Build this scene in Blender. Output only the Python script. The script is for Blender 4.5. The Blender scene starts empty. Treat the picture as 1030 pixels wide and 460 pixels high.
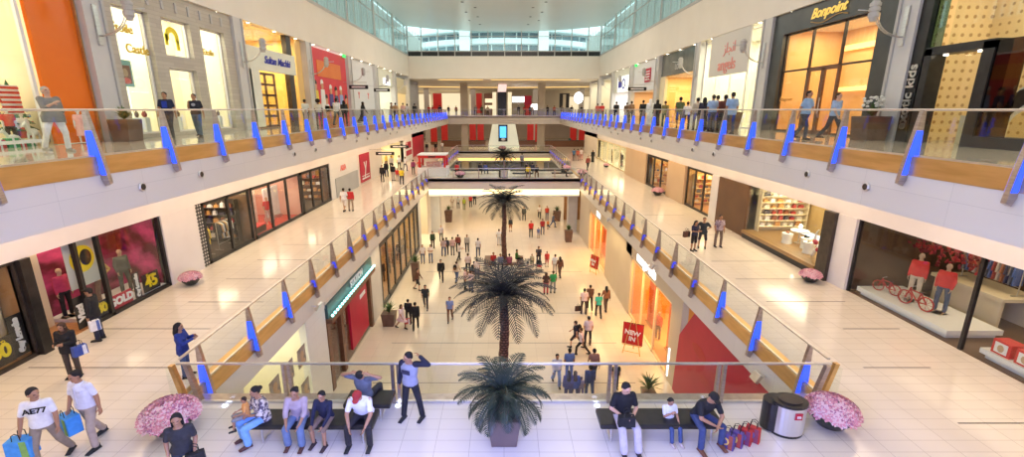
import bpy, bmesh, math, random
from mathutils import Vector, Matrix
R = math.radians
PI = math.pi
random.seed(7)
C = bpy.context.scene.collection
SC = bpy.context.scene

# ------------------------------------------------------------------ camera, world, lights, exposure
EYE = 13.1                                   # eye height above the ground floor (m)
PITCH = R(14.6)
cam_d = bpy.data.cameras.new('camera')
cam = bpy.data.objects.new('camera', cam_d); C.objects.link(cam)
cam.location = (0, 0, EYE); cam.rotation_euler = (R(90) - PITCH, 0, 0)
cam_d.sensor_width = 36.0; cam_d.lens = 36.0 * 461.0 / 1030.0
cam_d.shift_x = 8.0 / 1030.0; cam_d.clip_start = 0.05; cam_d.clip_end = 400
SC.camera = cam

SC.view_settings.view_transform = 'Standard'; SC.view_settings.look = 'None'
SC.view_settings.exposure = 0.45; SC.view_settings.gamma = 1.0
SC.view_settings.use_curve_mapping = False
cy = SC.cycles
cy.use_denoising = True
cy.max_bounces = 7; cy.diffuse_bounces = 4; cy.glossy_bounces = 3; cy.transparent_max_bounces = 24; cy.transmission_bounces = 4
cy.sample_clamp_indirect = 4.0; cy.caustics_reflective = False; cy.caustics_refractive = False

w = bpy.data.worlds.new('sky'); SC.world = w; w.use_nodes = True
bg = w.node_tree.nodes['Background']; bg.inputs[0].default_value = (0.84, 0.94, 1.0, 1); bg.inputs[1].default_value = 1.8

LK = 0.30
def area(name, loc, sx, sy, power, col, rot=(0, 0, 0)):
    d = bpy.data.lights.new(name, 'AREA'); d.shape = 'RECTANGLE'; d.size = sx; d.size_y = sy
    d.energy = power * LK; d.color = col
    o = bpy.data.objects.new(name, d); C.objects.link(o); o.location = loc; o.rotation_euler = rot
    return o
WARM = (1.0, 0.78, 0.52); SOFT = (1.0, 0.90, 0.76); BLUE = (0.27, 0.33, 1.0)
# fill lamps added out of view under the ceiling; last brightens the end wall
area('hall_fill_lamp', (0, 40, 23.6), 16, 50, 7600, (1.0, 0.90, 0.78))
area('hall_fill_lamp', (0, 3, 23.6), 20, 14, 2600, (0.80, 0.84, 1.0))
area('hall_fill_lamp', (0, 46, 23.4), 16, 4, 2600, (1.0, 0.88, 0.74), (R(62), 0, 0))
# blue lamps added for the blue cast on near bridge, palm and second bridge
area('blue_wash_fill', (0, 1.5, 10.4), 8, 1.2, 2000, BLUE, (R(40), 0, 0))
area('blue_palm_fill', (0, 3.0, 10.4), 2.5, .8, 1000, BLUE, (R(66), 0, 0))
area('blue_bridge_fill', (0, 44, 10.4), 5, 1, 300, BLUE, (R(35), 0, 0))
# soffit lights over both middle galleries
for s in (-1, 1):
    for y, L, p in ((8, 14, 520), (24, 16, 620), (41, 16, 620), (58, 16, 520), (73, 12, 400)):
        area('soffit_lamp', (s * 12.3, y, 10.55), 1.0, L, p * 1.15, (1.0, 0.72, 0.44))
# lamps under the bridges and low ceilings
area('bridge_lamp', (0, 51.5, 4.05), 14, 5, 900, WARM)
for s in (-1, 1): area('hall_lamp', (s * 11, 66, 4.88), 4, 20, 900, WARM)
area('hall_lamp', (0, 90, 4.88), 30, 14, 1500, WARM)
area('food_hall_lamp', (0, 97, 17.25), 60, 20, 4500, SOFT)
area('food_hall_lamp', (0, 95, 10.6), 50, 24, 4500, WARM)

# ------------------------------------------------------------------ helpers
def P(u, v, z):
    """world point on the horizontal plane z that lies along the photo ray (u, v)"""
    d = 230.0 - v; c, s = math.cos(PITCH), math.sin(PITCH)
    X, Y, Z = u - 507.0, 461 * c + d * s, -461 * s + d * c
    t = (z - EYE) / Z
    return Vector((X * t, Y * t, z))

_m = {}
def mat(name, col, rough=0.6, metal=0.0, emit=0.0, ecol=None, alpha=None, spec=None, coat=0):
    if name in _m: return _m[name]
    m = bpy.data.materials.new(name); m.use_nodes = True
    b = m.node_tree.nodes['Principled BSDF']
    b.inputs['Base Color'].default_value = (*col, 1); b.inputs['Roughness'].default_value = rough
    b.inputs['Metallic'].default_value = metal
    if spec is not None: b.inputs['Specular IOR Level'].default_value = spec
    if coat: b.inputs['Coat Weight'].default_value = coat; b.inputs['Coat Roughness'].default_value = 0.1
    if emit:
        b.inputs['Emission Color'].default_value = (*(ecol or col), 1); b.inputs['Emission Strength'].default_value = emit
    _m[name] = m; return m
def nodes_of(m):
    nt = m.node_tree; return nt, nt.nodes, nt.links, nt.nodes['Principled BSDF']
def noisy(name, c1, c2, scale=4.0, rough=0.6, metal=0.0, stretch=(1, 1, 1), detail=4, bump=0.0, coat=0, lo=0.35, hi=0.65):
    """procedural two-tone material driven by object-space noise"""
    if name in _m: return _m[name]
    m = mat(name, c1, rough, metal, coat=coat); nt, N, L, b = nodes_of(m)
    tc = N.new('ShaderNodeTexCoord'); mp = N.new('ShaderNodeMapping'); mp.inputs['Scale'].default_value = stretch
    nz = N.new('ShaderNodeTexNoise'); nz.inputs['Scale'].default_value = scale; nz.inputs['Detail'].default_value = detail
    rp = N.new('ShaderNodeValToRGB'); rp.color_ramp.elements[0].position = lo; rp.color_ramp.elements[1].position = hi
    rp.color_ramp.elements[0].color = (*c1, 1); rp.color_ramp.elements[1].color = (*c2, 1)
    L.new(tc.outputs['Object'], mp.inputs[0]); L.new(mp.outputs[0], nz.inputs['Vector'])
    L.new(nz.outputs['Fac'], rp.inputs[0]); L.new(rp.outputs[0], b.inputs['Base Color'])
    if bump:
        bp = N.new('ShaderNodeBump'); bp.inputs['Strength'].default_value = bump
        L.new(nz.outputs['Fac'], bp.inputs['Height']); L.new(bp.outputs[0], b.inputs['Normal'])
    return m
def bricky(name, c1, c2, cm, w, h, scale=1.0, mortar=0.02, rough=0.5, axes='xy', offset=0.0, coat=0, metal=0, rough2=None):
    """tiles or blocks laid in world metres on the given pair of axes"""
    if name in _m: return _m[name]
    m = mat(name, c1, rough, metal, coat=coat); nt, N, L, b = nodes_of(m)
    tc = N.new('ShaderNodeNewGeometry'); sp = N.new('ShaderNodeSeparateXYZ'); cb = N.new('ShaderNodeCombineXYZ')
    L.new(tc.outputs['Position'], sp.inputs[0])
    for i, a in enumerate(axes): L.new(sp.outputs[a.upper()], cb.inputs[i])
    br = N.new('ShaderNodeTexBrick'); br.offset = offset; br.inputs['Scale'].default_value = scale
    br.inputs['Brick Width'].default_value = w; br.inputs['Row Height'].default_value = h
    br.inputs['Mortar Size'].default_value = mortar; br.inputs['Mortar Smooth'].default_value = 0.3
    for k, c in (('Color1', c1), ('Color2', c2), ('Mortar', cm)): br.inputs[k].default_value = (*c, 1)
    L.new(cb.outputs[0], br.inputs['Vector']); L.new(br.outputs['Color'], b.inputs['Base Color'])
    return m
def glass(name, tint=(0.93, 0.98, 0.95), fac=0.10, rough=0.02):
    if name in _m: return _m[name]
    m = bpy.data.materials.new(name); m.use_nodes = True; nt = m.node_tree; N, L = nt.nodes, nt.links; N.clear()
    o = N.new('ShaderNodeOutputMaterial'); t = N.new('ShaderNodeBsdfTransparent'); t.inputs[0].default_value = (*tint, 1)
    g = N.new('ShaderNodeBsdfGlossy'); g.inputs['Roughness'].default_value = rough
    lw = N.new('ShaderNodeLayerWeight'); lw.inputs['Blend'].default_value = 0.5
    pw = N.new('ShaderNodeMath'); pw.operation = 'POWER'; pw.inputs[1].default_value = 4.0
    ad = N.new('ShaderNodeMath'); ad.operation = 'MULTIPLY_ADD'; ad.inputs[1].default_value = 0.45; ad.inputs[2].default_value = fac; ad.use_clamp = True
    mx = N.new('ShaderNodeMixShader'); L.new(lw.outputs['Facing'], pw.inputs[0]); L.new(pw.outputs[0], ad.inputs[0]); L.new(ad.outputs[0], mx.inputs[0])
    L.new(t.outputs[0], mx.inputs[1]); L.new(g.outputs[0], mx.inputs[2]); L.new(mx.outputs[0], o.inputs[0])
    _m[name] = m; return m

class MB:
    """collects primitives into one mesh"""
    def __init__(s): s.v = []; s.f = []; s.m = []
    def add(s, vs, fs, mi=0):
        n = len(s.v); s.v += [tuple(p) for p in vs]; s.f += [[i + n for i in f] for f in fs]; s.m += [mi] * len(fs); return s
    def box(s, x0, x1, y0, y1, z0, z1, mi=0):
        x0, x1 = sorted((x0, x1)); y0, y1 = sorted((y0, y1)); z0, z1 = sorted((z0, z1))
        return s.add([(x0,y0,z0),(x1,y0,z0),(x1,y1,z0),(x0,y1,z0),(x0,y0,z1),(x1,y0,z1),(x1,y1,z1),(x0,y1,z1)],
                     [(0,3,2,1),(4,5,6,7),(0,1,5,4),(1,2,6,5),(2,3,7,6),(3,0,4,7)], mi)
    def obox(s, c, size, M, mi=0):
        a, b, d = (q / 2 for q in size)
        vs = [Vector(c) + M @ Vector(p) for p in [(-a,-b,-d),(a,-b,-d),(a,b,-d),(-a,b,-d),(-a,-b,d),(a,-b,d),(a,b,d),(-a,b,d)]]
        return s.add(vs, [(0,3,2,1),(4,5,6,7),(0,1,5,4),(1,2,6,5),(2,3,7,6),(3,0,4,7)], mi)
    def prism(s, poly, ax, a0, a1, mi=0):
        """poly in the plane normal to ax ('x': (y,z), 'y': (x,z), 'z': (x,y)) extruded from a0 to a1"""
        def mk(p, a): return (a, p[0], p[1]) if ax == 'x' else (p[0], a, p[1]) if ax == 'y' else (p[0], p[1], a)
        n = len(poly); vs = [mk(p, a0) for p in poly] + [mk(p, a1) for p in poly]
        fs = [list(range(n))[::-1], list(range(n, 2 * n))] + [[i, (i + 1) % n, n + (i + 1) % n, n + i] for i in range(n)]
        return s.add(vs, fs, mi)
    def tube(s, pts, rad, n=8, mi=0, caps=True):
        pts = [Vector(p) for p in pts]; k = len(pts)
        rad = [rad] * k if not isinstance(rad, (list, tuple)) else rad
        vs = []; up = None
        for i, p in enumerate(pts):
            d = (pts[min(i + 1, k - 1)] - pts[max(i - 1, 0)])
            d = d.normalized() if d.length > 1e-9 else Vector((0, 0, 1))
            if up is None: up = d.orthogonal().normalized()
            up = (up - d * up.dot(d)); up = up.normalized() if up.length > 1e-6 else d.orthogonal().normalized()
            b = d.cross(up)
            for j in range(n):
                a = 2 * PI * j / n; vs.append(p + (up * math.cos(a) + b * math.sin(a)) * rad[i])
        fs = [[i * n + j, i * n + (j + 1) % n, (i + 1) * n + (j + 1) % n, (i + 1) * n + j] for i in range(k - 1) for j in range(n)]
        if caps: fs += [list(range(n))[::-1], list(range((k - 1) * n, k * n))]
        return s.add(vs, fs, mi)
    def lathe(s, prof, c=(0, 0, 0), n=24, mi=0):
        vs = [(c[0] + r * math.cos(2*PI*j/n), c[1] + r * math.sin(2*PI*j/n), c[2] + z) for r, z in prof for j in range(n)]
        k = len(prof)
        fs = [[i*n+j, i*n+(j+1)%n, (i+1)*n+(j+1)%n, (i+1)*n+j] for i in range(k-1) for j in range(n)]
        if prof[0][0] > 1e-6: fs.append(list(range(n))[::-1])
        if prof[-1][0] > 1e-6: fs.append(list(range((k-1)*n, k*n)))
        return s.add(vs, fs, mi)
    def ell(s, c, r, n=12, m=8, mi=0, M=None):
        vs = []; M = M or Matrix.Identity(3)
        for i in range(m + 1):
            t = PI * i / m
            for j in range(n):
                a = 2 * PI * j / n
                vs.append(Vector(c) + M @ Vector((r[0]*math.sin(t)*math.cos(a), r[1]*math.sin(t)*math.sin(a), -r[2]*math.cos(t))))
        fs = [[i*n+j, i*n+(j+1)%n, (i+1)*n+(j+1)%n, (i+1)*n+j] for i in range(m) for j in range(n)]
        return s.add(vs, fs, mi)
    def build(s, name, mats, parent=None, smooth=False, bevel=0.0, bseg=2):
        me = bpy.data.meshes.new(name); me.from_pydata(s.v, [], s.f)
        if not isinstance(mats, (list, tuple)): mats = [mats]
        for q in mats: me.materials.append(q)
        for p, i in zip(me.polygons, s.m): p.material_index = i; p.use_smooth = smooth
        bm = bmesh.new(); bm.from_mesh(me); bmesh.ops.remove_doubles(bm, verts=bm.verts, dist=1e-6)
        bmesh.ops.recalc_face_normals(bm, faces=bm.faces); bm.to_mesh(me); bm.free()
        o = bpy.data.objects.new(name, me); C.objects.link(o)
        if parent: o.parent = parent
        if bevel:
            md = o.modifiers.new('bevel', 'BEVEL'); md.width = bevel; md.segments = bseg; md.limit_method = 'ANGLE'
        return o

def thing(name, label, cat, loc=(0, 0, 0), rz=0.0, group=None):
    o = bpy.data.objects.new(name, None); C.objects.link(o); o.empty_display_size = 0.2
    o.location = loc; o.rotation_euler = (0, 0, rz); o['label'] = label; o['category'] = cat
    if group: o['group'] = group
    return o
def tag(o, label, cat, group=None):
    o['label'] = label; o['category'] = cat
    if group: o['group'] = group
    return o
def struct(name, mb, m, parent=None, **k):
    o = mb.build(name, m, parent, **k)
    if parent is None: o['kind'] = 'structure'
    return o
def copy_tree(o, parent=None):
    c = o.copy(); C.objects.link(c)
    if parent: c.parent = parent
    for ch in list(o.children): copy_tree(ch, c)
    return c
def lettering(s, size, loc, facing, m, parent, name='lettering', rot=None, ext=0.015, shear=0.0, align='CENTER', roll=0.0, bold=0.0, sx=1.0):
    """raised letters; facing is the direction the wall looks: '+x', '-x', '-y'"""
    cu = bpy.data.curves.new(name, 'FONT'); cu.body = s; cu.size = size; cu.extrude = ext; cu.align_x = align; cu.align_y = 'CENTER'
    cu.shear = shear; cu.offset = bold; cu.materials.append(m); cu.resolution_u = 4
    tmp = bpy.data.objects.new(name, cu); C.objects.link(tmp)
    bpy.context.view_layer.update()
    me = bpy.data.meshes.new_from_object(tmp.evaluated_get(bpy.context.evaluated_depsgraph_get()))
    bpy.data.objects.remove(tmp); bpy.data.curves.remove(cu); me.name = name
    if not me.materials: me.materials.append(m)
    o = bpy.data.objects.new(name, me); C.objects.link(o); o.location = loc
    rz = {'+x': 90, '-x': -90, '-y': 0}[facing]
    M = Matrix.Rotation(R(rz), 4, 'Z') @ Matrix.Rotation(R(90), 4, 'X') @ Matrix.Rotation(roll, 4, 'Z')
    o.rotation_euler = M.to_euler(); o.scale = (sx, 1, 1)
    if parent: o.parent = parent
    return o

# ------------------------------------------------------------------ materials
M_tile = bricky('floor_tile', (0.80, 0.73, 0.64), (0.77, 0.70, 0.61), (0.50, 0.43, 0.36), 0.75, 0.36, mortar=0.006, rough=0.13, coat=0.0)
M_tile_g = bricky('ground_tile', (0.80, 0.69, 0.54), (0.77, 0.66, 0.51), (0.60, 0.50, 0.40), 0.9, 0.9, mortar=0.006, rough=0.16)
M_tile_u = bricky('upper_tile', (0.66, 0.60, 0.50), (0.60, 0.54, 0.45), (0.42, 0.36, 0.3), 0.9, 0.9, mortar=0.008, rough=0.07)
M_wall = noisy('cream_plaster', (0.87, 0.80, 0.70), (0.84, 0.77, 0.67), 0.6, 0.55)
M_white = noisy('white_plaster', (0.82, 0.79, 0.78), (0.78, 0.75, 0.74), 0.8, 0.5)
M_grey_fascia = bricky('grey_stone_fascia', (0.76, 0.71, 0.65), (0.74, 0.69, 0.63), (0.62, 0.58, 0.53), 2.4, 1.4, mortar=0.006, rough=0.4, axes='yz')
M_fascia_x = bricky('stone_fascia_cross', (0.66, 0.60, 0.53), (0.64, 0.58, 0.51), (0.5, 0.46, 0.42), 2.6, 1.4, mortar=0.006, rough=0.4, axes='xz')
M_gold = noisy('brushed_bronze', (0.62, 0.40, 0.16), (0.74, 0.50, 0.22), 2.2, 0.32, 0.9, (0.4, 0.4, 3))
M_steel = noisy('brushed_steel', (0.62, 0.60, 0.59), (0.74, 0.72, 0.70), 6, 0.28, 0.9, (1, 1, 12))
M_finm = noisy('fin_metal', (0.40, 0.33, 0.30), (0.52, 0.44, 0.40), 5, 0.3, 0.85, (1, 1, 6))
M_col = noisy('grey_column', (0.50, 0.48, 0.45), (0.54, 0.52, 0.49), 1.5, 0.5)
M_ceil = noisy('ceiling_panel', (0.74, 0.73, 0.70), (0.78, 0.77, 0.74), 0.15, 0.30)
M_glass = glass('clear_glass', (0.965, 0.985, 0.97), 0.03)
M_shopglass = glass('shop_glass', (0.95, 0.97, 0.96), 0.03)
M_skyglass = glass('tinted_glass', (0.82, 0.95, 0.93), 0.05)
M_edge = noisy('edge_metal', (0.50, 0.42, 0.40), (0.58, 0.48, 0.44), 2, 0.4, 0.3)
M_black = noisy('black_paint', (0.012, 0.011, 0.011), (0.022, 0.02, 0.02), 5, 0.35)
M_dark = noisy('dark_bronze', (0.045, 0.035, 0.03), (0.07, 0.055, 0.045), 4, 0.35, 0.3)
M_brown = noisy('dark_wood', (0.14, 0.06, 0.03), (0.22, 0.10, 0.05), 3, 0.4, 0, (1, 1, 8))
M_wood = noisy('oak_floor', (0.42, 0.19, 0.07), (0.54, 0.27, 0.11), 2, 0.3, 0, (1, 8, 1))
M_bluel = mat('blue_led', (0.02, 0.06, 0.9), 0.3, emit=1.15, ecol=(0.03, 0.09, 1.0))
M_bluel2 = mat('blue_led_dim', (0.05, 0.06, 0.6), 0.3, emit=0.5, ecol=(0.08, 0.10, 1.0))
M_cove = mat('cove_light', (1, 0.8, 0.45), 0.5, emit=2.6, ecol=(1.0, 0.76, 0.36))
M_coveo = mat('cove_light_gold', (1, 0.7, 0.3), 0.5, emit=1.1, ecol=(1.0, 0.62, 0.18))
M_led = mat('stud_light', (0.7, 0.8, 1), 0.4, emit=6, ecol=(0.55, 0.65, 1.0))
M_lamp = mat('lamp_glow', (1, 0.9, 0.7), 0.4, emit=9, ecol=(1.0, 0.88, 0.68))
M_joint = mat('floor_joint', (0.12, 0.10, 0.09), 0.5)

# ------------------------------------------------------------------ the building shell
G, F2, F3 = 0.0, 6.0, 12.0
VX, V3X, WX = 8.0, 9.5, 14.0
Y0, Y1, Y2, Y3 = 10.1, 48.0, 55.5, 80.0      # near bridge edge, second bridge, far bridge
struct('floor_ground', MB().box(-30, 30, -8, 118, -0.3, G), M_tile_g)
f2 = MB()
f2.box(-19, 19, -8, Y0, 5.7, F2); f2.box(-19, -VX, Y0, Y3, 5.7, F2); f2.box(VX, 19, Y0, Y3, 5.7, F2)
f2.box(-VX, VX, Y1, Y2, 5.7, F2); f2.box(-40, 40, Y3, 118, 5.7, F2)
struct('floor_middle', f2, M_tile)
f3 = MB()
f3.box(-V3X, V3X, -8, -0.35, 11.7, F3)
for s in (-1, 1): f3.box(s * V3X, s * 19, -8, Y3, 11.7, F3)
f3.box(-40, 40, Y3, 118, 11.7, F3)
struct('floor_upper', f3, M_tile_u)
# slab soffits
sf = MB()
for s in (-1, 1): sf.box(s * (V3X + 0.3), s * 19, -8, Y3, 10.75, 11.7)
sf.box(-40, 40, Y3 + 0.3, 118, 10.75, 11.7); sf.box(-V3X, V3X, -8, -0.5, 10.75, 11.7)
struct('ceiling_middle', sf, M_white)
sg = MB()
for s in (-1, 1): sg.box(s * (VX + 0.3), s * 19, -8, Y3, 4.95, 5.7)
sg.box(-VX, VX, Y1 + 0.3, Y2 - 0.3, 4.2, 5.7); sg.box(-40, 40, Y3 + 0.3, 118, 4.95, 5.7); sg.box(-VX - .3, VX + .3, -8, Y0 - 0.3, 4.95, 5.7)
struct('ceiling_ground', sg, M_white)
# upper fascias
for s, nm in ((-1, 'left'), (1, 'right')):
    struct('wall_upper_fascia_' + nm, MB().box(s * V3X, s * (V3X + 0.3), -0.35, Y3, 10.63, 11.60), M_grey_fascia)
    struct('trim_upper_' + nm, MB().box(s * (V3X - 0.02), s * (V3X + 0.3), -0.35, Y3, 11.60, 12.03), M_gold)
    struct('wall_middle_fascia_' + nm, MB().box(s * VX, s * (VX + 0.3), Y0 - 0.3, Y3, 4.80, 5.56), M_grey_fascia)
    struct('trim_middle_' + nm, MB().box(s * (VX - 0.02), s * (VX + 0.3), Y0 - 0.3, Y3, 5.56, 6.03), M_gold)
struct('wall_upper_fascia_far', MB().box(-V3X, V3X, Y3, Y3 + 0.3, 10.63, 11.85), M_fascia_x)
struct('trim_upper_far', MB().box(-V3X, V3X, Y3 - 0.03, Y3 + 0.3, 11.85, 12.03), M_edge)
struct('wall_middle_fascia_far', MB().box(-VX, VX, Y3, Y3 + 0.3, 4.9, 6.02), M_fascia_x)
struct('trim_cove_far', MB().box(-VX, VX, Y3 + 0.2, Y3 + 0.3, 4.4, 4.9), M_coveo)
# second bridge: bronze edge, fascia, recessed light cove, lower ledge
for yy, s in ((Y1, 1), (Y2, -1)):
    struct('trim_bridge', MB().box(-VX, VX, yy, yy + s * 0.3, 5.58, 6.03), M_edge)
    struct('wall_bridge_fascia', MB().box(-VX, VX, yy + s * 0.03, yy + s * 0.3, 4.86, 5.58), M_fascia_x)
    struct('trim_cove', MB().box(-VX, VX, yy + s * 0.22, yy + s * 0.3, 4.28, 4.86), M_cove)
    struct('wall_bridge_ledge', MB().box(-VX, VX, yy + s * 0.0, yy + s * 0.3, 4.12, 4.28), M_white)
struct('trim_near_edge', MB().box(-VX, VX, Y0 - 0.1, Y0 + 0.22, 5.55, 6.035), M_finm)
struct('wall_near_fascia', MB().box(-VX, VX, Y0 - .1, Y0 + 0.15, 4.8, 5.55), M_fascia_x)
# expansion joints in the middle floor
jm = MB()
for x0, x1, y in ((11.32, 13.2, 13.96), (10.2, 12.1, 11.59), (10.6, 13.6, 9.21), (-12.0, -9.15, 16.16), (-13.5, -9.8, 13.96), (-13.5, -9.5, 11.59),
                  (-12, -9, 18.6), (-12, -9, 21.2), (-12, -9, 23.8), (10, 13, 16.2), (10, 13, 18.6), (10, 13, 21), (9.5, 12.5, 25.8), (-12, -9, 30), (9.5, 12.5, 31)):
    jm.box(x0, x1, y - 0.02, y + 0.02, 5.99, 6.003)
for y in (12, 20, 28, 36, 16, 24): jm.box(-6.5, 6.5, y - 0.02, y + 0.02, -0.01, 0.003)
struct('trim_floor_joint', jm, M_joint)

# high walls over the upper shops, clerestory, ceiling
HB, HT = 17.75, 20.55
for s, nm in ((-1, 'left'), (1, 'right')):
    struct('wall_high_' + nm, MB().box(s * WX, s * (WX + 0.3), -8, 71, HB, HT).box(s * (WX + .04), s * (WX + 6), -8, 80, HB + .02, HB + 0.3), M_wall)
    cl = MB()
    for k in range(-1, 10):
        y = 8.5 + 9 * k - 9
        cl.box(s * (WX + 0.0), s * (WX + 0.22), y - 0.11, y + 0.11, HT, 24.9)
        for j in range(1, 4): cl.box(s * (WX + 0.08), s * (WX + 0.16), y + j * 2.25 - 0.03, y + j * 2.25 + 0.03, HT, 24.9)
        # outside fins that show as pale bars
        for j in range(0, 12): cl.box(s * (WX + 0.9), s * (WX + 1.25), y + j * 0.75 - 0.04, y + j * 0.75 + 0.05, HT, 24.9)
    cl.box(s * (WX - 0.03), s * (WX + 0.25), -8, 71, HT, HT + 0.22); cl.box(s * (WX + 0.08), s * (WX + 0.16), -8, 71, 23.2, 23.28)
    struct('window_clerestory_frame_' + nm, cl, M_col)
    struct('window_clerestory_' + nm, MB().box(s * (WX + 0.1), s * (WX + 0.12), -8, 71, HT + 0.2, 25), M_skyglass)
struct('wall_high_end', MB().box(-WX, WX, 71, 71.4, 17.45, 20.42).box(-WX, WX, 71.0, 71.4, 20.42, 20.6), M_wall)
struct('wall_high_front', MB().box(-19, 19, -8.3, -8, 0, 25), M_wall)
ef = MB(); ef.box(-WX, WX, 71.05, 71.3, 20.6, 21.2)
for k in range(-6, 7): ef.box(k * 2.42 + 0.1 - 0.05, k * 2.42 + 0.1 + 0.05, 71.0, 71.2, 20.6, 25)
struct('window_end_sill', ef, M_black)
em = MB(); em.box(-WX, WX, 70.98, 71.15, 21.2, 21.34); em.box(-WX, WX, 71.02, 71.12, 23.25, 23.32)
for k in range(-6, 7): em.box(k * 2.42 + 0.1 - 0.06, k * 2.42 + 0.1 + 0.06, 70.9, 71.05, 20.6, 25)
struct('window_end_frame', em, M_col)
struct('window_end', MB().box(-WX, WX, 71.1, 71.12, 21.2, 25), M_skyglass)
# gently bellied ceiling
cb = MB(); n = 24
vs = []; fs = []
for i in range(n + 1):
    x = -14.6 + 29.2 * i / n; z = 24.75 - 0.8 * (1 - (abs(x) / 14.6) ** 2.2)
    vs += [(x, -8, z), (x, 71.3, z), (x, 71.3, z + 0.3), (x, -8, z + 0.3)]
for i in range(n):
    a, b = 4 * i, 4 * i + 4
    fs += [(a, a+1, b+1, b), (a+1, a+2, b+2, b+1), (a+2, a+3, b+3, b+2)]
struct('ceiling_high', cb.add(vs, fs), M_ceil, smooth=True)
dl = None
for k in range(7):
    for s in (-1, 1):
        x = s * (3.2 + 1.2 * (k % 2)); y = 50 + 2.6 * k; z = 24.75 - 0.8 * (1 - (abs(x) / 14.6) ** 2.2)
        if dl is None:
            dl = MB().lathe([(0.0, -0.02), (0.16, -0.02), (0.16, 0.03)], n=12).build('recessed_downlight', M_black)
            o = dl
        else: o = dl.copy(); C.objects.link(o)
        o.location = (x, y, z); tag(o, 'small dark round recessed downlight in the curved grey ceiling', 'light', 'recessed downlights in the high ceiling')

# food-hall end beyond the void (upper and middle floor)
for z0, z1, nm in ((0, 5, 'ground'), (6, 10.8, 'middle'), (12, 17.8, 'upper')):
    struct('wall_back_' + nm, MB().box(-40, 40, 117, 117.4, z0, z1), M_wall)
struct('wall_end_left', MB().box(-40.4, -40, 80, 118, 0, 18), M_wall); struct('wall_end_right', MB().box(40, 40.4, 80, 118, 0, 18), M_wall)
struct('ceiling_low', MB().box(-40, 40, 80, 118, 17.45, 17.8).box(-19, 19, 71.4, 80, 17.45, 17.8), M_wall)
struct('wall_turn_left', MB().box(-40, -14.3, 79.8, 80, 0, 18), M_wall); struct('wall_turn_right', MB().box(14.3, 40, 79.8, 80, 0, 18), M_wall)
lc = MB(); lc.box(-10, -3.2, 73, 73.3, 17.40, 17.46); lc.box(-2, 11.5, 73, 73.3, 17.40, 17.46)
for k in range(-14, 15):
    a = k * 2.4; lc.box(a, a + 2.4, 98 - 0.012 * a * a, 98.6 - 0.012 * a * a, 17.38, 17.46)
struct('trim_ceiling_cove', lc, M_coveo)
cm = MB()
for x, y in ((-6.85, 81.2), (6.4, 81.2)): cm.box(x - .6, x + .6, y, y + 1.2, 0, 17.5)
struct('wall_column_far', cm, noisy('stone_column', (0.46, 0.38, 0.28), (0.50, 0.42, 0.32), 1, .5))
cm = MB()
for x in (-17, -6.8, 6.8, 17): cm.box(x - .5, x + .5, 104, 105, 0, 17.5)
struct('wall_column_back', cm, M_col)
cm = MB()
for x in (-7.45, 7.45):
    struct('wall_column_bridge', MB().box(x - .5, x + .5, 48.6, 49.6, 0, 4.2), M_col)
# ------------------------------------------------------------------ shops
def emat(n, c, e): return mat(n, c, 0.6, emit=e)
M_cream = noisy('cream_wall', (0.86, 0.74, 0.50), (0.82, 0.70, 0.45), 0.8, 0.6)
M_gold_wall = noisy('gold_wall', (0.85, 0.58, 0.22), (0.80, 0.52, 0.18), 0.8, 0.5)
M_paleg = noisy('pale_wall', (0.80, 0.80, 0.66), (0.84, 0.84, 0.72), 0.8, 0.5)
M_orange = noisy('orange_lacquer', (0.93, 0.20, 0.012), (0.88, 0.17, 0.01), 0.5, 0.18)
M_red = noisy('red_paint', (0.62, 0.02, 0.02), (0.68, 0.03, 0.025), 0.7, 0.4)
M_redw = noisy('red_hoarding', (0.54, 0.010, 0.050), (0.47, 0.008, 0.042), 0.9, 0.45)
M_dgrey = noisy('dark_grey_stone', (0.055, 0.055, 0.05), (0.075, 0.075, 0.07), 1.5, 0.3)
M_trav = bricky('travertine', (0.56, 0.51, 0.42), (0.49, 0.44, 0.36), (0.44, 0.39, 0.32), 1.3, 0.16, mortar=0.01, rough=0.6, axes='yz', offset=0.5)
M_blockw = bricky('pale_block', (0.80, 0.80, 0.80), (0.78, 0.78, 0.78), (0.68, 0.68, 0.68), 1.2, 0.6, mortar=0.006, rough=0.5, axes='yz')
M_paper = mat('paper_white', (0.85, 0.85, 0.83), 0.6)
M_yel = mat('yellow_print', (0.95, 0.75, 0.02), 0.5)
M_whitep = mat('white_print', (0.9, 0.9, 0.9), 0.5)
M_signw = mat('lit_sign_white', (0.9, 0.92, 0.9), 0.5, emit=0.55, ecol=(1, 1, 0.96))
M_screenw = mat('lit_tube_white', (1, 1, 1), 0.5, emit=3.0)
M_bluep = mat('blue_print', (0.03, 0.04, 0.42), 0.5)
M_pink = mat('pink_print', (0.85, 0.18, 0.16), 0.5)
M_salmon = mat('salmon_print', (0.86, 0.33, 0.27), 0.5)
M_skin_m = mat('mannequin_skin', (0.55, 0.38, 0.24), 0.5)
M_white_m = mat('mannequin_white', (0.82, 0.8, 0.76), 0.45)

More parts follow.
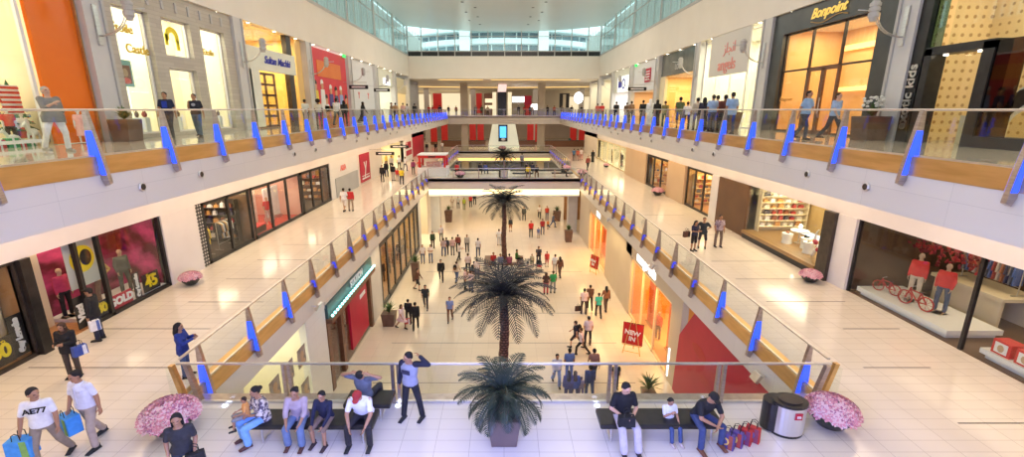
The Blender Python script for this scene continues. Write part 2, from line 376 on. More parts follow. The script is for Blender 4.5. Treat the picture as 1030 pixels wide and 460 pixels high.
def room(s, y0, y1, z0, z1, depth=3.6, wall=None, floor=None, x=14.5, power=300, col=SOFT, light=True, tilt=0):
    a, b = s * x, s * (x + depth); wall = wall or M_cream
    struct('wall_shop_back', MB().box(b, b + s * 0.1, y0, y1, z0, z1), wall)
    m = MB().box(a, b, y0 - 0.05, y0, z0, z1).box(a, b, y1, y1 + 0.05, z0, z1); struct('wall_shop_side', m, wall)
    struct('ceiling_shop', MB().box(a, b, y0, y1, z1, z1 + 0.05), M_white)
    if floor: struct('floor_shop', MB().box(a - s * .02, b, y0, y1, z0, z0 + 0.02), floor)
    if light: area('shop_lamp', (s * (x + depth * 0.45), (y0 + y1) / 2, z1 - 0.08), depth * 0.5, (y1 - y0) * 0.8, power, col)
def pane(s, x, y0, y1, z0, z1, frame=None, fw=0.08, nv=0, m=None, hs=()):
    """shop window: glass, with a frame round it, nv upright bars and cross bars at the heights hs"""
    struct('window_shop', MB().box(s * x, s * (x + 0.02), y0, y1, z0, z1), m or M_shopglass)
    if frame:
        f = MB(); A, B = s * (x - 0.04), s * (x + 0.06)
        f.box(A, B, y0, y0 + fw, z0, z1).box(A, B, y1 - fw, y1, z0, z1).box(A, B, y0, y1, z1 - fw, z1).box(A, B, y0, y1, z0, z0 + fw)
        for k in range(nv):
            y = y0 + (y1 - y0) * (k + 1) / (nv + 1); f.box(A, B, y - fw / 2, y + fw / 2, z0, z1)
        for h in hs: f.box(A, B, y0, y1, h - fw / 2, h + fw / 2)
        struct('window_shop_frame', f, frame)

# upper gallery piers with their bracket lamps
pier_y = [-1, 8, 17, 26, 35, 44, 53, 62, 71]
for s in (-1, 1):
    for y in pier_y:
        yy = y if s < 0 else y + 0.25
        pm = MB().box(s * 14.0, s * 14.6, yy - 0.42, yy + 0.42, F3, HB); pm.box(s * 13.94, s * 14.0, yy + 0.30, yy + 0.42, F3, HB, 1)
        struct('wall_pier', pm, [noisy('pier_paint', (0.62, 0.60, 0.57), (0.66, 0.64, 0.61), 1, .5), M_col])
def make_wall_lamp():
    r = thing('wall_lamp', '', 'lamp')
    MB().box(0, 0.06, -0.09, 0.09, -0.75, 0.55).build('bracket', M_steel, r, bevel=0.01)
    a = MB(); pts = []
    for i in range(9):
        t = PI / 2 * i / 8; pts.append((0.05 + 1.05 * math.sin(t), 0, -0.45 + 0.85 * (1 - math.cos(t))))
    for dy in (-0.05, 0.05): a.tube([(p[0], dy, p[2]) for p in pts], 0.022, 6)
    a.tube([(1.0, 0, 0.40), (1.75, 0, 0.42)], 0.02, 6); a.build('arm', M_steel, r, smooth=True)
    h = MB().lathe([(0.0, 0.45), (0.10, 0.45), (0.14, 0.38), (0.17, 0.36), (0.17, 0.26), (0.14, 0.25), (0.14, 0.22), (0.17, 0.21), (0.17, 0.10), (0.14, 0.09),
                    (0.14, 0.06), (0.17, 0.05), (0.17, -0.08), (0.12, -0.14), (0.09, -0.24), (0.0, -0.24)], (1.18, 0, 0.28), 16)
    h.build('lamp_head', M_col, r)
    return r
wl0 = None
names = {8: 'beside the orange lacquer panel', 17: 'between the orange panel and the stone shopfront', 26: 'between stone shopfront and golden shop', 35: 'beside the red mural', 44: 'beyond the red mural',
         53: 'beside the pale green shopfront', 62: 'beside the far beige shop'}
namesr = {8: 'past the patterned gold window', 17: 'between the patterned gold window and the black framed shop', 26: 'between black framed shop and angels sign', 35: 'beyond the angels sign',
          44: 'beside the white shop with red poster', 53: 'beside the blue lettered sign', 62: 'on the far right pale pier'}
for s in (-1, 1):
    for y in pier_y[1:-1]:
        o = make_wall_lamp() if wl0 is None else copy_tree(wl0)
        wl0 = wl0 or o
        o.location = (s * 14.0, y + (0.25 if s > 0 else 0), 16.0); o.rotation_euler = (0, 0, 0 if s < 0 else PI)
        tag(o, 'grey arched wall lamp ' + (names if s < 0 else namesr)[y], 'lamp')

X3 = 14.45
# ---- upper left
room(-1, 5, 15.4, F3, HB, 3.2, M_cream, None, X3, 1100, (1, .86, .58))
pane(-1, X3, 5, 14.8, F3 + 0.1, 17.6, M_paper, 0.1)
b = thing('light_box_sign', 'glowing white rounded bar sign under a brown rail in the toy display', 'sign', (-16.4, 15.0, 14.35))
MB().box(-.1, .1, -1.9, .2, -0.22, 0.22).build('panel', M_screenw, b, bevel=0.1)
MB().box(-.1, .12, -1.9, .2, 0.62, 0.78).build('rail', M_brown, b)
o = MB().box(-14.42, -14.30, 14.9, 16.50, F3 + 0.02, HB).build('lacquered_partition', M_orange); tag(o, 'tall glossy orange lacquer wall panel beside the Christmas window', 'panel')
o = MB().box(-14.40, -14.22, 16.50, 16.56, F3, HB).build('panel_edge_trim', M_gold); tag(o, 'thin bronze upright edging the orange panel', 'trim')
# stone shopfront y 17.45 .. 25.55
ws = [(17.95, 19.75, F3 + 0.15, 16.8), (20.45, 22.25, 15.3, 16.8), (20.45, 22.25, F3 + .15, 14.8), (22.95, 24.85, F3 + .15, 16.8)]
sm = MB(); y0, y1 = 17.4, 25.6
xa, xb = -14.15, -14.55
sm.box(xa, xb, y0, 17.95, F3, HB).box(xa, xb, 19.75, 20.45, F3, 16.8).box(xa, xb, 22.25, 22.95, F3, 16.8).box(xa, xb, 24.85, y1, F3, HB)
sm.box(xa, xb, 17.95, 24.85, 16.8, HB).box(xa, xb, 20.45, 22.25, 14.8, 15.3)
for a, b_, c, d in ws:
    if c < 13: sm.box(xa, xb, a, b_, F3, c)
struct('wall_stone_shopfront', sm, M_trav)
for k in range(9):
    o = MB().box(-14.10, -14.16, 18.1 + k * 0.82, 18.22 + k * 0.82, 17.1, 17.5).build('slot_vent', M_col); tag(o, 'short upright vent slot above the stone shopfront windows', 'vent', 'vent slots above the stone shopfront')
M_bright = noisy('bright_display', (0.92, 0.86, 0.70), (0.88, 0.82, 0.66), 0.8, 0.6)
room(-1, 17.5, 25.5, F3, HB, 2.6, M_bright, None, 14.6, 900, (1.0, 0.93, 0.72))
for a, b_, c, d in ws:
    pane(-1, 14.4, a, b_, c, d, M_white, 0.06)
o = MB().box(-14.9, -14.93, 18.1, 19.0, F3 + .2, 16.7).box(-14.9, -14.93, 20.6, 21.4, F3 + .2, 16.7).box(-14.9, -14.93, 23.1, 24.0, F3 + .2, 16.7).build('display_screens', mat('backlit_cream', (1, .96, .75), .6, emit=0.9, ecol=(1, .95, .68)))
tag(o, 'backlit cream display boards standing behind the stone shopfront windows', 'display board')
for i, (txt, y, z, sz) in enumerate((('Etoile', 18.55, 16.05, 0.46), ('Castle', 19.15, 15.35, 0.46), ('Etoile', 23.7, 15.75, 0.36))):
    o = lettering(txt, sz, (-14.36, y, z), '+x', mat('gold_print', (0.72, 0.48, 0.06), .4), None, 'window_lettering', bold=0.01)
    tag(o, ['gold serif word high in the first stone-framed window', 'gold serif word lower right in the first stone-framed window', 'gold word in the last stone-framed window before the golden shop'][i], 'lettering')
lg = thing('round_logo', 'yellow curled animal emblem in the upper middle window of the stone shopfront', 'logo', (-14.37, 21.25, 16.1))
lm = MB()
for i in range(22):
    a0 = -0.2 * PI + i * 1.35 * PI / 22; a1 = a0 + 1.35 * PI / 22
    lm.prism([(0.20*math.cos(a0), 0.20*math.sin(a0)), (0.42*math.cos(a0), 0.42*math.sin(a0)), (0.42*math.cos(a1), 0.42*math.sin(a1)), (0.20*math.cos(a1), 0.20*math.sin(a1))], 'x', 0, 0.03)
lm.box(0, 0.03, 0.22, 0.40, -0.5, -0.1).box(0, .03, -0.45, -0.28, -0.35, 0.1).build('emblem', M_yel, lg)
pf = thing('photo_poster', 'small turquoise bordered portrait poster in the first stone-framed window', 'poster', (-14.75, 18.75, 14.45))
MB().box(0, 0.03, -0.38, 0.38, -0.5, 0.5).build('board', mat('turquoise', (.25, .55, .52), .5), pf)
MB().box(0.03, 0.04, -0.28, 0.28, -0.38, 0.30).ell((0.045, 0, 0.02), (0.01, 0.13, 0.17), mi=1).ell((0.042, 0, -0.28), (0.01, 0.22, 0.12), mi=2).build('portrait', [mat('photo_dark', (.25, .12, .08), .5), M_skin_m, M_pink], pf)
# golden shop y 26.45 .. 34.5
room(-1, 26.5, 34.5, F3, HB, 4.0, noisy('amber_wall', (0.90, 0.66, 0.22), (0.86, 0.60, 0.18), .6, .5), M_wood, X3, 1500, (1.0, 0.86, 0.52))
pane(-1, X3, 26.45, 34.5, F3, 17.6)
o = thing('fascia_sign', 'white wedge sign board with blue script over the golden shop door', 'sign', (-14.2, 29.9, 15.3))
MB().box(-0.05, 0.08, -3.1, 2.9, 0.0, 1.25).box(-0.05, 0.08, -3.1, -2.0, -3.2, 0.0).box(-.05, .08, -3.1, -2.9, -3.3, 0).build('board', M_paleg, o, bevel=0.01)
lettering('Sultan Machki', 0.60, (0.10, 0.35, 0.62), '+x', M_bluep, o, bold=0.012, shear=0.35)
for i, (a, b_) in enumerate(((26.6, 27.5), (28.0, 30.3))):
    d = thing('glazed_door', ['narrow dark framed glazed door in the golden shop nearest the stone front', 'wide dark framed door of square panes under the blue script sign'][i], 'door', (-14.5, a, F3))
    dm = MB(); wd = b_ - a
    for q in (0, 0.5, 1): dm.box(-.04, .04, wd * q - 0.08, wd * q + 0.08, 0, 3.2)
    for q in range(6): dm.box(-.04, .04, 0, wd, q * 0.62, q * 0.62 + 0.14)
    dm.build('frame', M_brown, d); MB().box(-.01, .01, 0, wd, 0, 3.2).build('glass', M_shopglass, d)
struct('wall_shop_post', MB().box(-14.2, -14.5, 31.9, 32.6, F3, HB), M_dark)
struct('wall_shop_strip', MB().box(-14.3, -14.6, 33.4, 34.3, F3, HB), M_gold_wall)
# red mural y 35.4..43.5
mu = thing('mural_hoarding', 'tall red hoarding with orange text panel and a crowd of painted cartoon people', 'mural', (-14.25, 39.5, F3))
MB().box(-.1, 0, -4.0, 4.0, 0, 5.6).build('board', noisy('mural_red', (.78, .06, .07), (.70, .05, .07), .6, .5), mu)
MB().box(0, 0.04, -2.7, 2.5, 3.55, 4.75).build('text_panel', noisy('mural_orange', (.85, .24, .05), (.8, .2, .04), .6, .5), mu)
pt = MB(); cols = [(.85, .65, .08), (.86, .84, .8), (.85, .82, .78), (.10, .08, .28), (.12, .1, .2), (.35, .45, .75), (.55, .22, .05)]
pms = [mat('mural_paint_%d' % i, c, .6) for i, c in enumerate(cols)] + [mat('mural_skin', (.72, .38, .22), .6), mat('mural_hair', (.06, .03, .03), .6)]
for i, (y, h) in enumerate(((-3.3, 3.2), (-2.0, 3.3), (-1.3, 2.2), (-0.2, 3.0), (1.0, 2.9), (2.2, 3.0), (3.4, 2.3))):
    pt.prism([(y - 0.5, 0.9), (y + 0.5, 0.9), (y + 0.36, h - 0.7), (y - 0.36, h - 0.7)], 'x', 0, 0.05, i)
    pt.ell((0.03, y, h - 0.42), (0.04, 0.26, 0.34), mi=7); pt.ell((0.02, y, h - 0.2), (0.045, 0.30, 0.26), mi=8 if i % 2 == 0 else 1)
pt.box(0, 0.05, -1.9, 1.6, 0.0, 1.35, 6)
pt.build('painted_figures', pms, mu)
# white hoarding y 44.5..52.5
o = MB().box(-14.3, -14.4, 44.5, 52.5, 13.0, HB).build('hoarding', M_blockw); tag(o, 'tall white hoarding beyond the red mural with small red marks', 'hoarding')
oo = MB().box(-14.25, -14.4, 44.5, 52.5, F3, 13.0).build('plinth', M_col, o)
for i, y in enumerate((47.0, 50.2)):
    o = lettering('Y', 0.9, (-14.28, y, 14.4), '+x', M_pink, None, 'hoarding_mark'); tag(o, ['first red mark on the white hoarding', 'second red mark on the white hoarding, farther along'][i], 'lettering')
def blade_sign(x, y, z, label, w=1.6):
    t = thing('hanging_sign', label, 'sign', (x, y, z))
    MB().box(-w / 2, w / 2, -.07, .07, -.17, .17).build('box', M_black, t, bevel=.05)
    MB().box(-w * .35, w * .35, -.08, -.07, -.06, .06).build('lettering', M_whitep, t)
    wx = (13.8 if z < 11 else 14.3) - abs(x) + .05
    MB().tube([(-w * .4, 0, .17), (-w * .4, 0, .4)], .02).tube([(w * .4, 0, .17), (w * .4, 0, .4)], .02).tube([(-w * .45, 0, .4), (w * .45, 0, .4)], .025).tube([(0, 0, .4), (math.copysign(wx, x), 0, .4)], .025).build('hanger', M_steel, t)
    return t
blade_sign(-12.9, 42.5, 15.0, 'black pill-shaped hanging sign in front of the tall white hoarding', 1.7); blade_sign(-12.9, 50.5, 15.05, 'black pill-shaped hanging sign before the pale green shop', 1.7)
# pale green shop 53..61
room(-1, 53.4, 61.6, F3, 16, 3.5, M_paleg, None, X3, 500, (1, .98, .85))
struct('wall_shop_head', MB().box(-14.3, -14.5, 53.4, 61.6, 15.9, HB), M_paleg)
o = thing('lit_sign', 'small glowing white sign with a blue mark on the pale green shop', 'sign', (-14.25, 58.2, 15.9)); MB().box(-.06, .1, -1.5, 1.5, 0, .8).build('panel', M_signw, o); MB().ell((.11, -.5, .4), (.02, .3, .25)).build('mark', M_bluep, o)
room(-1, 62.4, 70.6, F3, 17.2, 3.5, M_cream, None, X3, 420, (1, .86, .6)); room(-1, 71.4, 79.6, F3, 17.2, 3.0, M_col, None, X3, 150, SOFT)
o = MB().box(-14.3, -14.45, 63.2, 69.8, 15.2, 17.2).build('shop_header', M_cream); tag(o, 'beige header panel of the far left upper shop', 'panel')

# ---- upper right
M_pat = mat('studded_gold', (0.86, 0.66, 0.36), 0.5); nt, N, L, bb = nodes_of(M_pat)
g = N.new('ShaderNodeNewGeometry'); vo = N.new('ShaderNodeTexVoronoi'); vo.inputs['Scale'].default_value = 3.4; vo.inputs['Randomness'].default_value = 0.0
rp = N.new('ShaderNodeValToRGB'); rp.color_ramp.elements[0].color = (.48, .30, .12, 1); rp.color_ramp.elements[0].position = .17; rp.color_ramp.elements[1].color = (.88, .68, .36, 1); rp.color_ramp.elements[1].position = .24
L.new(g.outputs['Position'], vo.inputs['Vector']); L.new(vo.outputs['Distance'], rp.inputs[0]); L.new(rp.outputs[0], bb.inputs['Base Color'])
room(1, 3, 17.06, F3, HB, 2.2, M_pat, None, 14.6, 900, (1.0, 0.84, 0.58))
pane(1, 14.5, 3, 16.0, F3, 17.6)
struct('wall_shop_post', MB().box(14.1, 14.3, 16.4, 16.83, F3, HB), M_black)
struct('window_side_glass', MB().box(14.26, 14.3, 16.0, 16.4, F3, HB), glass('teal_glass', (.35, .5, .48), .12))
pf = thing('display_portal', 'big black portal frame with dark glass return in the patterned gold window', 'frame', (13.9, 15.0, F3))
MB().box(0, .5, 0.85, 1.1, 0, 3.0).box(0, .5, -1.15, -0.8, 0, 3.0).box(0, .5, -1.15, 1.1, 2.8, 3.05).build('frame', M_black, pf)
MB().box(0.05, .1, -1.95, -1.15, 0.25, 3.0).build('side_glass', glass('smoked_glass', (.30, .22, .17), .05), pf)
MB().box(0, .6, -4.6, -1.15, 0, .32).build('base', M_black, pf)
for i in range(2): MB().lathe([(0, 0), (.06, 0), (.06, .03)], (0.25, -0.5 + i * 1.1, 2.76), 10).build('spotlight', M_lamp, pf)
o = lettering('exotic kids', 0.5, (14.06, 16.62, 13.5), '-x', M_steel, None, 'upright_lettering', roll=PI / 2, bold=.01); tag(o, 'upright silver letters climbing the black post beside the portal', 'lettering')
o = lettering('Dolls', 0.5, (13.95, 12.2, 13.35), '-x', M_black, None, 'window_lettering', shear=.2); tag(o, 'black serif word on the patterned gold window', 'lettering')
for i, (y, z) in enumerate(((14.5, 13.35), (12.6, 13.4), (11.4, 13.0))):
    t = thing('heart_mirror', ['heart-shaped cream mirror seen through the black portal', 'heart-shaped cream mirror right of the black portal', 'heart-shaped cream mirror farther right in the gold window'][i], 'mirror', (15.6, y, z))
    fr = MB(); pl = []
    for k in range(28):
        a = 2 * PI * k / 28; pl.append((0.028 * 16 * math.sin(a) ** 3, 0.028 * (13 * math.cos(a) - 5 * math.cos(2*a) - 2 * math.cos(3*a) - math.cos(4*a))))
    fr.prism([(p[0] * 1.3, p[1] * 1.3) for p in pl], 'x', 0, -.06).build('frame', M_paper, t)
    MB().prism(pl, 'x', -.06, -.09).build('mirror_glass', M_dark, t)
for i in range(10):
    t = thing('soft_toy', 'plush toy in the cluster behind the gold window right of the portal', 'toy', (14.9 + random.uniform(0, .5), 10.9 + i * .28, F3 + .33 + random.uniform(0, .45)), random.random() * 6, 'plush toys in the gold window')
    mb = MB().ell((0, 0, .16), (.15, .13, .17)).ell((0, -.02, .38), (.11, .11, .11)).ell((.08, 0, .48), (.04, .03, .04)).ell((-.08, 0, .48), (.04, .03, .04))
    mb.build('toy_body', [mat('toy%d' % (i % 4), ((.8, .75, .6), (.15, .06, .04), (.85, .6, .2), (.6, .65, .6))[i % 4], .9)], t, smooth=True)
t = thing('display_plinth', 'cream display plinth with golden folded cloth inside the black portal', 'plinth', (15.3, 15.0, F3)); MB().box(-.35, .35, -.45, .45, 0, .9).build('block', M_cream, t); MB().ell((0, 0, 1.0), (.3, .4, .22)).ell((0, .2, 1.1), (.2, .2, .2)).build('cloth', M_gold_wall, t, smooth=True)
# dark framed shop y 17.7..25.8
wy0, wy1 = 18.7, 24.9
fm = MB(); xa, xb = 14.15, 14.45
fm.box(xa, xb, 17.65, wy0, F3, HB).box(xa, xb, wy1, 25.85, F3, HB).box(xa, xb, wy0, wy1, 16.75, HB)
struct('wall_dark_shopfront', fm, M_dgrey)
pane(1, 14.38, wy0, wy1, F3, 16.75, M_dark, .08, 2, hs=(14.95,))
room(1, 17.8, 25.7, F3, 17.0, 3.2, noisy('apricot_wall', (.86, .56, .26), (.82, .50, .20), .6, .5), M_wood, 14.5, 900, (1.0, .80, .48))
o = MB().box(17.5, 17.65, 18.2, 25.2, 16.0, 16.25).box(17.5, 17.65, 18.2, 25.2, 14.0, 14.2).build('wall_light_strip', M_coveo); tag(o, 'warm strip lights across the back wall of the dark framed shop', 'light')
o = lettering('Bonpoint', 0.60, (14.1, 21.7, 17.28), '-x', mat('gold_sign', (.85, .58, .10), .35, emit=.35, ecol=(1, .7, .15)), None, 'shop_lettering', bold=.012, shear=.35); tag(o, 'gold script shop name on the dark grey fascia', 'lettering'); MB().tube([(1.3 - .17 * k, -.36 + .09 * math.sin(k * .5), 0) for k in range(15)], .02, 5).build('flourish', M_gold, o)
o = lettering('Bonpoint', 0.30, (14.33, 24.2, 13.6), '-x', M_gold, None, 'window_lettering', shear=.35); tag(o, 'small gold script name on the far window of the dark framed shop', 'lettering')
t = thing('glass_door', 'tall brown framed double door ajar in the dark framed shop', 'door', (14.3, 21.6, F3)); dm = MB()
for a in (-1.0, -.06, .06, 1.0): dm.box(-.05, .05, a - .05, a + .05, 0, 2.9)
dm.box(-.05, .05, -1, 1, 2.8, 2.95).box(-.05, .05, -1, 1, 0, .15); dm.build('frame', M_brown, t); MB().tube([(-.1, -.15, .9), (-.1, -.15, 1.6)], .02).tube([(-.1, .15, .9), (-.1, .15, 1.6)], .02).build('handle', M_steel, t)
# angels shop y 26.7..34.8
room(1, 26.7, 34.8, F3, HB, 3.4, M_bright, None, X3, 1500, (1, .94, .72)); pane(1, X3, 26.7, 34.8, F3, 17.6, M_white, .06, 3)
o = thing('shop_sign_board', 'white sign board with pink angels lettering hung before the bright cream window', 'sign', (14.1, 30.6, 15.2))
MB().box(-.06, .06, -2.6, 2.6, 0, 2.56).build('board', mat('sign_cream', (.72, .68, .62), .5), o, bevel=.25, bseg=4)
lettering('angels', .98, (-.08, 0, .62), '-x', M_salmon, o, bold=.006)
lettering('\uFEAF\uFEE0\uFEA0\uFEE7\u0627', 0.85, (-.08, -.2, 1.6), '-x', M_salmon, o, name='arabic_lettering')
# gold shop with dark head y 35.7..43.8
room(1, 35.7, 43.8, F3, 15.9, 3.8, M_gold_wall, M_wood, X3, 1100, (1, .84, .5)); pane(1, X3, 35.7, 43.8, F3, 15.9)
o = MB().box(14.3, 14.45, 35.7, 43.8, 15.9, HB).build('shop_header', noisy('dark_mirror', (.10, .11, .10), (.16, .17, .15), .8, .15)); tag(o, 'dark mirrored header over the golden open shop', 'panel')
o = MB().box(14.25, 14.5, 42.5, 43.8, F3, 15.9).build('shopfront_screen', M_cream); tag(o, 'narrow tan screen wall beside the golden open shop', 'panel')
o = lettering('LOGIS', .6, (14.28, 39.6, 16.5), '-x', M_col, None, 'shop_lettering', bold=.02); tag(o, 'grey capital letters above the golden open shop', 'lettering')
# white shop with red poster y 44.7..52.8
o = MB().box(14.25, 14.45, 44.7, 52.8, 14.9, HB).build('shop_header', M_blockw); tag(o, 'white upper wall with a red poster over the tan shop opening', 'panel')
o = thing('wall_poster', 'red square poster with white bars high on the white shopfront', 'poster', (14.2, 47.6, 15.7)); MB().box(-.04, .02, -.9, .9, 0, 1.3).build('sheet', M_redw, o)
pm = MB(); [pm.box(-.05, -.04, -.7, .7, .2 + k * .25, .3 + k * .25) for k in range(4)]; pm.build('print', M_whitep, o)
room(1, 44.7, 52.8, F3, 14.9, 3.0, noisy('tan_wall', (.80, .52, .28), (.76, .48, .25), .6, .5), None, X3, 380, (1, .8, .5))
blade_sign(12.9, 46.4, 15.0, 'black pill-shaped hanging sign before the tan shop opening', 1.8)
# blue sign shop y 53.7..61.8 and beyond
room(1, 53.7, 61.8, F3, 15.2, 3.0, M_white, None, X3, 620, (1, 1, .96)); struct('wall_shop_head', MB().box(14.2, 14.45, 53.7, 61.8, 15.1, HB), M_paleg)
o = thing('lit_sign', 'glowing white square sign with a blue swirl between two right-hand piers', 'sign', (14.2, 57.2, 15.3)); MB().box(-.1, 0, -2.6, 2.4, -.2, 1.6).build('panel', M_signw, o)
sw = MB()
for k in range(16):
    a0, a1 = PI * k / 8, PI * (k + 1) / 8
    sw.prism([(.55*math.cos(a0)-.6, .7+.4*math.sin(a0)), (.8*math.cos(a0)-.6, .7+.6*math.sin(a0)), (.8*math.cos(a1)-.6, .7+.6*math.sin(a1)), (.55*math.cos(a1)-.6, .7+.4*math.sin(a1))], 'x', -.12, -.1)
sw.box(-.12, -.1, .4, 1.9, .3, 1.1).build('swirl', M_bluep, o)
room(1, 62.7, 70.8, F3, 17.2, 3.0, M_bright, None, X3, 420, (1, .92, .7)); room(1, 71.6, 79.6, F3, 17.2, 3.0, M_bright, None, X3, 420, (1, .95, .8))
t = thing('round_sign', 'glowing white round sign hung at the far right corner', 'sign', (12.2, 78, 14.9)); MB().ell((0, 0, 0), (.75, .2, .9), 20, 12).build('disc', M_screenw, t, smooth=True); MB().tube([(0, 0, .85), (0, 0, 2.58)], .03).build('hanger', M_steel, t)
for i, (x, y, z) in enumerate(((-14.1, 42.9, HB - .13), (14.1, 51.8, HB - .13))):
    t = thing('exit_sign', ['small green exit sign above the white hoarding', 'small green exit sign above the white shop with red poster'][i], 'sign', (x, y, z)); MB().box(-.06, .06, -.3, .3, -.12, .12).build('box', mat('exit_green', (.05, .7, .15), .5, emit=.8), t)

# ---- middle floor shopfronts: white bulkhead over each side
BZ = 8.96
for s, nm in ((-1, 'left'), (1, 'right')):
    struct('wall_bulkhead_' + nm, MB().box(s * 13.8, s * 14.1, -8, Y3, BZ, 10.76), M_white)
XM = 13.9
M_magenta = noisy('magenta_graphic', (.13, .006, .02), (.80, .08, .26), 1.1, .4, 0, (1, .5, 1), 6, 0, 0, .42, .66)
# left 1: glazed shop with sale banners
room(-1, 4, 12.3, F2, BZ, 4.6, noisy('shop_tan', (.50, .28, .12), (.42, .22, .09), .8, .6), M_wood, XM, 200, WARM)
pane(-1, XM, 4, 12.35, F2, BZ, M_dark, .10, 2)
struct('wall_shop_post', MB().box(-13.7, -14.1, 12.3, 12.6, F2, BZ), M_black)
room(-1, 12.6, 17.9, F2, BZ, 4.6, noisy('shop_tan2', (.40, .20, .08), (.34, .16, .06), .8, .6), M_wood, XM, 260, WARM)
o = MB().box(-15.2, -15.6, 13.9, 14.2, F2, BZ).build('partition', M_cream); tag(o, 'cream partition end between the open doorway and the magenta window', 'partition')
struct('window_shop', MB().box(-XM, -XM - .02, 14.3, 17.85, F2, BZ), M_shopglass)
wf = MB()
for y in (14.15, 15.0, 17.85): wf.box(-13.84, -13.98, y - .06, y + .06, F2, BZ)
wf.box(-13.84, -13.98, 14.15, 17.9, F2, F2 + .12); struct('window_shop_frame', wf, M_black)
o = MB().box(-15.7, -15.75, 14.2, 17.9, F2, BZ).build('backdrop_graphic', M_magenta); tag(o, 'magenta and pink light-streak graphic behind the mannequins', 'backdrop'); MB().box(-14.1, -15.7, 17.80, 17.84, F2, BZ).build('side_sheet', M_magenta, o)
o = MB().box(-14.0, -15.6, 14.4, 17.8, F2 + .02, F2 + .14).build('display_platform', M_paper); tag(o, 'low white platform in the magenta display window', 'platform')
t = thing('round_logo_poster', 'hanging white square poster with a yellow and black round emblem', 'poster', (-14.1, 14.55, 8.15)); MB().box(-.01, .01, -.6, .6, -.8, .75).build('sheet', noisy('poster_grey', (.62, .66, .60), (.58, .62, .56), .6, .5), t)
MB().ell((.015, 0, .12), (.012, .46, .46), 28, 10).build('disc', M_yel, t); MB().ell((.028, .12, .14), (.010, .22, .28), 20, 8).ell((.03, -.28, .3), (.01, .1, .1)).build('emblem', M_black, t)
def banner(y, z, w, h, col, txt, tcol, label, size, tilt=0, x=-13.98, roll=0, sub=None):
    t = thing('sale_banner', label, 'banner', (x, y, z)); MB().box(-.02, .0, -w/2, w/2, 0, h).build('sheet', col, t)
    lettering(txt, size, (.01, 0, h * .5), '+x', tcol, t, roll=roll, bold=.02)
    if sub: lettering(sub, size * .35, (.01, 0, h * .85), '+x', tcol, t, name='small_lettering')
    return t
banner(17.05, F2 + .15, .85, .72, M_black, '45', M_yel, 'black sale card with yellow 45 at the window end', .62, sub='Euro')
banner(16.35, F2 + .12, .30, .98, M_black, 'Guy Laroche', M_whitep, 'narrow upright black banner with white name beside the 45 card', .17, roll=PI / 2)
banner(15.55, F2 + .12, 1.0, .50, M_redw, 'GOLD', M_whitep, 'red banner with white GOLD lettering at the window foot', .38)
banner(14.72, F2 + .12, .62, .55, M_black, '80', M_yel, 'black sale card with yellow 80 behind the man in black', .42, sub='Euro')
banner(13.95, F2 + .05, .35, 1.1, M_black, 'Vicci', M_whitep, 'upright black banner with white letters at the doorway', .3, roll=PI / 2)
banner(12.05, F2 + .15, .42, 1.25, M_black, 'Guy Laroche', M_whitep, 'tall black banner with white name in the glazed shop', .20, roll=PI / 2, x=-14.05)
banner(11.45, F2 + .14, .7, .8, M_dark, '80', M_yel, 'black sale card with big yellow 80 low in the glazed shop', .55, x=-14.0, sub='Euro')
# left white pier + perforated strip, bag shop, red shop, dark shop
struct('wall_shop_pier', MB().box(-13.78, -14.3, 17.9, 20.0, F2, BZ), M_white)
M_perf = bricky('perforated_metal', (.55, .53, .5), (.5, .48, .45), (.03, .03, .03), .16, .16, mortar=.045, rough=.4, axes='yz')
o = MB().box(-13.82, -13.98, 20.01, 20.44, F2, BZ).build('perforated_screen', M_perf); tag(o, 'narrow perforated metal strip beside the white pier', 'screen')
room(-1, 20.5, 24.6, F2, BZ, 3.5, noisy('shop_umber', (.22, .11, .05), (.18, .09, .04), .8, .6), noisy('dark_floor', (.05, .035, .03), (.07, .05, .04), 1, .3), XM, 380, WARM)
pane(-1, XM, 20.55, 24.6, F2, BZ, M_black, .16, 1)
room(-1, 24.7, 31.0, F2, BZ, 3.5, noisy('shop_rose', (.86, .55, .42), (.80, .45, .33), .8, .6), mat('red_carpet', (.55, .05, .03), .8), XM, 330, (1, .82, .62))
pane(-1, XM, 24.7, 31.0, F2, BZ, M_black, .18, 2)
room(-1, 31.1, 36.3, F2, BZ, 3.5, noisy('shop_umber2', (.30, .16, .08), (.22, .11, .05), .8, .6), noisy('dark_floor', (.05, .035, .03), (.07, .05, .04), 1, .3), XM, 420, WARM)
pane(-1, XM, 31.1, 36.3, F2, BZ, M_black, .2, 2)
struct('wall_hoarding_middle', MB().box(-13.8, -14.1, 36.3, 43.4, F2, BZ), M_blockw)
o = MB().box(-13.72, -13.79, 37.2, 43.0, F2, 7.6).build('lower_panel', noisy('pale_blue_grey', (.42, .44, .46), (.46, .48, .50), 1, .5)); tag(o, 'blue-grey lower panel of the blank white hoarding on the middle floor', 'panel')
o = lettering('A&A', .7, (-13.77, 39.3, 8.25), '+x', M_pink, None, 'wall_lettering'); tag(o, 'small red mark on the blank white hoarding', 'lettering')
o = thing('wall_poster', 'tall red poster with white figure beyond the couple in red and white', 'poster', (-13.72, 45.4, F2 + .2)); MB().box(-.05, 0, -1.6, 1.6, 0, 2.7).build('sheet', M_redw, o)
lettering('y', 2.2, (.02, 0, 1.6), '+x', M_whitep, o); MB().box(0, .02, -1.2, 1.2, .25, .4).box(0, .02, -1.2, 1.2, .55, .62).build('print', M_whitep, o)
struct('wall_shop_pier', MB().box(-13.8, -14.3, 43.4, 52.0, F2, BZ), M_wall)
room(-1, 52.0, 64, F2, BZ, 4.5, M_cream, None, XM, 800, (1, .92, .66))
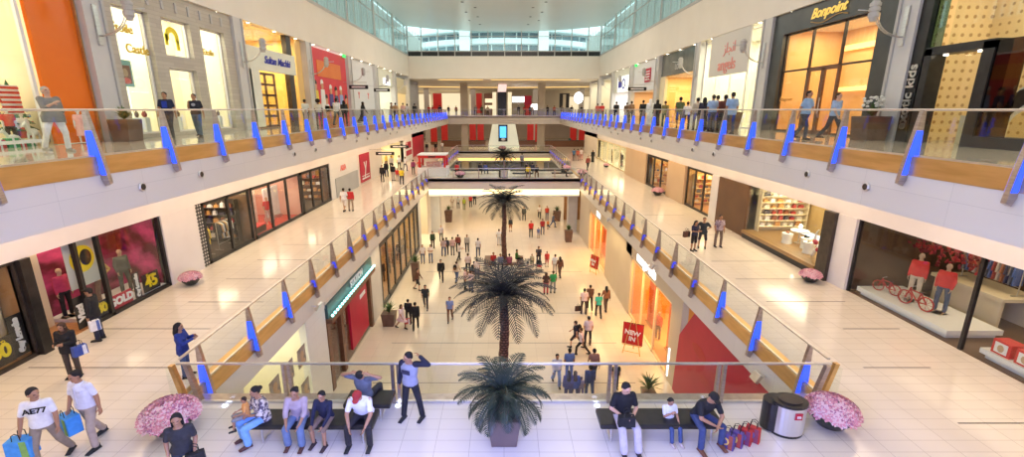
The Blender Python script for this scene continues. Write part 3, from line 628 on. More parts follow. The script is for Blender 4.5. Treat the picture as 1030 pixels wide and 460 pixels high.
o = thing('wall_poster', 'large coral and white poster beside the far middle shop', 'poster', (-13.7, 66.8, F2 + .2)); MB().box(-.05, 0, -2.6, 2.6, 0, 2.8).build('sheet', M_paper, o); MB().box(0, .02, -2.0, 2.0, .5, 1.2).box(0, .02, -2.2, 1.6, 1.5, 2.4).build('print', M_redw, o)
struct('wall_shop_pier', MB().box(-13.75, -14.3, 64, 69.6, F2, BZ), M_white)
struct('wall_middle_end_left', MB().box(-13.8, -14.3, 69.6, Y3, F2, 10.7), M_redw)
blade_sign(-12.2, 47.4, 8.7, 'black oval hanging sign above the crowd on the middle floor', 1.9); blade_sign(-12.4, 55.0, 8.8, 'black oval hanging sign farther back on the middle floor', 2.2)

# right
room(1, 4, 17.3, F2, BZ, 5.0, noisy('shop_taupe', (.12, .062, .028), (.09, .045, .022), .8, .6), noisy('taupe_floor', (.16, .09, .045), (.13, .07, .035), 1, .35), XM, 330, WARM)
pane(1, XM, 4, 12.55, F2, BZ, None); pane(1, XM, 12.65, 17.25, F2, BZ, None)
wf = MB()
for y in (12.6, 17.3): wf.box(13.86, 13.96, y - .05, y + .05, F2, BZ)
struct('window_shop_frame', wf, M_black)
struct('wall_shop_pier', MB().box(13.75, 14.3, 17.35, 18.35, F2, BZ), M_white)
o = MB().box(14.0, 15.8, 13.2, 17.0, F2 + .15, F2 + .32).box(14.1, 15.7, 13.3, 16.9, F2, F2 + .15).build('display_platform', M_paper); tag(o, 'raised white platform under the mannequins in red sweaters', 'platform')
o = MB().box(14.05, 15.6, 8.6, 12.2, F2 + .15, F2 + .30).box(14.15, 15.5, 8.7, 12.1, F2, F2 + .15).build('display_platform', M_paper); tag(o, 'low white platform with red printed boxes', 'platform')
o = MB().box(16.2, 17.6, 13.8, 16.4, F2 + 1.0, F2 + 1.12).box(16.3, 16.4, 13.9, 16.3, F2, F2 + 1.0).box(17.4, 17.5, 13.9, 16.3, F2, F2 + 1.0).build('counter', M_cream); tag(o, 'cream counter shelf behind the glass of the red sweater shop', 'counter')
# showcase
room(1, 18.4, 25.4, F2 + .45, BZ, 3.2, noisy('ivory_wall', (.60, .42, .18), (.54, .36, .14), .8, .6), None, XM, 560, (1, .88, .6)); pane(1, 13.7, 19.0, 25.2, F2 + .45, BZ, None)
o = MB().box(13.55, 16.4, 19.02, 25.3, F2 + .28, F2 + .45).build('showcase_floor', noisy('amber_boards', (.34, .20, .08), (.28, .16, .06), 1, .35, 0, (6, 1, 1))); tag(o, 'amber raised floor of the shoe showcase', 'platform')
o = MB().box(13.62, 16.4, 19.02, 25.3, F2, F2 + .28).build('showcase_plinth', M_black); tag(o, 'black plinth under the shoe showcase', 'plinth')
struct('wall_shop_post', MB().box(13.6, 14.3, 18.35, 19.0, F2, BZ), M_dark)
struct('wall_shop_post', MB().box(13.7, 14.3, 25.4, 29.0, F2, BZ), noisy('umber_panel', (.15, .075, .035), (.12, .06, .03), .8, .5))
struct('wall_shop_pier', MB().box(13.68, 14.3, 29.0, 30.0, F2, BZ), M_white)
room(1, 30.1, 34.6, F2, BZ, 3.5, noisy('amber_shelf', (.80, .50, .16), (.62, .36, .10), 1.2, .6), M_wood, XM, 420, (1, .8, .42)); pane(1, XM, 30.1, 34.6, F2, BZ, M_dark, .16, 2)
struct('wall_shop_pier', MB().box(13.7, 14.3, 34.7, 38.4, F2, BZ), noisy('beige_pier', (.72, .52, .32), (.70, .50, .30), .8, .5))
room(1, 38.5, 44.5, F2, BZ, 3.5, M_gold_wall, M_wood, XM, 300, (1, .8, .5)); pane(1, XM, 38.5, 44.5, F2, BZ, M_black, .22, 2)
struct('wall_shop_pier', MB().box(13.7, 14.3, 44.5, 52.0, F2, BZ), noisy('beige_pier', (.72, .52, .32), (.70, .50, .30), .8, .5))
room(1, 52.0, 69, F2, BZ, 4.5, M_bright, None, XM, 1300, (1, .88, .55)); pane(1, XM, 52.0, 69, F2, BZ, M_cream, .2, 4)
struct('wall_middle_end_right', MB().box(13.8, 14.3, 69, Y3, F2, 10.7), M_wall)

# ---- ground floor facades, flush with the void edge
XG = 8.15; GZ = 4.82
def gwall(s, y0, y1, z0, z1, m, x=XG, d=.3, nm='wall_ground_facade'): return struct(nm, MB().box(s * x, s * (x + d), y0, y1, z0, z1), m)
# left
gwall(-1, -6, 12.6, 0, GZ, M_white)
room(-1, 12.6, 17.3, 0, 4.7, 3.0, M_bright, None, XG + .1, 320, (1, .9, .62)); pane(-1, XG + .02, 12.6, 17.3, 0, 4.7)
gwall(-1, 17.2, 19.2, 0, GZ, M_blockw)
room(-1, 19.3, 26.4, 0, 4.3, 3.5, noisy('maroon_wall', (.30, .06, .04), (.24, .04, .03), .7, .5), M_brown, XG + .2, 200, WARM); pane(-1, XG + .1, 19.3, 26.4, 0, 3.6)
gwall(-1, 19.3, 26.4, 4.3, GZ, M_wall)
M_wg = noisy('warm_stone', (.66, .56, .42), (.62, .52, .38), .6, .45)
c = thing('shop_canopy', 'dark wood canopy with teal bulbs and silver letters over the red shop', 'canopy', (-XG, 22.85, 3.55))
MB().box(-.3, .28, -3.6, 3.6, 0, .22).build('board', M_brown, c); MB().box(-.2, .10, -3.55, 3.55, .22, .9).build('header', noisy('petrol_green', (.06, .14, .14), (.05, .11, .11), .6, .4), c)
bl_ = None
for k in range(22):
    if bl_ is None: bl_ = MB().ell((0, 0, 0), (.07, .07, .07), 8, 6).build('bulb', mat('teal_bulbs', (.3, .9, .85), .4, emit=3.0, ecol=(.35, .95, .9)), c); q_ = bl_
    else: q_ = bl_.copy(); C.objects.link(q_)
    q_.location = (.26, -3.45 + k * .33, .36)
lettering('STATION', .5, (.13, .6, .66), '+x', M_whitep, c, bold=.02)
gp = MB()
for y in (19.5, 21.2, 26.2): gp.box(-XG, -XG - .3, y - .18, y + .18, 0, 3.6)
struct('wall_ground_post', gp, M_brown)
o = MB().box(-XG + .02, -XG - .1, 22.3, 25.3, .5, 3.4).build('hanging_banner', M_redw); tag(o, 'tall bright red banner panel in the doorway under the canopy', 'banner')
MB().box(-XG + .03, -XG + .02, 24.0, 25.0, 2.7, 2.95).build('print', M_whitep, o)
gwall(-1, 26.4, 28.6, 0, GZ, noisy('pier_paint', (0.62, 0.60, 0.57), (0.66, 0.64, 0.61), 1, .5))
room(-1, 28.6, 42.5, 0, 4.6, 4.0, noisy('amber_shelf', (.80, .50, .16), (.62, .36, .10), 1.2, .6), M_wood, XG + .1, 620, (1, .8, .45)); pane(-1, XG + .05, 28.6, 42.5, 0, 4.6, M_black, .35, 6)
gwall(-1, 28.6, 48, 4.6, GZ, M_wall); gwall(-1, 42.5, 43.6, 0, GZ, M_col)
room(-1, 43.6, 48, 0, 4.6, 4.0, M_bright, None, XG + .1, 420, (1, .9, .6))
for i, (y, z) in enumerate(((14.3, 3.5), (15.4, 3.5), (16.5, 3.5), (14.3, 2.0), (15.4, 2.0), (16.5, 2.0))):
    t = thing('portrait_photo', 'small grey portrait photo pasted on the bright ground-floor window', 'photo', (-XG + .02, y, z), 0, 'portrait photos on the ground window')
    MB().box(0, .02, -.35, .35, -.4, .4).build('print', noisy('photo_grey', (.26, .22, .20), (.45, .40, .36), 3, .6), t); MB().ell((.03, 0, .05), (.02, .16, .2)).ell((.025, 0, -.26), (.02, .26, .14)).build('portrait', M_skin_m, t)
# right
gwall(1, -6, 10.2, 0, GZ, M_white)
hp = MB().prism([(10.2, 0), (19.5, 0), (19.3, 3.0), (17.9, 4.78), (10.2, 4.78)], 'x', XG - .03, XG + .2)
o = hp.build('red_hoarding', M_redw); tag(o, 'huge deep red hoarding with a cut corner on the ground floor', 'hoarding')
sw = MB()
for (a, b_, r) in ((17.2, 3.3, .7), (15.2, 3.1, .9), (16.3, 2.4, .6)): sw.ell((XG - .035, a, b_), (.01, r, r * .35), 20, 8)
MBo = sw.build('faded_print', noisy('faded_red', (.48, .02, .03), (.52, .03, .035), 1, .5)); MBo.parent = o
M_glow = noisy('orange_shop_wall', (.95, .42, .08), (.90, .34, .05), .7, .5)
struct('wall_ground_facade', MB().box(XG, XG + .3, 19.3, 20.6, 0, GZ).box(XG, XG + .3, 20.6, 29.2, 4.0, GZ).box(XG, XG + .3, 27.9, 35.2, 0, GZ).box(XG, XG + .3, 35.2, 42.5, 3.9, GZ).box(XG, XG + .3, 42.5, 48, 0, GZ), M_wg)
room(1, 20.6, 27.9, 0, 4.0, 4.0, M_glow, noisy('amber_floor', (.75, .45, .18), (.7, .4, .15), 1, .3), XG + .3, 900, (1, .62, .22)); pane(1, XG + .1, 20.6, 27.9, 0, 4.0, mat('pale_frame', (.9, .75, .45), .4), .16, 2)
room(1, 35.2, 42.5, 0, 3.9, 4.0, M_glow, noisy('amber_floor', (.75, .45, .18), (.7, .4, .15), 1, .3), XG + .3, 900, (1, .62, .22)); pane(1, XG + .1, 35.2, 42.5, 0, 3.9, mat('pale_frame', (.9, .75, .45), .4), .16, 2)
o = lettering('mango kids', .78, (XG - .02, 24.9, 4.42), '-x', mat('lit_white', (1, 1, 1), .4, emit=1.2), None, 'shop_lettering', bold=.03); tag(o, 'glowing white shop name above the orange-lit ground shop', 'lettering')
o = lettering('zona', .8, (XG - .02, 38.5, 4.35), '-x', mat('lit_white', (1, 1, 1), .4, emit=1.2), None, 'shop_lettering', bold=.03); tag(o, 'glowing white shop name on the farther orange-lit ground shop', 'lettering')
area('shopfront_lamp', (XG - .6, 24.2, 3.9), .6, 6.5, 420, (1, .58, .16)); area('shopfront_lamp', (XG - .6, 38.5, 3.8), .6, 6, 420, (1, .58, .16))
area('shopfront_lamp', (XG - .9, 31.5, 4.6), .6, 5, 160, (1, .7, .3)); area('shopfront_lamp', (-XG + .9, 31.5, 4.6), .6, 12, 260, (1, .75, .4)); area('shopfront_lamp', (-XG + 1.0, 44, 4.6), .6, 6, 200, (1, .85, .5))
o = MB().box(XG - .02, XG + .06, 17.98 + 2.3, 18.1 + 2.3, .2, 1.7).build('tube_light', M_screenw); tag(o, 'short upright white tube light between red hoarding and orange shop', 'light')
for s in (-1, 1):
    struct('wall_ground_far', MB().box(s * 14, s * 14.3, 48, Y3, 0, 4.95), M_wg)
    struct('wall_ground_return', MB().box(s * 8.2, s * 14.3, 47.9, 48.2, 0, 4.95), M_wg)
room(-1, 52, 64, 0, 4.4, 3.5, M_bright, None, 14.4, 500, (1, .88, .6))
o = MB().box(7.3, 9.6, 54.6, 54.9, 0, 3.9).build('timber_screen', noisy('timber_tan', (.50, .26, .10), (.42, .21, .08), 1, .5, 0, (1, 1, 6))); tag(o, 'tan timber wall panel beyond the bridge beside a dark doorway', 'panel')
o = MB().box(8.3, 8.9, 54.5, 54.62, 0, 3.6).build('doorway_panel', M_dark); tag(o, 'tall dark doorway strip in the tan timber panel', 'door')

# round downlights under the upper bulkheads
dn = None
for s in (-1, 1):
    for k in range(20):
        if dn is None: dn = MB().lathe([(0, -.01), (.08, -.01), (.08, .02)], n=12).build('soffit_downlight', M_lamp); o = dn
        else: o = dn.copy(); C.objects.link(o)
        o.location = (s * 14.22, 9.5 + k * 3.0, HB - .005); tag(o, 'small round downlight under the %s high wall above the upper shops' % ('left' if s < 0 else 'right'), 'light', 'downlights above the %s upper shops' % ('left' if s < 0 else 'right'))
# ------------------------------------------------------------------ balustrades
def fin_parts(parent, o, y, blue, big=True):
    """one raked fin post at distance y; o = +1 when the void is on +x of the rail"""
    poly = [(-0.03, 1.08), (0.05, 1.08), (0.20, 0.02), (0.27, -0.60), (0.15, -0.66), (0.06, -0.45), (-0.09, 0.0)]
    poly = [(p[0] * o, p[1]) for p in poly]
    p = MB().prism(poly, 'y', y - 0.05, y + 0.05).build('post', M_finm, parent)
    top = 0.55 if blue == 1 else 0.34
    if blue == 1: lp = [(-0.04, 0.62), (0.10, 0.62), (0.185, 0.03), (0.235, -0.40), (0.12, -0.40), (-0.065, 0.0)]
    else: lp = [(0.0, 0.16), (0.13, 0.16), (0.17, 0.0), (0.20, -0.15), (0.08, -0.15), (-0.03, 0.0)]
    lp = [(q[0] * o, q[1]) for q in lp]
    MB().prism(lp, 'y', y - 0.065, y + 0.065).build('light_panel', M_bluel if blue == 1 else M_bluel2, p)
    return p
def balustrade(name, label, x, o, ys, z, blue=lambda i: 1, glass_m=None, y_first=None):
    r = thing('glass_balustrade', label, 'balustrade', (x, 0, z))
    a, b_ = (ys[0] if y_first is None else y_first), ys[-1]
    MB().box(-.035, .035, a, b_, 1.06, 1.11).build('handrail', M_steel, r, bevel=.012)
    MB().box(.0 * o, .06 * o, a, b_, 0.0, 0.07).build('bottom_channel', M_steel, r)
    for i, y in enumerate(ys): fin_parts(r, o, y, blue(i))
    for q0, q1 in zip(ys[:-1], ys[1:]): MB().box(-.008 + .03 * o, .008 + .03 * o, q0 + .08, q1 - .08, 0.05, 1.05).build('glass_panel', glass_m or M_glass, r)
    return r
ys3 = [1.2 + 2.4 * k for k in range(33)]
balustrade('', 'long glass balustrade with blue-lit fins along the left upper gallery', -V3X - .08, 1, ys3, F3)
balustrade('', 'long glass balustrade with blue-lit fins along the right upper gallery', V3X + .08, -1, ys3, F3)
ys2 = [10.9 + 2.4 * k for k in range(16)]
balustrade('', 'glass balustrade along the left middle gallery, nearest post at the flower bowl', -VX - .08, 1, ys2, F2, lambda i: 1 if i < 3 else 2, y_first=10.2)
balustrade('', 'glass balustrade along the right middle gallery, nearest post at the steel bin', VX + .08, -1, ys2, F2, lambda i: 1 if i < 3 else 2, y_first=10.2)
ys4 = [56.0 + 2.4 * k for k in range(11)]
balustrade('', 'distant glass balustrade left of the second opening in the middle floor', -VX - .08, 1, ys4, F2, lambda i: 2)
balustrade('', 'distant glass balustrade right of the second opening in the middle floor', VX + .08, -1, ys4, F2, lambda i: 2)
def cross_rail(label, x0, x1, y, z, n, near=False, ends=True):
    r = thing('glass_balustrade', label, 'balustrade', (0, y, z))
    MB().box(x0, x1, -.035, .035, 1.06, 1.11).build('handrail', M_steel, r, bevel=.012)
    MB().box(x0, x1, -.03, .03, 0, .06).build('bottom_channel', M_steel, r)
    st = (x1 - x0) / n
    for k in range(n + 1):
        x = x0 + k * st
        if near and (k in (0, n)): continue
        pm = MB()
        for dx in ((-.07, .07) if near else (0,)): pm.prism([(dx - .035 + x, 1.08), (dx + .035 + x, 1.08), (dx + .045 + x, -.35), (dx - .045 + x, -.35)], 'y', -.05, .05)
        pm.build('post', M_finm, r)
    for k in range(n): MB().box(x0 + k * st + .1, x0 + (k + 1) * st - .1, .02, .036, .05, 1.05).build('glass_panel', M_glass, r)
    return r
cross_rail('front glass balustrade with steel handrail behind the benches and palm', -8.0, 8.0, 10.0, F2, 6, True)
cross_rail('glass balustrade on the near side of the second bridge', -8, 8, Y1 + .1, F2, 6)
cross_rail('glass balustrade on the far side of the second bridge', -8, 8, Y2 - .1, F2, 6)
cross_rail('glass balustrade at the far end of the middle floor opening', -8, 8, Y3 + .1, F2, 6)
cross_rail('glass balustrade at the far end of the upper opening', -9.5, 9.5, Y3 + .1, F3, 8)
# big bronze corner fins where side and front rails meet
for s, nm in ((-1, 'left'), (1, 'right')):
    t = thing('corner_post', 'bronze double corner post of the front balustrade beside the ' + ('left flower bowl' if s < 0 else 'right flower bowl'), 'post', (s * 7.98, 10.0, F2))
    for k, dx in enumerate((-.12, .16)):
        MB().prism([((dx - .04), 1.07), ((dx + .06), 1.07), (dx + .06 - s * .30, -.4), (dx - .08 - s * .30, -.4)], 'y', -.12 + .1 * k, .0 + .1 * k).build('blade', M_gold if k == (1 if s > 0 else 0) else M_finm, t)
    MB().box(s * .20, s * .24, -.1, .3, 0, 1.0).build('glass_panel', M_glass, t)
# stud lights along the near edge
st0 = None
for x in (-6.9, -5.3, -2.62, -0.28, 0.28, 2.3, 5.05, 6.9):
    if st0 is None: st0 = MB().lathe([(0, .02), (.045, .02), (.06, .005), (.06, -.01)], n=12).build('floor_stud_light', M_led); o = st0
    else: o = st0.copy(); C.objects.link(o)
    o.location = (x, 9.86, F2 + .036 if False else F2 + .012); tag(o, 'small blue-white floor stud light along the front balustrade', 'light', 'stud lights at the front balustrade')
# round black spotlights on the upper fascias
sp = None
for s in (-1, 1):
    for k in range(12):
        if sp is None:
            sp = thing('fascia_spotlight', '', 'light'); MB().lathe([(.0, .0), (.12, .0), (.12, .03), (.10, .05), (.0, .05)], n=16).build('rim', M_steel, sp); MB().lathe([(0, .05), (.085, .05), (.06, .065), (0, .06)], n=14).build('lens', M_dark, sp); o = sp
        else: o = copy_tree(sp)
        o.location = (s * V3X, 11.9 + 9.0 * (k // 2) + 2.4 * (k % 2), 11.13); o.rotation_euler = (0, -s * PI / 2, 0)
        tag(o, 'small round steel-rimmed spotlight set in the %s upper fascia' % ('left' if s < 0 else 'right'), 'light', 'spotlights in the %s upper fascia' % ('left' if s < 0 else 'right'))
# angled floodlights under the middle rails
for i, (s, y) in enumerate(((-1, 17.6), (-1, 30), (1, 12.4), (1, 22.6), (1, 33))):
    t = thing('angled_floodlight', ['silver floodlight on the left fascia above the bright ground window', 'silver floodlight on the left fascia far along', 'blue-lit floodlight on the fascia above the red hoarding', 'silver floodlight above the glowing white shop name', 'silver floodlight farther along the right fascia'][i], 'light', (s * 7.98, y, 5.2))
    MB().tube([(0, 0, 0), (-s * .22, 0, -.05)], .03).build('arm', M_steel, t); M = Matrix.Rotation(R(30), 3, 'Y'); MB().obox((-s * .28, 0, -.02), (.12, .36, .30), M).build('head', M_steel, t, bevel=.02)

# ------------------------------------------------------------------ palms
M_frond = noisy('palm_frond', (.02, .026, .03), (.045, .05, .06), 3, .55)
M_frond2 = noisy('palm_frond_small', (.015, .028, .02), (.03, .05, .035), 3, .5)
M_trunk = bricky('palm_trunk', (.30, .15, .12), (.17, .08, .07), (.03, .02, .02), .16, .12, mortar=.02, rough=.8, axes='xz', offset=.5)
def fronds(nf, Lf, droop, lw, seed, up0=1.15, lk=.24):
    rnd = random.Random(seed); mb = MB()
    for i in range(nf):
        az = i * 2.39996 + rnd.uniform(-.15, .15); ring = i / nf; el = up0 - ring * (up0 + .18) + rnd.uniform(-.1, .1); Lr = Lf * rnd.uniform(.85, 1.05)
        h = Vector((math.cos(az), math.sin(az), 0)); p = Vector((0, 0, 0)) + h * .08; pts = [p.copy()]; n = 11
        for k in range(n):
            d = h * math.cos(el) + Vector((0, 0, math.sin(el))); p = p + d * (Lr / n); pts.append(p.copy()); el -= droop / n * (1 + .8 * k / n)
        mb.tube(pts, [.022 * (1 - .8 * k / n) + .004 for k in range(n + 1)], 5)
        side = h.cross(Vector((0, 0, 1)))
        for k in range(1, n + 1):
            for q in (0, .5):
                if k == n and q: continue
                a = pts[k].lerp(pts[min(k + 1, n)], q); d = (pts[k] - pts[k - 1]).normalized(); fr = (k + q) / n
                ll = Lf * lk * math.sin(PI * min(1, fr * .80 + .2)) ** .7 + .04
                for sg in (-1, 1):
                    dr = (side * sg * .85 + d * .75 + Vector((0, 0, -.12 - .22 * rnd.random()))).normalized(); nrm = d * lw
                    tip = a + dr * ll; mid = a + dr * ll * .5 + Vector((0, 0, .02))
                    mb.add([a - nrm * .6, a + nrm * .6, mid + nrm, mid - nrm, tip], [(0, 1, 2, 3), (3, 2, 4)])
    return mb
def palm(x, y, z, h, Lf, label, nf=44, seed=1, fr=None):
    t = thing('palm_tree', label, 'palm tree', (x, y, z))
    k = int(h / .25); pts = [(0.03 * math.sin(i * .5), 0, h * i / k) for i in range(k + 1)]
    rad = [(.24 - .06 * i / k) * (1.08 if i % 2 else .95) for i in range(k + 1)]
    MB().tube(pts, rad, 12).build('trunk', M_trunk, t, smooth=False)
    if fr is None: fr = fronds(nf, Lf, 1.05, .030, seed, 1.25).build('fronds', M_frond, t)
    else: fr = fr.copy(); C.objects.link(fr); fr.parent = t
    fr.location = (0, 0, h); return t, fr
t, fr0 = palm(0, 18.0, 0, 5.5, 2.35, 'tall dark palm rising from the ground floor just behind the potted palm', 46)
palm(0, 38.0, 0, 5.5, 2.25, 'second tall palm on the ground floor with people seated round its foot', fr=fr0)
palm(0, 58.0, 0, 5.0, 2.25, 'third palm just past the second bridge, only its crown showing', fr=fr0)
palm(0, 76.0, 0, 5.6, 2.25, 'farthest palm crown before the far balustrade', fr=fr0)
pp = thing('potted_palm', 'small bushy palm in a square brown planter against the front balustrade', 'palm tree', (0, 8.78, F2))
pl = MB().prism([(-.27, 0), (.27, 0), (.36, .62), (.30, .62), (.29, .54), (-.29, .54), (-.30, .62), (-.36, .62)], 'y', -.30, .30)
pl.prism([(-.27, 0), (.27, 0), (.36, .62), (-.36, .62)], 'y', -.36, -.28).prism([(-.27, 0), (.27, 0), (.36, .62), (-.36, .62)], 'y', .28, .36)
pl.build('planter', noisy('planter_brown', (.14, .10, .085), (.17, .12, .10), 2, .45), pp, bevel=.01)
MB().tube([(0, 0, .5), (.01, 0, .8), (0, 0, 1.12)], [.11, .13, .10], 10).build('trunk', M_trunk, pp)
f = fronds(34, 1.10, 1.25, .017, 5, 1.3).build('fronds', M_frond2, pp); f.location = (0, 0, 1.1)
MB().ell((0, 0, .53), (.26, .26, .05)).build('soil', noisy('soil', (.02, .015, .012), (.05, .04, .03), 20, .9), pp)

# ------------------------------------------------------------------ flower bowls
M_flowers = [mat('petal_pink', (.80, .34, .40), .6), mat('petal_pale', (.90, .64, .66), .6), mat('petal_mauve', (.50, .18, .30), .6), mat('leaf_dark', (.03, .05, .03), .6)]
M_bowl = noisy('bowl_charcoal', (.022, .024, .022), (.035, .037, .035), 3, .4)
def flower_mesh(rw, hh, n, seed, ps):
    rnd = random.Random(seed); mb = MB()
    mb.ell((0, 0, 0), (rw * .93, rw * .93, hh * .86), 20, 8, 3)
    for i in range(n):
        z = rnd.random() ** .8; a = rnd.random() * 2 * PI; r = math.sqrt(max(0, 1 - z * z))
        c = Vector((rw * r * math.cos(a), rw * r * math.sin(a), hh * z)); nr = Vector((r * math.cos(a), r * math.sin(a), z + .3)).normalized()
        t1 = nr.orthogonal().normalized(); t2 = nr.cross(t1); mi = rnd.choice((0, 0, 1, 1, 2)); r0 = rnd.random() * 2
        for k in range(5):
            b_ = r0 + k * 2 * PI / 5; d = t1 * math.cos(b_) + t2 * math.sin(b_); e = t1 * -math.sin(b_) + t2 * math.cos(b_)
            mb.add([c, c + d * ps * .6 + e * ps * .38 + nr * .02, c + d * ps + nr * .045, c + d * ps * .6 - e * ps * .38 + nr * .02], [(0, 1, 2, 3)], mi)
    return mb
fb = None
def bowl(x, y, label, sc=1.0, z=F2):
    global fb
    if fb is None:
        t = thing('flower_bowl', '', 'planter'); fb = t
        MB().lathe([(0, 0), (.24, 0), (.32, .05), (.52, .30), (.58, .46), (.61, .48), (.61, .51), (.55, .50), (.45, .44), (0, .44)], n=32).build('bowl', M_bowl, t, smooth=True)
        f = flower_mesh(.62, .36, 380, 3, .105).build('flowers', M_flowers, t); f.location = (0, 0, .44); f['kind'] = 'stuff'
    else: t = copy_tree(fb)
    t.location = (x, y, z); t.scale = (sc, sc, sc); tag(t, label, 'planter'); return t
bowl(-7.55, 8.95, 'wide bowl of pink flowers left of the benches behind the woman in black', .92)
bowl(7.55, 9.15, 'wide bowl of pink flowers beside the steel bin', .86)
bowl(-13.1, 18.0, 'bowl of pink flowers at the white pier by the bag shop window', .66)
bowl(13.0, 18.3, 'bowl of pink flowers at the white pier by the shoe showcase', .66)
bowl(13.1, 38.6, 'small bowl of pink flowers beside the beige pier on the right', .8)
bowl(12.9, 58, 'distant small flower bowl by the glowing right shop', .6)
bowl(-4.7, 48.9, 'reddish flower bowl at the left of the second bridge rail', .85)
bowl(7.4, 54.6, 'flower bowl at the far right corner of the second bridge', .8)
bowl(8.6, 50.3, 'flower bowl just right of the second bridge beside the rail post', .85)
bowl(-8.7, 81.2, 'flower bowl at the far left rail corner of the middle floor', .9)
bowl(-0.3, 81.2, 'flower bowl centred on the far balustrade before the white tower', 1.1)
bowl(8.5, 81.2, 'flower bowl at the far right rail corner of the middle floor', .9)

# ------------------------------------------------------------------ bin, benches, planters
def steel_bin(x, y, label, sc=1, logo=True):
    t = thing('litter_bin', label, 'bin', (x, y, F2)); n = 28
    def halfcyl(r, cx, z0, z1, x0, mi=0):
        pl = [(cx + r * math.cos(a), r * .8 * math.sin(a)) for a in [2 * PI * k / n for k in range(n)]]; return MB().prism(pl, 'z', z0, z1, mi)
    halfcyl(.36, .06, .06, .74, 0).build('body', mat('satin_steel', (.72, .72, .75), .38, .75), t, smooth=False)
    o_ = halfcyl(.33, -.12, .04, .73, 0).build('back_shell', M_black, t); o_.location = (0, .12, 0)
    halfcyl(.37, .06, .74, .80, 0).build('lid', M_black, t); halfcyl(.24, .06, .80, .83, 0).build('lid_opening', M_dark, t); halfcyl(.355, .06, 0, .06, 0).build('base', M_black, t)
    if logo:
        MB().box(.02, .18, -.30, -.285, .50, .66).build('emblem', M_redw, t); lettering('m', .12, (.10, -.305, .58), '-y', M_whitep, t)
    t.scale = (sc, sc, sc); return t
steel_bin(6.35, 8.95, 'brushed steel and black litter bin with a small red square beside the flower bowl')
steel_bin(-.05, 48.9, 'distant steel litter bin with dark top on the second bridge', 1.15, False)
def bench(x, y, L, label, back=False, z=F2, m=None):
    t = thing('bench', label, 'bench', (x, y, z)); s_ = MB().box(-L/2, L/2, -.30, .30, .34, .46).build('seat', m or M_black, t, bevel=.03)
    for sx in (-1, 1):
        MB().tube([(sx*(L/2-.25), -.25, 0), (sx*(L/2-.25), -.25, .34)], .022).tube([(sx*(L/2-.25), .25, 0), (sx*(L/2-.25), .25, .34)], .022).tube([(sx*(L/2-.25), -.25, .02), (sx*(L/2-.25), .25, .02)], .02).build('leg', M_steel, t)
    return t
bench(-4.2, 8.83, 2.7, 'long black leather bench under the seated family of four')
bench(3.45, 8.85, 2.7, 'long black leather bench under the girl in white on the right')
bench(-3.2, 51.9, 5.6, 'long black bench on the left of the second bridge'); bench(4.0, 51.8, 6.6, 'long black bench on the right of the second bridge')
bench(2.0, 49.4, 2.2, 'short dark bench near the rail of the second bridge'); bench(6.3, 49.7, 2.3, 'short dark bench with one person near the right of the second bridge')
M_pot = noisy('pot_brown', (.13, .075, .05), (.18, .10, .07), 3, .45)
def pot_plant(x, y, z, label, h=.75, w=.5, leaf=.7, flower=None, seed=1, sh=.8):
    t = thing('potted_plant', label, 'plant', (x, y, z))
    MB().prism([(-w*.38, 0), (w*.38, 0), (w*.5, h), (-w*.5, h)], 'y', -w*.45, w*.45).build('planter', M_pot, t, bevel=.015)
    rnd = random.Random(seed); mb = MB()
    for i in range(60):
        a = rnd.random() * 2 * PI; e = rnd.uniform(.5, 1.4); L_ = leaf * rnd.uniform(.5, 1); d = Vector((math.cos(a)*math.cos(e)*sh, math.sin(a)*math.cos(e)*sh, math.sin(e)))
        s2 = Vector((-math.sin(a), math.cos(a), 0)) * .035; b0 = Vector((0, 0, h)); m_ = b0 + d * L_ * .6; tp = b0 + d * L_ + Vector((0, 0, -.12 * L_)) + Vector((math.cos(a), math.sin(a), 0)) * .15 * L_
        mb.add([b0 - s2*.4, b0 + s2*.4, m_ + s2, m_ - s2, tp], [(0, 1, 2, 3), (3, 2, 4)])
    mb.build('leaves', mat('leaf_green', (.10, .17, .05), .55), t)
    if flower:
        fm = MB()
        for i in range(26):
            a = rnd.random() * 2 * PI; q = rnd.random() * leaf * .5; fm.ell((math.cos(a) * q, math.sin(a) * q, h + leaf * rnd.uniform(.45, .95)), (.06, .06, .05), 6, 4)
        fm.build('blossoms', mat('blossom_white', (.85, .83, .74), .6), t)
    return t
pot_plant(-13.5, 16.75, F3, 'low leafy plant in a square brown pot by the stone shopfront pier', .75, .75, .6, seed=2)
pot_plant(13.4, 17.2, F3, 'white orchids in a big brown box planter beside the dark shopfront', .85, .9, .75, True, 4)
pot_plant(12.6, 26.9, F3, 'brown box planter of dry twigs beside the angels window', .95, 1.4, .7, seed=6)
pot_plant(-7.2, 26.4, 0, 'square pot with bushy plant by the dark column on the ground floor', .8, .85, .9, seed=3)
pot_plant(-6.95, 34.0, 0, 'tall slim brown planter with leafy top on the left of the ground floor', 1.5, .6, .9, seed=4)
pot_plant(6.7, 18.7, 0, 'leafy plant in a pot at the foot of the red hoarding', .5, .6, 1.0, seed=5)
p_ = P(571.5, 243, 0); pot_plant(p_.x, p_.y, 0, 'dark pot with pale leaves near the right column of the bridge', 1.2, .8, .8, seed=7)
p_ = P(560, 222, 0); pot_plant(p_.x, p_.y, 0, 'reddish planter with leafy top near the timber panel', 1.2, .9, .9, seed=8)
p_ = P(451.5, 223, 0); pot_plant(p_.x, p_.y, 0, 'orange-brown planter with leafy top under the second bridge', 1.4, .9, .9, seed=9)
p_ = P(370, 150, F2)
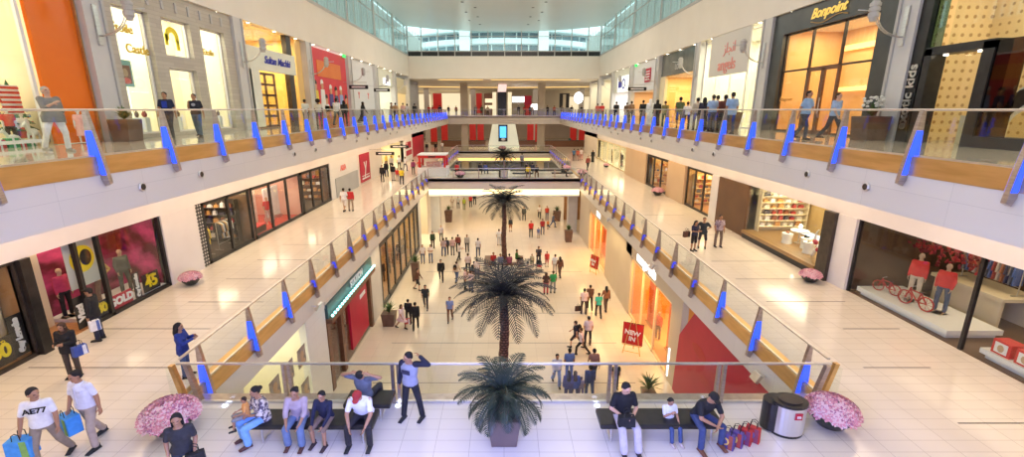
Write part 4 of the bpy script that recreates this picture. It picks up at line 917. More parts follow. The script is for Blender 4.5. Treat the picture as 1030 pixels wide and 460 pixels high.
# easel signs
def easel(x, y, label, sc=1.0, rz=0.0):
    t = thing('easel_sign', label, 'sign', (x, y, 0), rz); e = MB()
    e.tube([(-.45, 0, 0), (-.1, .08, 1.9)], .025).tube([(.45, 0, 0), (.1, .08, 1.9)], .025).tube([(0, .7, 0), (0, .1, 1.8)], .025).tube([(-.5, -.02, .55), (.5, -.02, .55)], .03).tube([(-.45, .0, .15), (.45, 0, .15)], .02)
    e.build('easel', M_gold, t); b_ = MB().box(-.5, .5, -.05, 0, .58, 1.7).build('board', M_red, t); b_.rotation_euler = (R(-6), 0, 0)
    MB().box(-.52, .52, -.02, .01, .56, 1.73).build('board_frame', M_black, t).rotation_euler = (R(-6), 0, 0)
    l = lettering('NEW', .34, (0, -.10, 1.28), '-y', M_whitep, t, roll=-.1, bold=.01); l2 = lettering('IN', .34, (0, -.07, .92), '-y', M_whitep, t, roll=-.1, bold=.01)
    t.scale = (sc, sc, sc); return t
easel(7.0, 22.7, 'red sign board on a wooden easel outside the orange-lit shop', 1.05, R(-25))
easel(7.3, 35.5, 'easel with a small sign outside the farther orange-lit shop', .9, R(-60))
# ------------------------------------------------------------------ people
FS = {}                                                             # finished meshes, shared by figures in the same pose
def seg(mb, a, ra, b, rb, n=10): 
    a, b = Vector(a), Vector(b); d = (b - a); L_ = d.length
    if L_ < 1e-5: mb.ell(a, (ra, ra, ra), n, 6); return
    d.normalize(); pts = []; rr = []
    for k in (0, 1, 2): t = (PI / 2) * k / 3; pts.append(a - d * ra * math.cos(t)); rr.append(max(ra * math.sin(t), ra * .08))
    pts.append(a); rr.append(ra); pts.append(b); rr.append(rb)
    for k in (2, 1, 0): t = (PI / 2) * k / 3; pts.append(b + d * rb * math.cos(t)); rr.append(max(rb * math.sin(t), rb * .08))
    mb.tube(pts, rr, n)
def loft(mb, secs, fwd, n=16):
    """closed body of elliptical sections (centre, half width, half depth, axis)"""
    vs = []; secs = [(Vector(c), w_, d_, Vector(ax).normalized()) for c, w_, d_, ax in secs]
    for c, w_, d_, ax in secs:
        s_ = fwd.cross(ax).normalized(); f_ = ax.cross(s_).normalized()
        for j in range(n): a = 2 * PI * j / n; vs.append(c + s_ * math.cos(a) * w_ + f_ * math.sin(a) * d_)
    k = len(secs); fs = [[i*n+j, i*n+(j+1)%n, (i+1)*n+(j+1)%n, (i+1)*n+j] for i in range(k-1) for j in range(n)]
    fs += [list(range(n))[::-1], list(range((k-1)*n, k*n))]; mb.add(vs, fs)
def meld(mb, vox, it=3):
    """merge overlapping volumes into one skin"""
    me = bpy.data.meshes.new('t'); me.from_pydata([tuple(v) for v in mb.v], [], mb.f); bm = bmesh.new(); bm.from_mesh(me)
    bmesh.ops.recalc_face_normals(bm, faces=bm.faces); bm.to_mesh(me); bm.free()
    o = bpy.data.objects.new('t', me); C.objects.link(o)
    r = o.modifiers.new('r', 'REMESH'); r.mode = 'VOXEL'; r.voxel_size = vox; r.use_smooth_shade = True
    sm_ = o.modifiers.new('s', 'SMOOTH'); sm_.iterations = it; sm_.factor = .5
    bpy.context.view_layer.update()
    out = bpy.data.meshes.new_from_object(o.evaluated_get(bpy.context.evaluated_depsgraph_get()))
    bpy.data.objects.remove(o); bpy.data.meshes.remove(me)
    for p in out.polygons: p.use_smooth = True
    return out
D = lambda *a: Vector(a).normalized()
# a pose: lean of trunk, and per side (l = the figure's +x side) upper arm, forearm, thigh, shin directions. Figures face -y.
def pose(lean=(0, 0, 1), hy=0.0, al=(.14, 0, -1), fl=(.05, -.15, -1), ar=(-.14, 0, -1), fr=(-.05, -.15, -1), tl=(.03, 0, -1), sl=(0, 0.03, -1), tr=(-.03, 0, -1), sr=(0, .03, -1), head=(0, -.05, 1), look=(0, -1, 0), sit=None):
    return dict(lean=lean, a={1: (al, fl), -1: (ar, fr)}, l={1: (tl, sl), -1: (tr, sr)}, head=head, look=look, sit=sit)
POSES = {
 'stand': pose(),
 'stand2': pose(tl=(.10, -.05, -1), tr=(-.06, .03, -1), al=(.18, .05, -1), fl=(-.1, -.5, -1), ar=(-.2, .08, -1), fr=(.05, -.3, -1)),
 'walkA': pose(lean=(0, -.06, 1), al=(.12, .35, -1), fl=(.05, .1, -1), ar=(-.12, -.3, -1), fr=(0, -.6, -1), tl=(.02, -.42, -1), sl=(0, .02, -1), tr=(-.02, .28, -1), sr=(0, .75, -1)),
 'walkB': pose(lean=(0, -.06, 1), al=(.12, -.3, -1), fl=(0, -.6, -1), ar=(-.12, .35, -1), fr=(-.05, .1, -1), tl=(.02, .22, -1), sl=(0, .6, -1), tr=(-.02, -.36, -1), sr=(0, .0, -1)),
 'phone': pose(al=(.10, -.1, -1), fl=(-.35, -1, .25), ar=(-.10, -.1, -1), fr=(.35, -1, .2), head=(0, -.22, 1)),
 'chin': pose(al=(.14, .3, -1), fl=(.05, .1, -1), ar=(-.12, -.25, -1), fr=(.3, -.55, .95), tl=(.02, -.32, -1), tr=(-.02, .2, -1), sr=(0, .45, -1)),
 'hips': pose(al=(.75, .25, -1), fl=(-.75, -.2, -.5), ar=(-.75, .25, -1), fr=(.75, -.2, -.5), tl=(.16, 0, -1), tr=(-.12, 0, -1)),
 'arms': pose(al=(.10, -.15, -1), fl=(-.8, -.5, .1), ar=(-.10, -.15, -1), fr=(.8, -.5, .05)),
 'push': pose(lean=(0, -.14, 1), al=(.05, -.5, -1), fl=(0, -1, -.1), ar=(-.05, -.5, -1), fr=(0, -1, -.1), tl=(.02, -.3, -1), tr=(-.02, .25, -1), sr=(0, .5, -1)),
 'sit': pose(al=(.12, -.2, -1), fl=(-.2, -.9, -.25), ar=(-.12, -.2, -1), fr=(.2, -.9, -.25), tl=(.14, -1, -.02), sl=(.02, -.05, -1), tr=(-.14, -1, -.02), sr=(-.02, -.05, -1), head=(0, -.15, 1), sit=.47),
 'neck': pose(al=(.95, .05, .12), fl=(-.85, .25, .45), ar=(-.22, .05, -1), fr=(-.08, -.12, -1), tl=(.20, .05, -1), sl=(.10, .08, -1), tr=(-.05, -.12, -1), sr=(-.10, -.05, -1), head=(.05, -.28, 1), look=(-.5, -1, 0)),
 'bagR': pose(lean=(0, -.05, 1), al=(.25, .15, -1), fl=(.10, -.05, -1), ar=(-.22, -.08, -1), fr=(-.05, -.30, -1), tl=(.14, -.35, -1), sl=(.04, .0, -1), tr=(-.06, .2, -1), sr=(-.05, .5, -1), look=(-.25, -1, 0), head=(-.05, -.15, 1)),
 'bagR2': pose(lean=(0, -.05, 1), al=(.22, -.05, -1), fl=(.02, -.15, -1), ar=(-.28, -.08, -1), fr=(-.12, -.20, -1), tl=(.10, .2, -1), sl=(.04, .55, -1), tr=(-.10, -.35, -1), sr=(-.02, .0, -1), look=(.9, -.6, 0), head=(.06, -.10, 1)),
 'sit_lap': pose(lean=(0, -.10, 1), al=(.20, -.25, -1), fl=(-.75, -.6, -.2), ar=(-.20, -.3, -1), fr=(.7, -.7, -.15), tl=(.10, -1, -.05), sl=(.0, .08, -1), tr=(-.14, -1, -.02), sr=(.0, .12, -1), head=(.0, -.25, 1), sit=.47),
 'sit_knees': pose(lean=(0, -.20, 1), al=(.10, -.5, -1), fl=(-.25, -.75, -.65), ar=(-.10, -.5, -1), fr=(.25, -.75, -.65), tl=(.12, -1, -.05), sl=(.0, .0, -1), tr=(-.12, -1, -.05), sr=(.0, .1, -1), head=(0, -.15, 1), sit=.47),
 'sit_bow': pose(lean=(0, -.42, 1), al=(.22, -.55, -1), fl=(-.25, -.5, -.65), ar=(-.22, -.55, -1), fr=(.25, -.5, -.65), tl=(.26, -1, -.02), sl=(.0, .0, -1), tr=(-.26, -1, -.02), sr=(-.0, .0, -1), head=(0, -.75, 1), sit=.47),
 'sit_elbow': pose(lean=(.06, -.50, 1), al=(.16, -.7, -1), fl=(-.6, -.5, -.35), ar=(-.20, -.6, -1), fr=(.75, -.45, -.35), tl=(.35, -1, -.02), sl=(.05, .05, -1), tr=(-.22, -1, -.02), sr=(-.02, -.05, -1), head=(.1, -.55, 1), sit=.47),
 'sit_bag': pose(lean=(0, -.08, 1), al=(.22, -.25, -1), fl=(-.55, -.85, -.1), ar=(-.34, -.15, -1), fr=(.6, -.8, -.15), tl=(.12, -1, -.08), sl=(.0, -.28, -1), tr=(-.10, -1, -.08), sr=(.02, -.30, -1), head=(.05, -.35, 1), look=(.3, -1, 0), sit=.47),
 'sit_hands_head': pose(lean=(0, .18, 1), al=(1, .1, .28), fl=(-.9, .25, .42), ar=(-1, .1, .28), fr=(.9, .25, .42), tl=(.14, -1, -.02), sl=(0, -.1, -1), tr=(-.14, -1, -.02), sr=(0, -.1, -1), head=(0, .5, 1), sit=.47),
 'sit_mouth': pose(al=(.14, -.3, -1), fl=(-.2, -.8, -.4), ar=(-.10, -.4, -1), fr=(.45, -.5, .7), tl=(.08, -1, -.02), sl=(.0, -.2, -1), tr=(-.08, -1, -.02), sr=(0, -.15, -1), head=(0, -.3, 1), sit=.47),
 'girlback': pose(al=(.10, -.35, -1), fl=(-.5, -.8, .5), ar=(-.1, -.3, -1), fr=(.5, -.8, .3), tl=(.06, 0, -1), head=(0, -.1, 1)),
 'stride': pose(lean=(0, -.12, 1), al=(.10, .5, -1), fl=(.0, .1, -1), ar=(-.1, -.4, -1), fr=(0, -.8, -.8), tl=(.02, -.62, -1), sl=(0, -.05, -1), tr=(-.02, .45, -1), sr=(0, .7, -1)),
 'look_up': pose(lean=(0, .03, 1), al=(.25, .15, -1), fl=(.05, -.1, -1), ar=(-.15, -.5, -1), fr=(.4, -.8, .5), tl=(.14, -.15, -1), tr=(-.18, .18, -1), sr=(-.05, .35, -1), head=(0, .15, 1)),
}
LEN = dict(tor=.50, up=.285, fo=.25, th=.43, sh=.41)
def joints(p, fat=1.0, kid=False):
    ln = D(*p['lean']); J = {}; pel = Vector((0, 0, 0)); J['pel'] = pel; J['ln'] = ln
    look = D(*p['look']); J['chest'] = pel + ln * .33; J['neck'] = pel + ln * .50; hd = D(*p['head']); J['hd'] = hd
    J['head'] = J['neck'] + hd * .155; J['look'] = (look - hd * look.dot(hd)).normalized()
    for s in (1, -1):
        sw = .164 + .012 * (fat - 1) * 4
        S = pel + ln * .455 + Vector((s * sw, 0, 0)); ua, fa = D(*p['a'][s][0]), D(*p['a'][s][1])
        if ua.z > 0: S = S + Vector((-.01 * s, 0, .03))
        E_ = S + ua * LEN['up']; W = E_ + fa * LEN['fo']; J['S', s], J['E', s], J['W', s], J['fa', s] = S, E_, W, fa
        Hp = pel + Vector((s * .092, 0, -.03)); th, sh = D(*p['l'][s][0]), D(*p['l'][s][1])
        K = Hp + th * LEN['th']; A = K + sh * LEN['sh']; J['H', s], J['K', s], J['A', s], J['sh', s] = Hp, K, A, sh
    low = min(J['A', 1].z, J['A', -1].z); dz = .085 - low
    if p['sit'] is not None: dz = p['sit'] + .085
    J['dz'] = dz
    for k, v in list(J.items()):
        if isinstance(v, Vector) and k not in ('ln', 'hd', 'look') and not (isinstance(k, tuple) and k[0] in ('fa', 'sh')): J[k] = v + Vector((0, 0, dz))
    return J
FW = Vector((0, -1, 0))
def torso(mb, J, g=0.0, fem=False, fat=1.0, low=-.06, top=.47, flare=0):
    pl, ln = J['pel'], J['ln']; f = fat
    w1 = (.165 if not fem else .172) * (1 + (f - 1) * .9); w2 = (.142 if not fem else .125) * f; w3 = (.172 if not fem else .155) * (1 + (f - 1) * .5)
    S = [(pl + Vector((0, 0, low)), w1 * .86 + g + flare, .098 * f + g + flare, (0, 0, 1)), (pl + Vector((0, 0, .02)), w1 + g + flare * .5, .112 * f + g, (0, 0, 1)), (pl + ln * .14, w2 + g, .098 * f * f + g, ln),
         (pl + ln * .29, w3 + g, (.112 + (.012 if fem else 0)) * f + g, ln), (pl + ln * .40, w3 + .012 + g, .10 * f + g, ln), (pl + ln * top, .118 + g, .068 + g, ln)]
    if top > .49: S.append((pl + ln * (top + .03), .07, .055, ln))
    loft(mb, S, FW)
def body_mesh(p, fem, fat, vox, detail):
    J = joints(p, fat); mb = MB(); torso(mb, J, 0, fem, fat); loft(mb, [(J['pel'] + J['ln'] * .46, .10, .062, J['ln']), (J['neck'] + J['ln'] * .01, .058, .056, J['hd']), (J['neck'] + J['hd'] * .07, .052, .054, J['hd'])], FW)
    h, up, lk = J['head'], J['hd'], J['look']; sd = up.cross(lk).normalized(); M = Matrix((sd, -lk, up)).transposed()
    mb.ell(h + up * .015, (.074, .093, .098), 16, 12, M=M); mb.ell(h + lk * .025 - up * .055, (.056, .062, .058), 12, 8, M=M)
    seg(mb, h + lk * .088 + up * .012, .010, h + lk * .104 - up * .018, .014, 6)      # nose
    mb.ell(h + lk * .078 - up * .052, (.026, .012, .010), 8, 6, M=M); mb.ell(h + lk * .066 - up * .088, (.022, .018, .016), 8, 6, M=M); mb.ell(h + lk * .080 + up * .036, (.048, .012, .010), 8, 6, M=M)
    for s in (1, -1):
        mb.ell(h + sd * s * .074 - up * .005, (.012, .022, .032), 8, 6, M=M)
        S, E_, W = J['S', s], J['E', s], J['W', s]; seg(mb, S, .056 * fat ** .5, E_, .040 * fat ** .3); seg(mb, E_, .039, E_.lerp(W, .3), .038); seg(mb, E_.lerp(W, .3), .038, W, .026)
        # hand: palm, four bent fingers, thumb from the side of the palm
        fa = J['fa', s]; inn = Vector((-s, 0, 0)); inn = (inn - fa * inn.dot(fa)); inn = inn.normalized() if inn.length > .2 else Vector((0, 0, 1)); ft = fa.cross(inn).normalized()
        if ft.y > 0: ft = -ft
        Mh = Matrix((ft, inn, fa)).transposed(); pc = W + fa * .05; mb.ell(pc, (.040, .017, .052), 10, 8, M=Mh)
        fr_ = .0095 if detail else .0115
        for q, (o_, l_) in enumerate(((.028, .070), (.010, .080), (-.009, .075), (-.027, .058))):
            b0 = pc + ft * o_ + fa * .035; b1 = b0 + (fa * .95 + inn * .18).normalized() * l_ * .5; b2 = b1 + (fa * .75 + inn * .62).normalized() * l_ * .5
            seg(mb, b0, fr_, b1, fr_ * .95, 6); seg(mb, b1, fr_ * .95, b2, fr_ * .8, 6)
        t0 = W + fa * .022 + ft * .028; t1 = t0 + (ft * .75 + fa * .65 + inn * .2).normalized() * .036; seg(mb, t0, .012, t1, .011, 6); seg(mb, t1, .011, t1 + (fa * .9 + ft * .2 + inn * .35).normalized() * .03, .009, 6)
        H_, K, A = J['H', s], J['K', s], J['A', s]; seg(mb, H_, .084 * fat ** .6, K, .053 * fat ** .3, 12); seg(mb, K, .050, K.lerp(A, .32) + Vector((0, .012, 0)), .052); seg(mb, K.lerp(A, .32) + Vector((0, .012, 0)), .052, A, .034)
        toe = Vector((0, -1, 0)); seg(mb, A + Vector((0, .03, -.05)), .032, A + Vector((0, -.10, -.058)), .026); seg(mb, A + Vector((0, -.10, -.058)), .026, A + Vector((0, -.15, -.065)), .02)
    me = meld(mb, vox, 2 if detail else 1)
    for k in range(3): me.materials.append(None)
    for p_ in me.polygons:
        c = p_.center - h; a, b_, e_ = c.dot(sd), c.dot(lk), c.dot(up)
        if b_ > .06:
            if abs(abs(a) - .031) < .014 and abs(e_ - .016) < .008: p_.material_index = 1
            elif abs(a) < .026 and abs(e_ + .053) < .009 and b_ > .07: p_.material_index = 2
    return me
def sleeve_pts(J, s, kind, g):
    S, E_, W = J['S', s], J['E', s], J['W', s]
    if kind == 'short': return [(S, .060 + g), (S.lerp(E_, .72), .056 + g)]
    if kind == 'long': return [(S, .062 + g), (E_, .047 + g), (W, .036 + g)]
    if kind == 'mid': return [(S, .062 + g), (E_, .050 + g), (E_.lerp(W, .3), .044 + g)]
    return [(S, .052)]
def top_mesh(p, fem, fat, vox, kind):
    J = joints(p, fat); mb = MB(); sl, ln_ = (kind.split('_') + ['n'])[:2]
    torso(mb, J, .016, fem, fat, -.05 if ln_ != 'w' else -.16, .475, .012 if ln_ != 'w' else .03)
    for s in (1, -1):
        pts = sleeve_pts(J, s, sl, .0 + (.008 if ln_ == 'w' else 0))
        for a, b_ in zip(pts[:-1], pts[1:]): seg(mb, a[0], a[1], b_[0], b_[1])
        if len(pts) > 1: mb.ell(J['S', s] - Vector((s * .035, 0, .01)), (.074, .069, .068), 10, 8)
    if fem:
        for s in (1, -1): mb.ell(J['pel'] + J['ln'] * .315 + Vector((s * .07, -.085, 0)), (.062, .055, .06), 10, 8)
    if sl in ('long', 'short') and not fem: loft(mb, [(J['pel'] + J['ln'] * .455, .085, .075, J['ln']), (J['neck'] + J['hd'] * .018, .066, .064, J['hd'])], FW)
    return meld(mb, vox, 3)
def bottom_mesh(p, fem, fat, vox, kind):
    J = joints(p, fat); mb = MB(); pl = J['pel']
    if kind in ('trousers', 'shorts', 'wide'):
        g = .016 if kind != 'wide' else .034
        w = .165 * (1 + (fat - 1) * .9); loft(mb, [(pl + Vector((0, 0, -.10)), w * .8, .10 * fat, (0, 0, 1)), (pl + Vector((0, 0, -.04)), w + .010, .115 * fat + .01, (0, 0, 1)), (pl + J['ln'] * .05, w + .006, .11 * fat + .008, J['ln']), (pl + J['ln'] * .09, w - .008, .10 * fat + .008, J['ln'])], FW)
        for s in (1, -1):
            H_, K, A = J['H', s], J['K', s], J['A', s]
            if kind == 'shorts': seg(mb, H_, .090 * fat ** .6, K, .070 * fat ** .3, 12)
            else: seg(mb, H_, .088 * fat ** .6, K, .058 * fat ** .3 + g * .5, 12); seg(mb, K, .056 + g * .5, A + Vector((0, 0, .02)), .044 + g, 12)
    else:                                                            # skirt, dress or robe falling from the waist
        hem = {'skirt': .55, 'short_skirt': .36, 'dress': .80, 'robe': .87}[kind]
        if p['sit'] is None:
            kc = (J['K', 1] + J['K', -1]) / 2; ac = (J['A', 1] + J['A', -1]) / 2; sp = (J['A', 1] - J['A', -1]).length / 2
            secs = [(pl + J['ln'] * .10, .135 * fat, .11 * fat, (0, 0, 1)), (pl, .18 * fat, .13 * fat, (0, 0, 1))]
            lo = kc.lerp(ac, max(0, (hem - .45)) / .42) if hem > .45 else pl.lerp(kc, hem / .45); sx = .10 + abs(J['A', 1].y - J['A', -1].y) * .5
            secs += [(pl.lerp(lo, .5), .195 * fat, .14 * fat + sx * .2, (0, 0, 1)), (lo, .20 * fat + .03 * hem, .14 + sx * .75, (0, 0, 1))]
            if hem > .8: secs[-1] = (Vector((lo.x, lo.y, .04)), .22 * fat, .16 + sx * .8, (0, 0, 1))
            loft(mb, secs[::-1], FW)
        else:
            for s in (1, -1): seg(mb, J['H', s], .10, J['K', s], .085, 12); seg(mb, J['K', s], .085, J['A', s] + Vector((0, 0, .05)), .10, 12)
            kc, ac = (J['K', 1] + J['K', -1]) / 2, (J['A', 1] + J['A', -1]) / 2; seg(mb, pl, .12, kc, .09, 12); seg(mb, kc, .09, ac + Vector((0, 0, .08)), .10, 12)
            loft(mb, [(pl + Vector((0, 0, -.06)), .15, .12, (0, 0, 1)), (pl + J['ln'] * .10, .15, .115, J['ln'])], FW)
    return meld(mb, vox, 3)
def hair_mesh(p, kind, vox, fat=1.0):
    J = joints(p, fat); mb = MB(); h, up, lk = J['head'], J['hd'], J['look']; sd = up.cross(lk).normalized(); M = Matrix((sd, -lk, up)).transposed(); dn = Vector((0, 0, -1))
    if kind in ('short', 'long', 'bun', 'afro', 'tail'):
        mb.ell(h - lk * .018 + up * .040, (.082, .092, .090), 16, 10, M=M); mb.ell(h - lk * .045 - up * .005, (.074, .060, .075), 14, 8, M=M)
    if kind == 'afro': mb.ell(h - lk * .02 + up * .05, (.15, .15, .14), 16, 10, M=M)
    if kind == 'long':
        seg(mb, h - lk * .06 + up * .02, .072, h - lk * .085 - up * .16 + dn * .04, .070, 12); seg(mb, h - lk * .085 - up * .16 + dn * .02, .068, h - lk * .09 - up * .16 + dn * .17, .045, 12)
        for s in (1, -1): seg(mb, h + sd * s * .066 - lk * .01 + up * .03, .030, h + sd * s * .078 - lk * .02 - up * .14, .024, 8)
    if kind == 'bun': mb.ell(h - lk * .115 + up * .02, (.05, .045, .05), 10, 8, M=M)
    if kind == 'tail': seg(mb, h - lk * .10 + up * .03, .030, h - lk * .15 - up * .14, .022, 8)
    if kind == 'cap':
        mb.ell(h - lk * .006 + up * .052, (.086, .100, .078), 16, 10, M=M); mb.ell(h + lk * .115 + up * .055, (.066, .060, .012), 12, 6, M=M); mb.ell(h - lk * .045 - up * .0, (.076, .058, .070), 14, 8, M=M)
    if kind == 'scarf':
        mb.ell(h - lk * .020 + up * .030, (.092, .100, .104), 16, 12, M=M); seg(mb, h - lk * .02 - up * .05, .088, J['neck'] - J['ln'] * .03, .105, 14)
        seg(mb, J['neck'] - J['ln'] * .02 - lk * .03, .10, J['chest'] - lk * .06, .11, 12)
    if kind == 'ghutra':
        mb.ell(h - lk * .012 + up * .040, (.094, .104, .098), 16, 12, M=M); seg(mb, h - lk * .06, .085, J['chest'] - lk * .10, .11, 12)
        for s in (1, -1): seg(mb, h + sd * s * .07, .03, J['chest'] + sd * s * .08 - lk * .02, .04, 8)
    me = meld(mb, vox, 2)
    bm = bmesh.new(); bm.from_mesh(me)                               # keep the face clear
    if kind in ('scarf', 'ghutra', 'long'):
        dl_ = [v for v in bm.verts if (v.co - h).dot(lk) > .052 and abs((v.co - h).dot(sd)) < .058 and -.10 < (v.co - h).dot(up) < .062]
        bmesh.ops.delete(bm, geom=dl_, context='VERTS')
    bm.to_mesh(me); bm.free()
    return me
def shoe_mesh(p, s, fat, vox):
    J = joints(p, fat); A = J['A', s]; mb = MB()
    seg(mb, A + Vector((0, .035, -.042)), .043, A + Vector((0, -.05, -.046)), .040); seg(mb, A + Vector((0, -.05, -.046)), .040, A + Vector((0, -.155, -.056)), .030); seg(mb, A + Vector((0, .03, -.01)), .044, A + Vector((0, .03, .02)), .042)
    mb.box(A.x - .042, A.x + .042, A.y - .185, A.y + .075, A.z - .085, A.z - .060)
    return meld(mb, vox, 1)
def cached(key, fn):
    if key not in FS: FS[key] = fn()
    return FS[key]
def cloth(col):
    key = 'cloth_%02x%02x%02x' % tuple(int(c * 255) for c in col)
    return noisy(key, col, tuple(min(1, c * 1.18 + .006) for c in col), 9, .85)
SK = {'l': (.62, .36, .24), 'm': (.44, .23, .13), 'd': (.20, .095, .05)}
_pc = noisy('cloth_patterned', (.10, .08, .12), (.75, .68, .62), 16, .85, lo=.47, hi=.53)
_m['cloth_%02x%02x%02x' % (int(.53 * 255), int(.46 * 255), int(.44 * 255))] = _pc
_m['cloth_%02x%02x%02x' % (int(.26 * 255), int(.20 * 255), int(.24 * 255))] = bricky('cloth_checked', (.55, .50, .52), (.10, .05, .10), (.30, .20, .24), .07, .07, mortar=.012, rough=.8, axes='xz', offset=.5)
def skin(k): return mat('skin_' + k, SK[k], .5)
M_eye = mat('eye_dark', (.03, .02, .015), .3)
def lips(k): return mat('lips_' + k, tuple(c * .62 for c in SK[k]), .45)
def put(me, name, m, parent):
    o = bpy.data.objects.new(name, me); C.objects.link(o); o.parent = parent
    while len(me.materials) < len(m): me.materials.append(None)
    for i, q in enumerate(m): o.material_slots[i].link = 'OBJECT'; o.material_slots[i].material = q
    return o
HC = {'k': (.012, .010, .009), 'b': (.06, .03, .015), 'y': (.45, .30, .14), 'g': (.35, .33, .30), 'w': (.75, .74, .72), 'r': (.35, .03, .03)}
def person(loc, face, ps, top, bot, label, h=1.75, hair='short', hc='k', sk='m', fem=False, fat=1.0, near=False, shoe=(.02, .02, .02), group=None, head_k=1.0):
    """top / bot = (kind, colour) ; face in degrees: 0 looks toward -y, 90 toward +x, 180 away"""
    vox = .0085 if near else .019; v2 = .012 if near else .020; p = POSES[ps]; nm = (ps, fem, fat, near)
    r = thing('person', label, 'person', loc, R(face), group); k = h / 1.75; r.scale = (k * 1.10, k * 1.10, k)
    put(cached(('b',) + nm, lambda: body_mesh(p, fem, fat, vox, near)), 'body', [skin(sk), M_eye, lips(sk)], r)
    if top: put(cached(('t', top[0]) + nm, lambda: top_mesh(p, fem, fat, v2, top[0])), 'jacket' if top[0].endswith('_w') and not fem else 'shirt', [cloth(top[1])], r)
    if bot: put(cached(('p', bot[0]) + nm, lambda: bottom_mesh(p, fem, fat, v2, bot[0])), {'trousers': 'trousers', 'wide': 'trousers', 'shorts': 'shorts', 'skirt': 'skirt', 'short_skirt': 'skirt', 'dress': 'dress', 'robe': 'robe'}[bot[0]], [cloth(bot[1])], r)
    if hair: put(cached(('h', hair) + nm, lambda: hair_mesh(p, hair, v2 * .8, fat)), {'cap': 'cap', 'scarf': 'headscarf', 'ghutra': 'headcloth'}.get(hair, 'hair'), [cloth(HC[hc])], r)
    for s in (1, -1): put(cached(('s', s) + nm, lambda: shoe_mesh(p, s, fat, v2 * .8)), 'shoe', [cloth(shoe)], r)
    return r
def at(u, v, z): return P(u, v, z)
W_, K_, NV, GY, BR, RD, BL, TL, YL, LB, JN, KH, PK, GN = (.78, .78, .78), (.012, .012, .014), (.015, .02, .06), (.25, .25, .26), (.16, .08, .04), (.55, .03, .03), (.08, .16, .45), (.05, .45, .38), (.85, .62, .04), (.32, .46, .72), (.07, .11, .22), (.36, .27, .19), (.75, .50, .50), (.05, .22, .07)

# ---- on the near bridge
def near(x, y, *a, **k):
    k['h'] = k.get('h', 1.75) * 1.04
    return person((x, y - (.12 if 8.8 < y < 9.2 else 0), F2 + .005), *a, near=True, **k)
pA = near(-9.30, 7.95, 20, 'bagR2', ('short_n', W_), ('trousers', (.30, .24, .18)), 'man in a white T-shirt printed with dark letters, at the lower left edge', h=1.78, sk='m', hair='short')
l = lettering('AE77', .15, (0.02, -.150, 1.28), '-y', cloth(K_), pA, name='shirt_lettering', ext=.004, bold=.004); 
pB = near(-8.95, 8.55, -8, 'bagR', ('short_n', (.72, .74, .84)), ('trousers', (.42, .34, .28)), 'man in a pale short-sleeved button shirt and khaki trousers walking beside the AE77 shirt', h=1.80, sk='m', fat=1.08)
MB().box(-.012, .012, -.150, -.140, 1.0, 1.38).box(-.13, -.05, -.146, -.136, 1.27, 1.31).box(.05, .13, -.146, -.136, 1.27, 1.31).build('shirt_placket', cloth((.62, .64, .74)), pB)
pC = near(-6.05, 7.30, 25, 'stand2', ('short_n', (.03, .03, .035)), ('trousers', (.03, .04, .07)), 'woman in black with long dark hair in front of the left flower bowl', h=1.62, hair='long', fem=True)
near(-5.35, 8.93, -42, 'sit_lap', ('mid_w', (.53, .46, .44)), ('wide', (.20, .42, .78)), 'seated woman in patterned top and light blue trousers holding a child', h=1.62, hair='bun', fem=True, fat=1.1, shoe=(.10, .04, .03))
ch = near(-5.62, 8.66, -60, 'sit', ('short_n', (.75, .35, .10)), ('shorts', (.25, .25, .25)), 'small dark-haired child lying in the lap of the woman in blue trousers', h=.92)
ch.location.z = F2 + .36; ch.location.y += .0
near(-4.55, 8.95, 5, 'sit_knees', ('mid_w', (.42, .34, .38)), ('wide', (.14, .20, .34)), 'seated woman in a grey-mauve shawl between the child-holding woman and the boy', h=1.62, hair='bun', fem=True, fat=1.05, shoe=(.10, .04, .03))
near(-3.95, 8.95, -8, 'sit_knees', ('long_n', (.012, .015, .045)), ('shorts', (.22, .15, .11)), 'seated boy in dark navy jacket on the left bench', h=1.50, shoe=(.05, .03, .03))
near(-3.12, 8.98, 0, 'sit_bow', ('short_n', (.74, .76, .86)), ('trousers', (.02, .018, .02)), 'seated man in a white shirt with red cap bowed forward on the left bench', h=1.75, hair='cap', hc='r', fat=1.12)
near(-3.30, 9.55, 172, 'sit_hands_head', ('short_n', (.13, .15, .2)), ('trousers', (.03, .03, .03)), 'person facing away with hands clasped behind the head behind the bowed man', h=1.66, hair='short', sk='m')
bench(-3.2, 9.56, 1.1, 'short black bench back to back with the left bench')
near(-2.18, 9.40, -20, 'neck', ('vest_n', (.30, .32, .42)), ('trousers', (.012, .012, .018)), 'standing man in grey top with dark sleeves holding his neck beside the left bench', h=1.72, sk='m')
mS = [o for o in bpy.data.objects if o.name.startswith('person') and o.get('label', '').startswith('standing man in grey top')][0]
slv = MB(); Jn = joints(POSES['neck'])
for s in (1, -1): seg(slv, Jn['S', s], .073, Jn['E', s], .054); seg(slv, Jn['E', s], .054, Jn['W', s], .044)
put(meld(slv, .012, 3), 'sleeve', [cloth((.012, .014, .035))], mS)
MB().box(-.09, .09, -.148, -.138, 1.22, 1.32).build('shirt_print', cloth((.03, .03, .06)), mS)
near(2.62, 8.92, 5, 'sit_bag', ('short_n', (.008, .008, .009)), ('wide', (.48, .44, .48)), 'seated man in black T-shirt and pale trousers on the right bench', h=1.78, sk='l', shoe=(.03, .02, .02))
near(3.68, 8.98, 10, 'sit_mouth', ('short_n', W_), ('trousers', (.05, .08, .20)), 'little girl in a white T-shirt and jeans in the middle of the right bench', h=1.18, hair='tail', fem=False, shoe=(.55, .45, .4))
near(4.32, 8.92, 10, 'sit_elbow', ('short_n', (.014, .012, .014)), ('trousers', (.04, .06, .16)), 'man in a black cap leaning on his knees beside the paper shopping bags', h=1.76, hair='cap', sk='m', shoe=(.16, .06, .03))
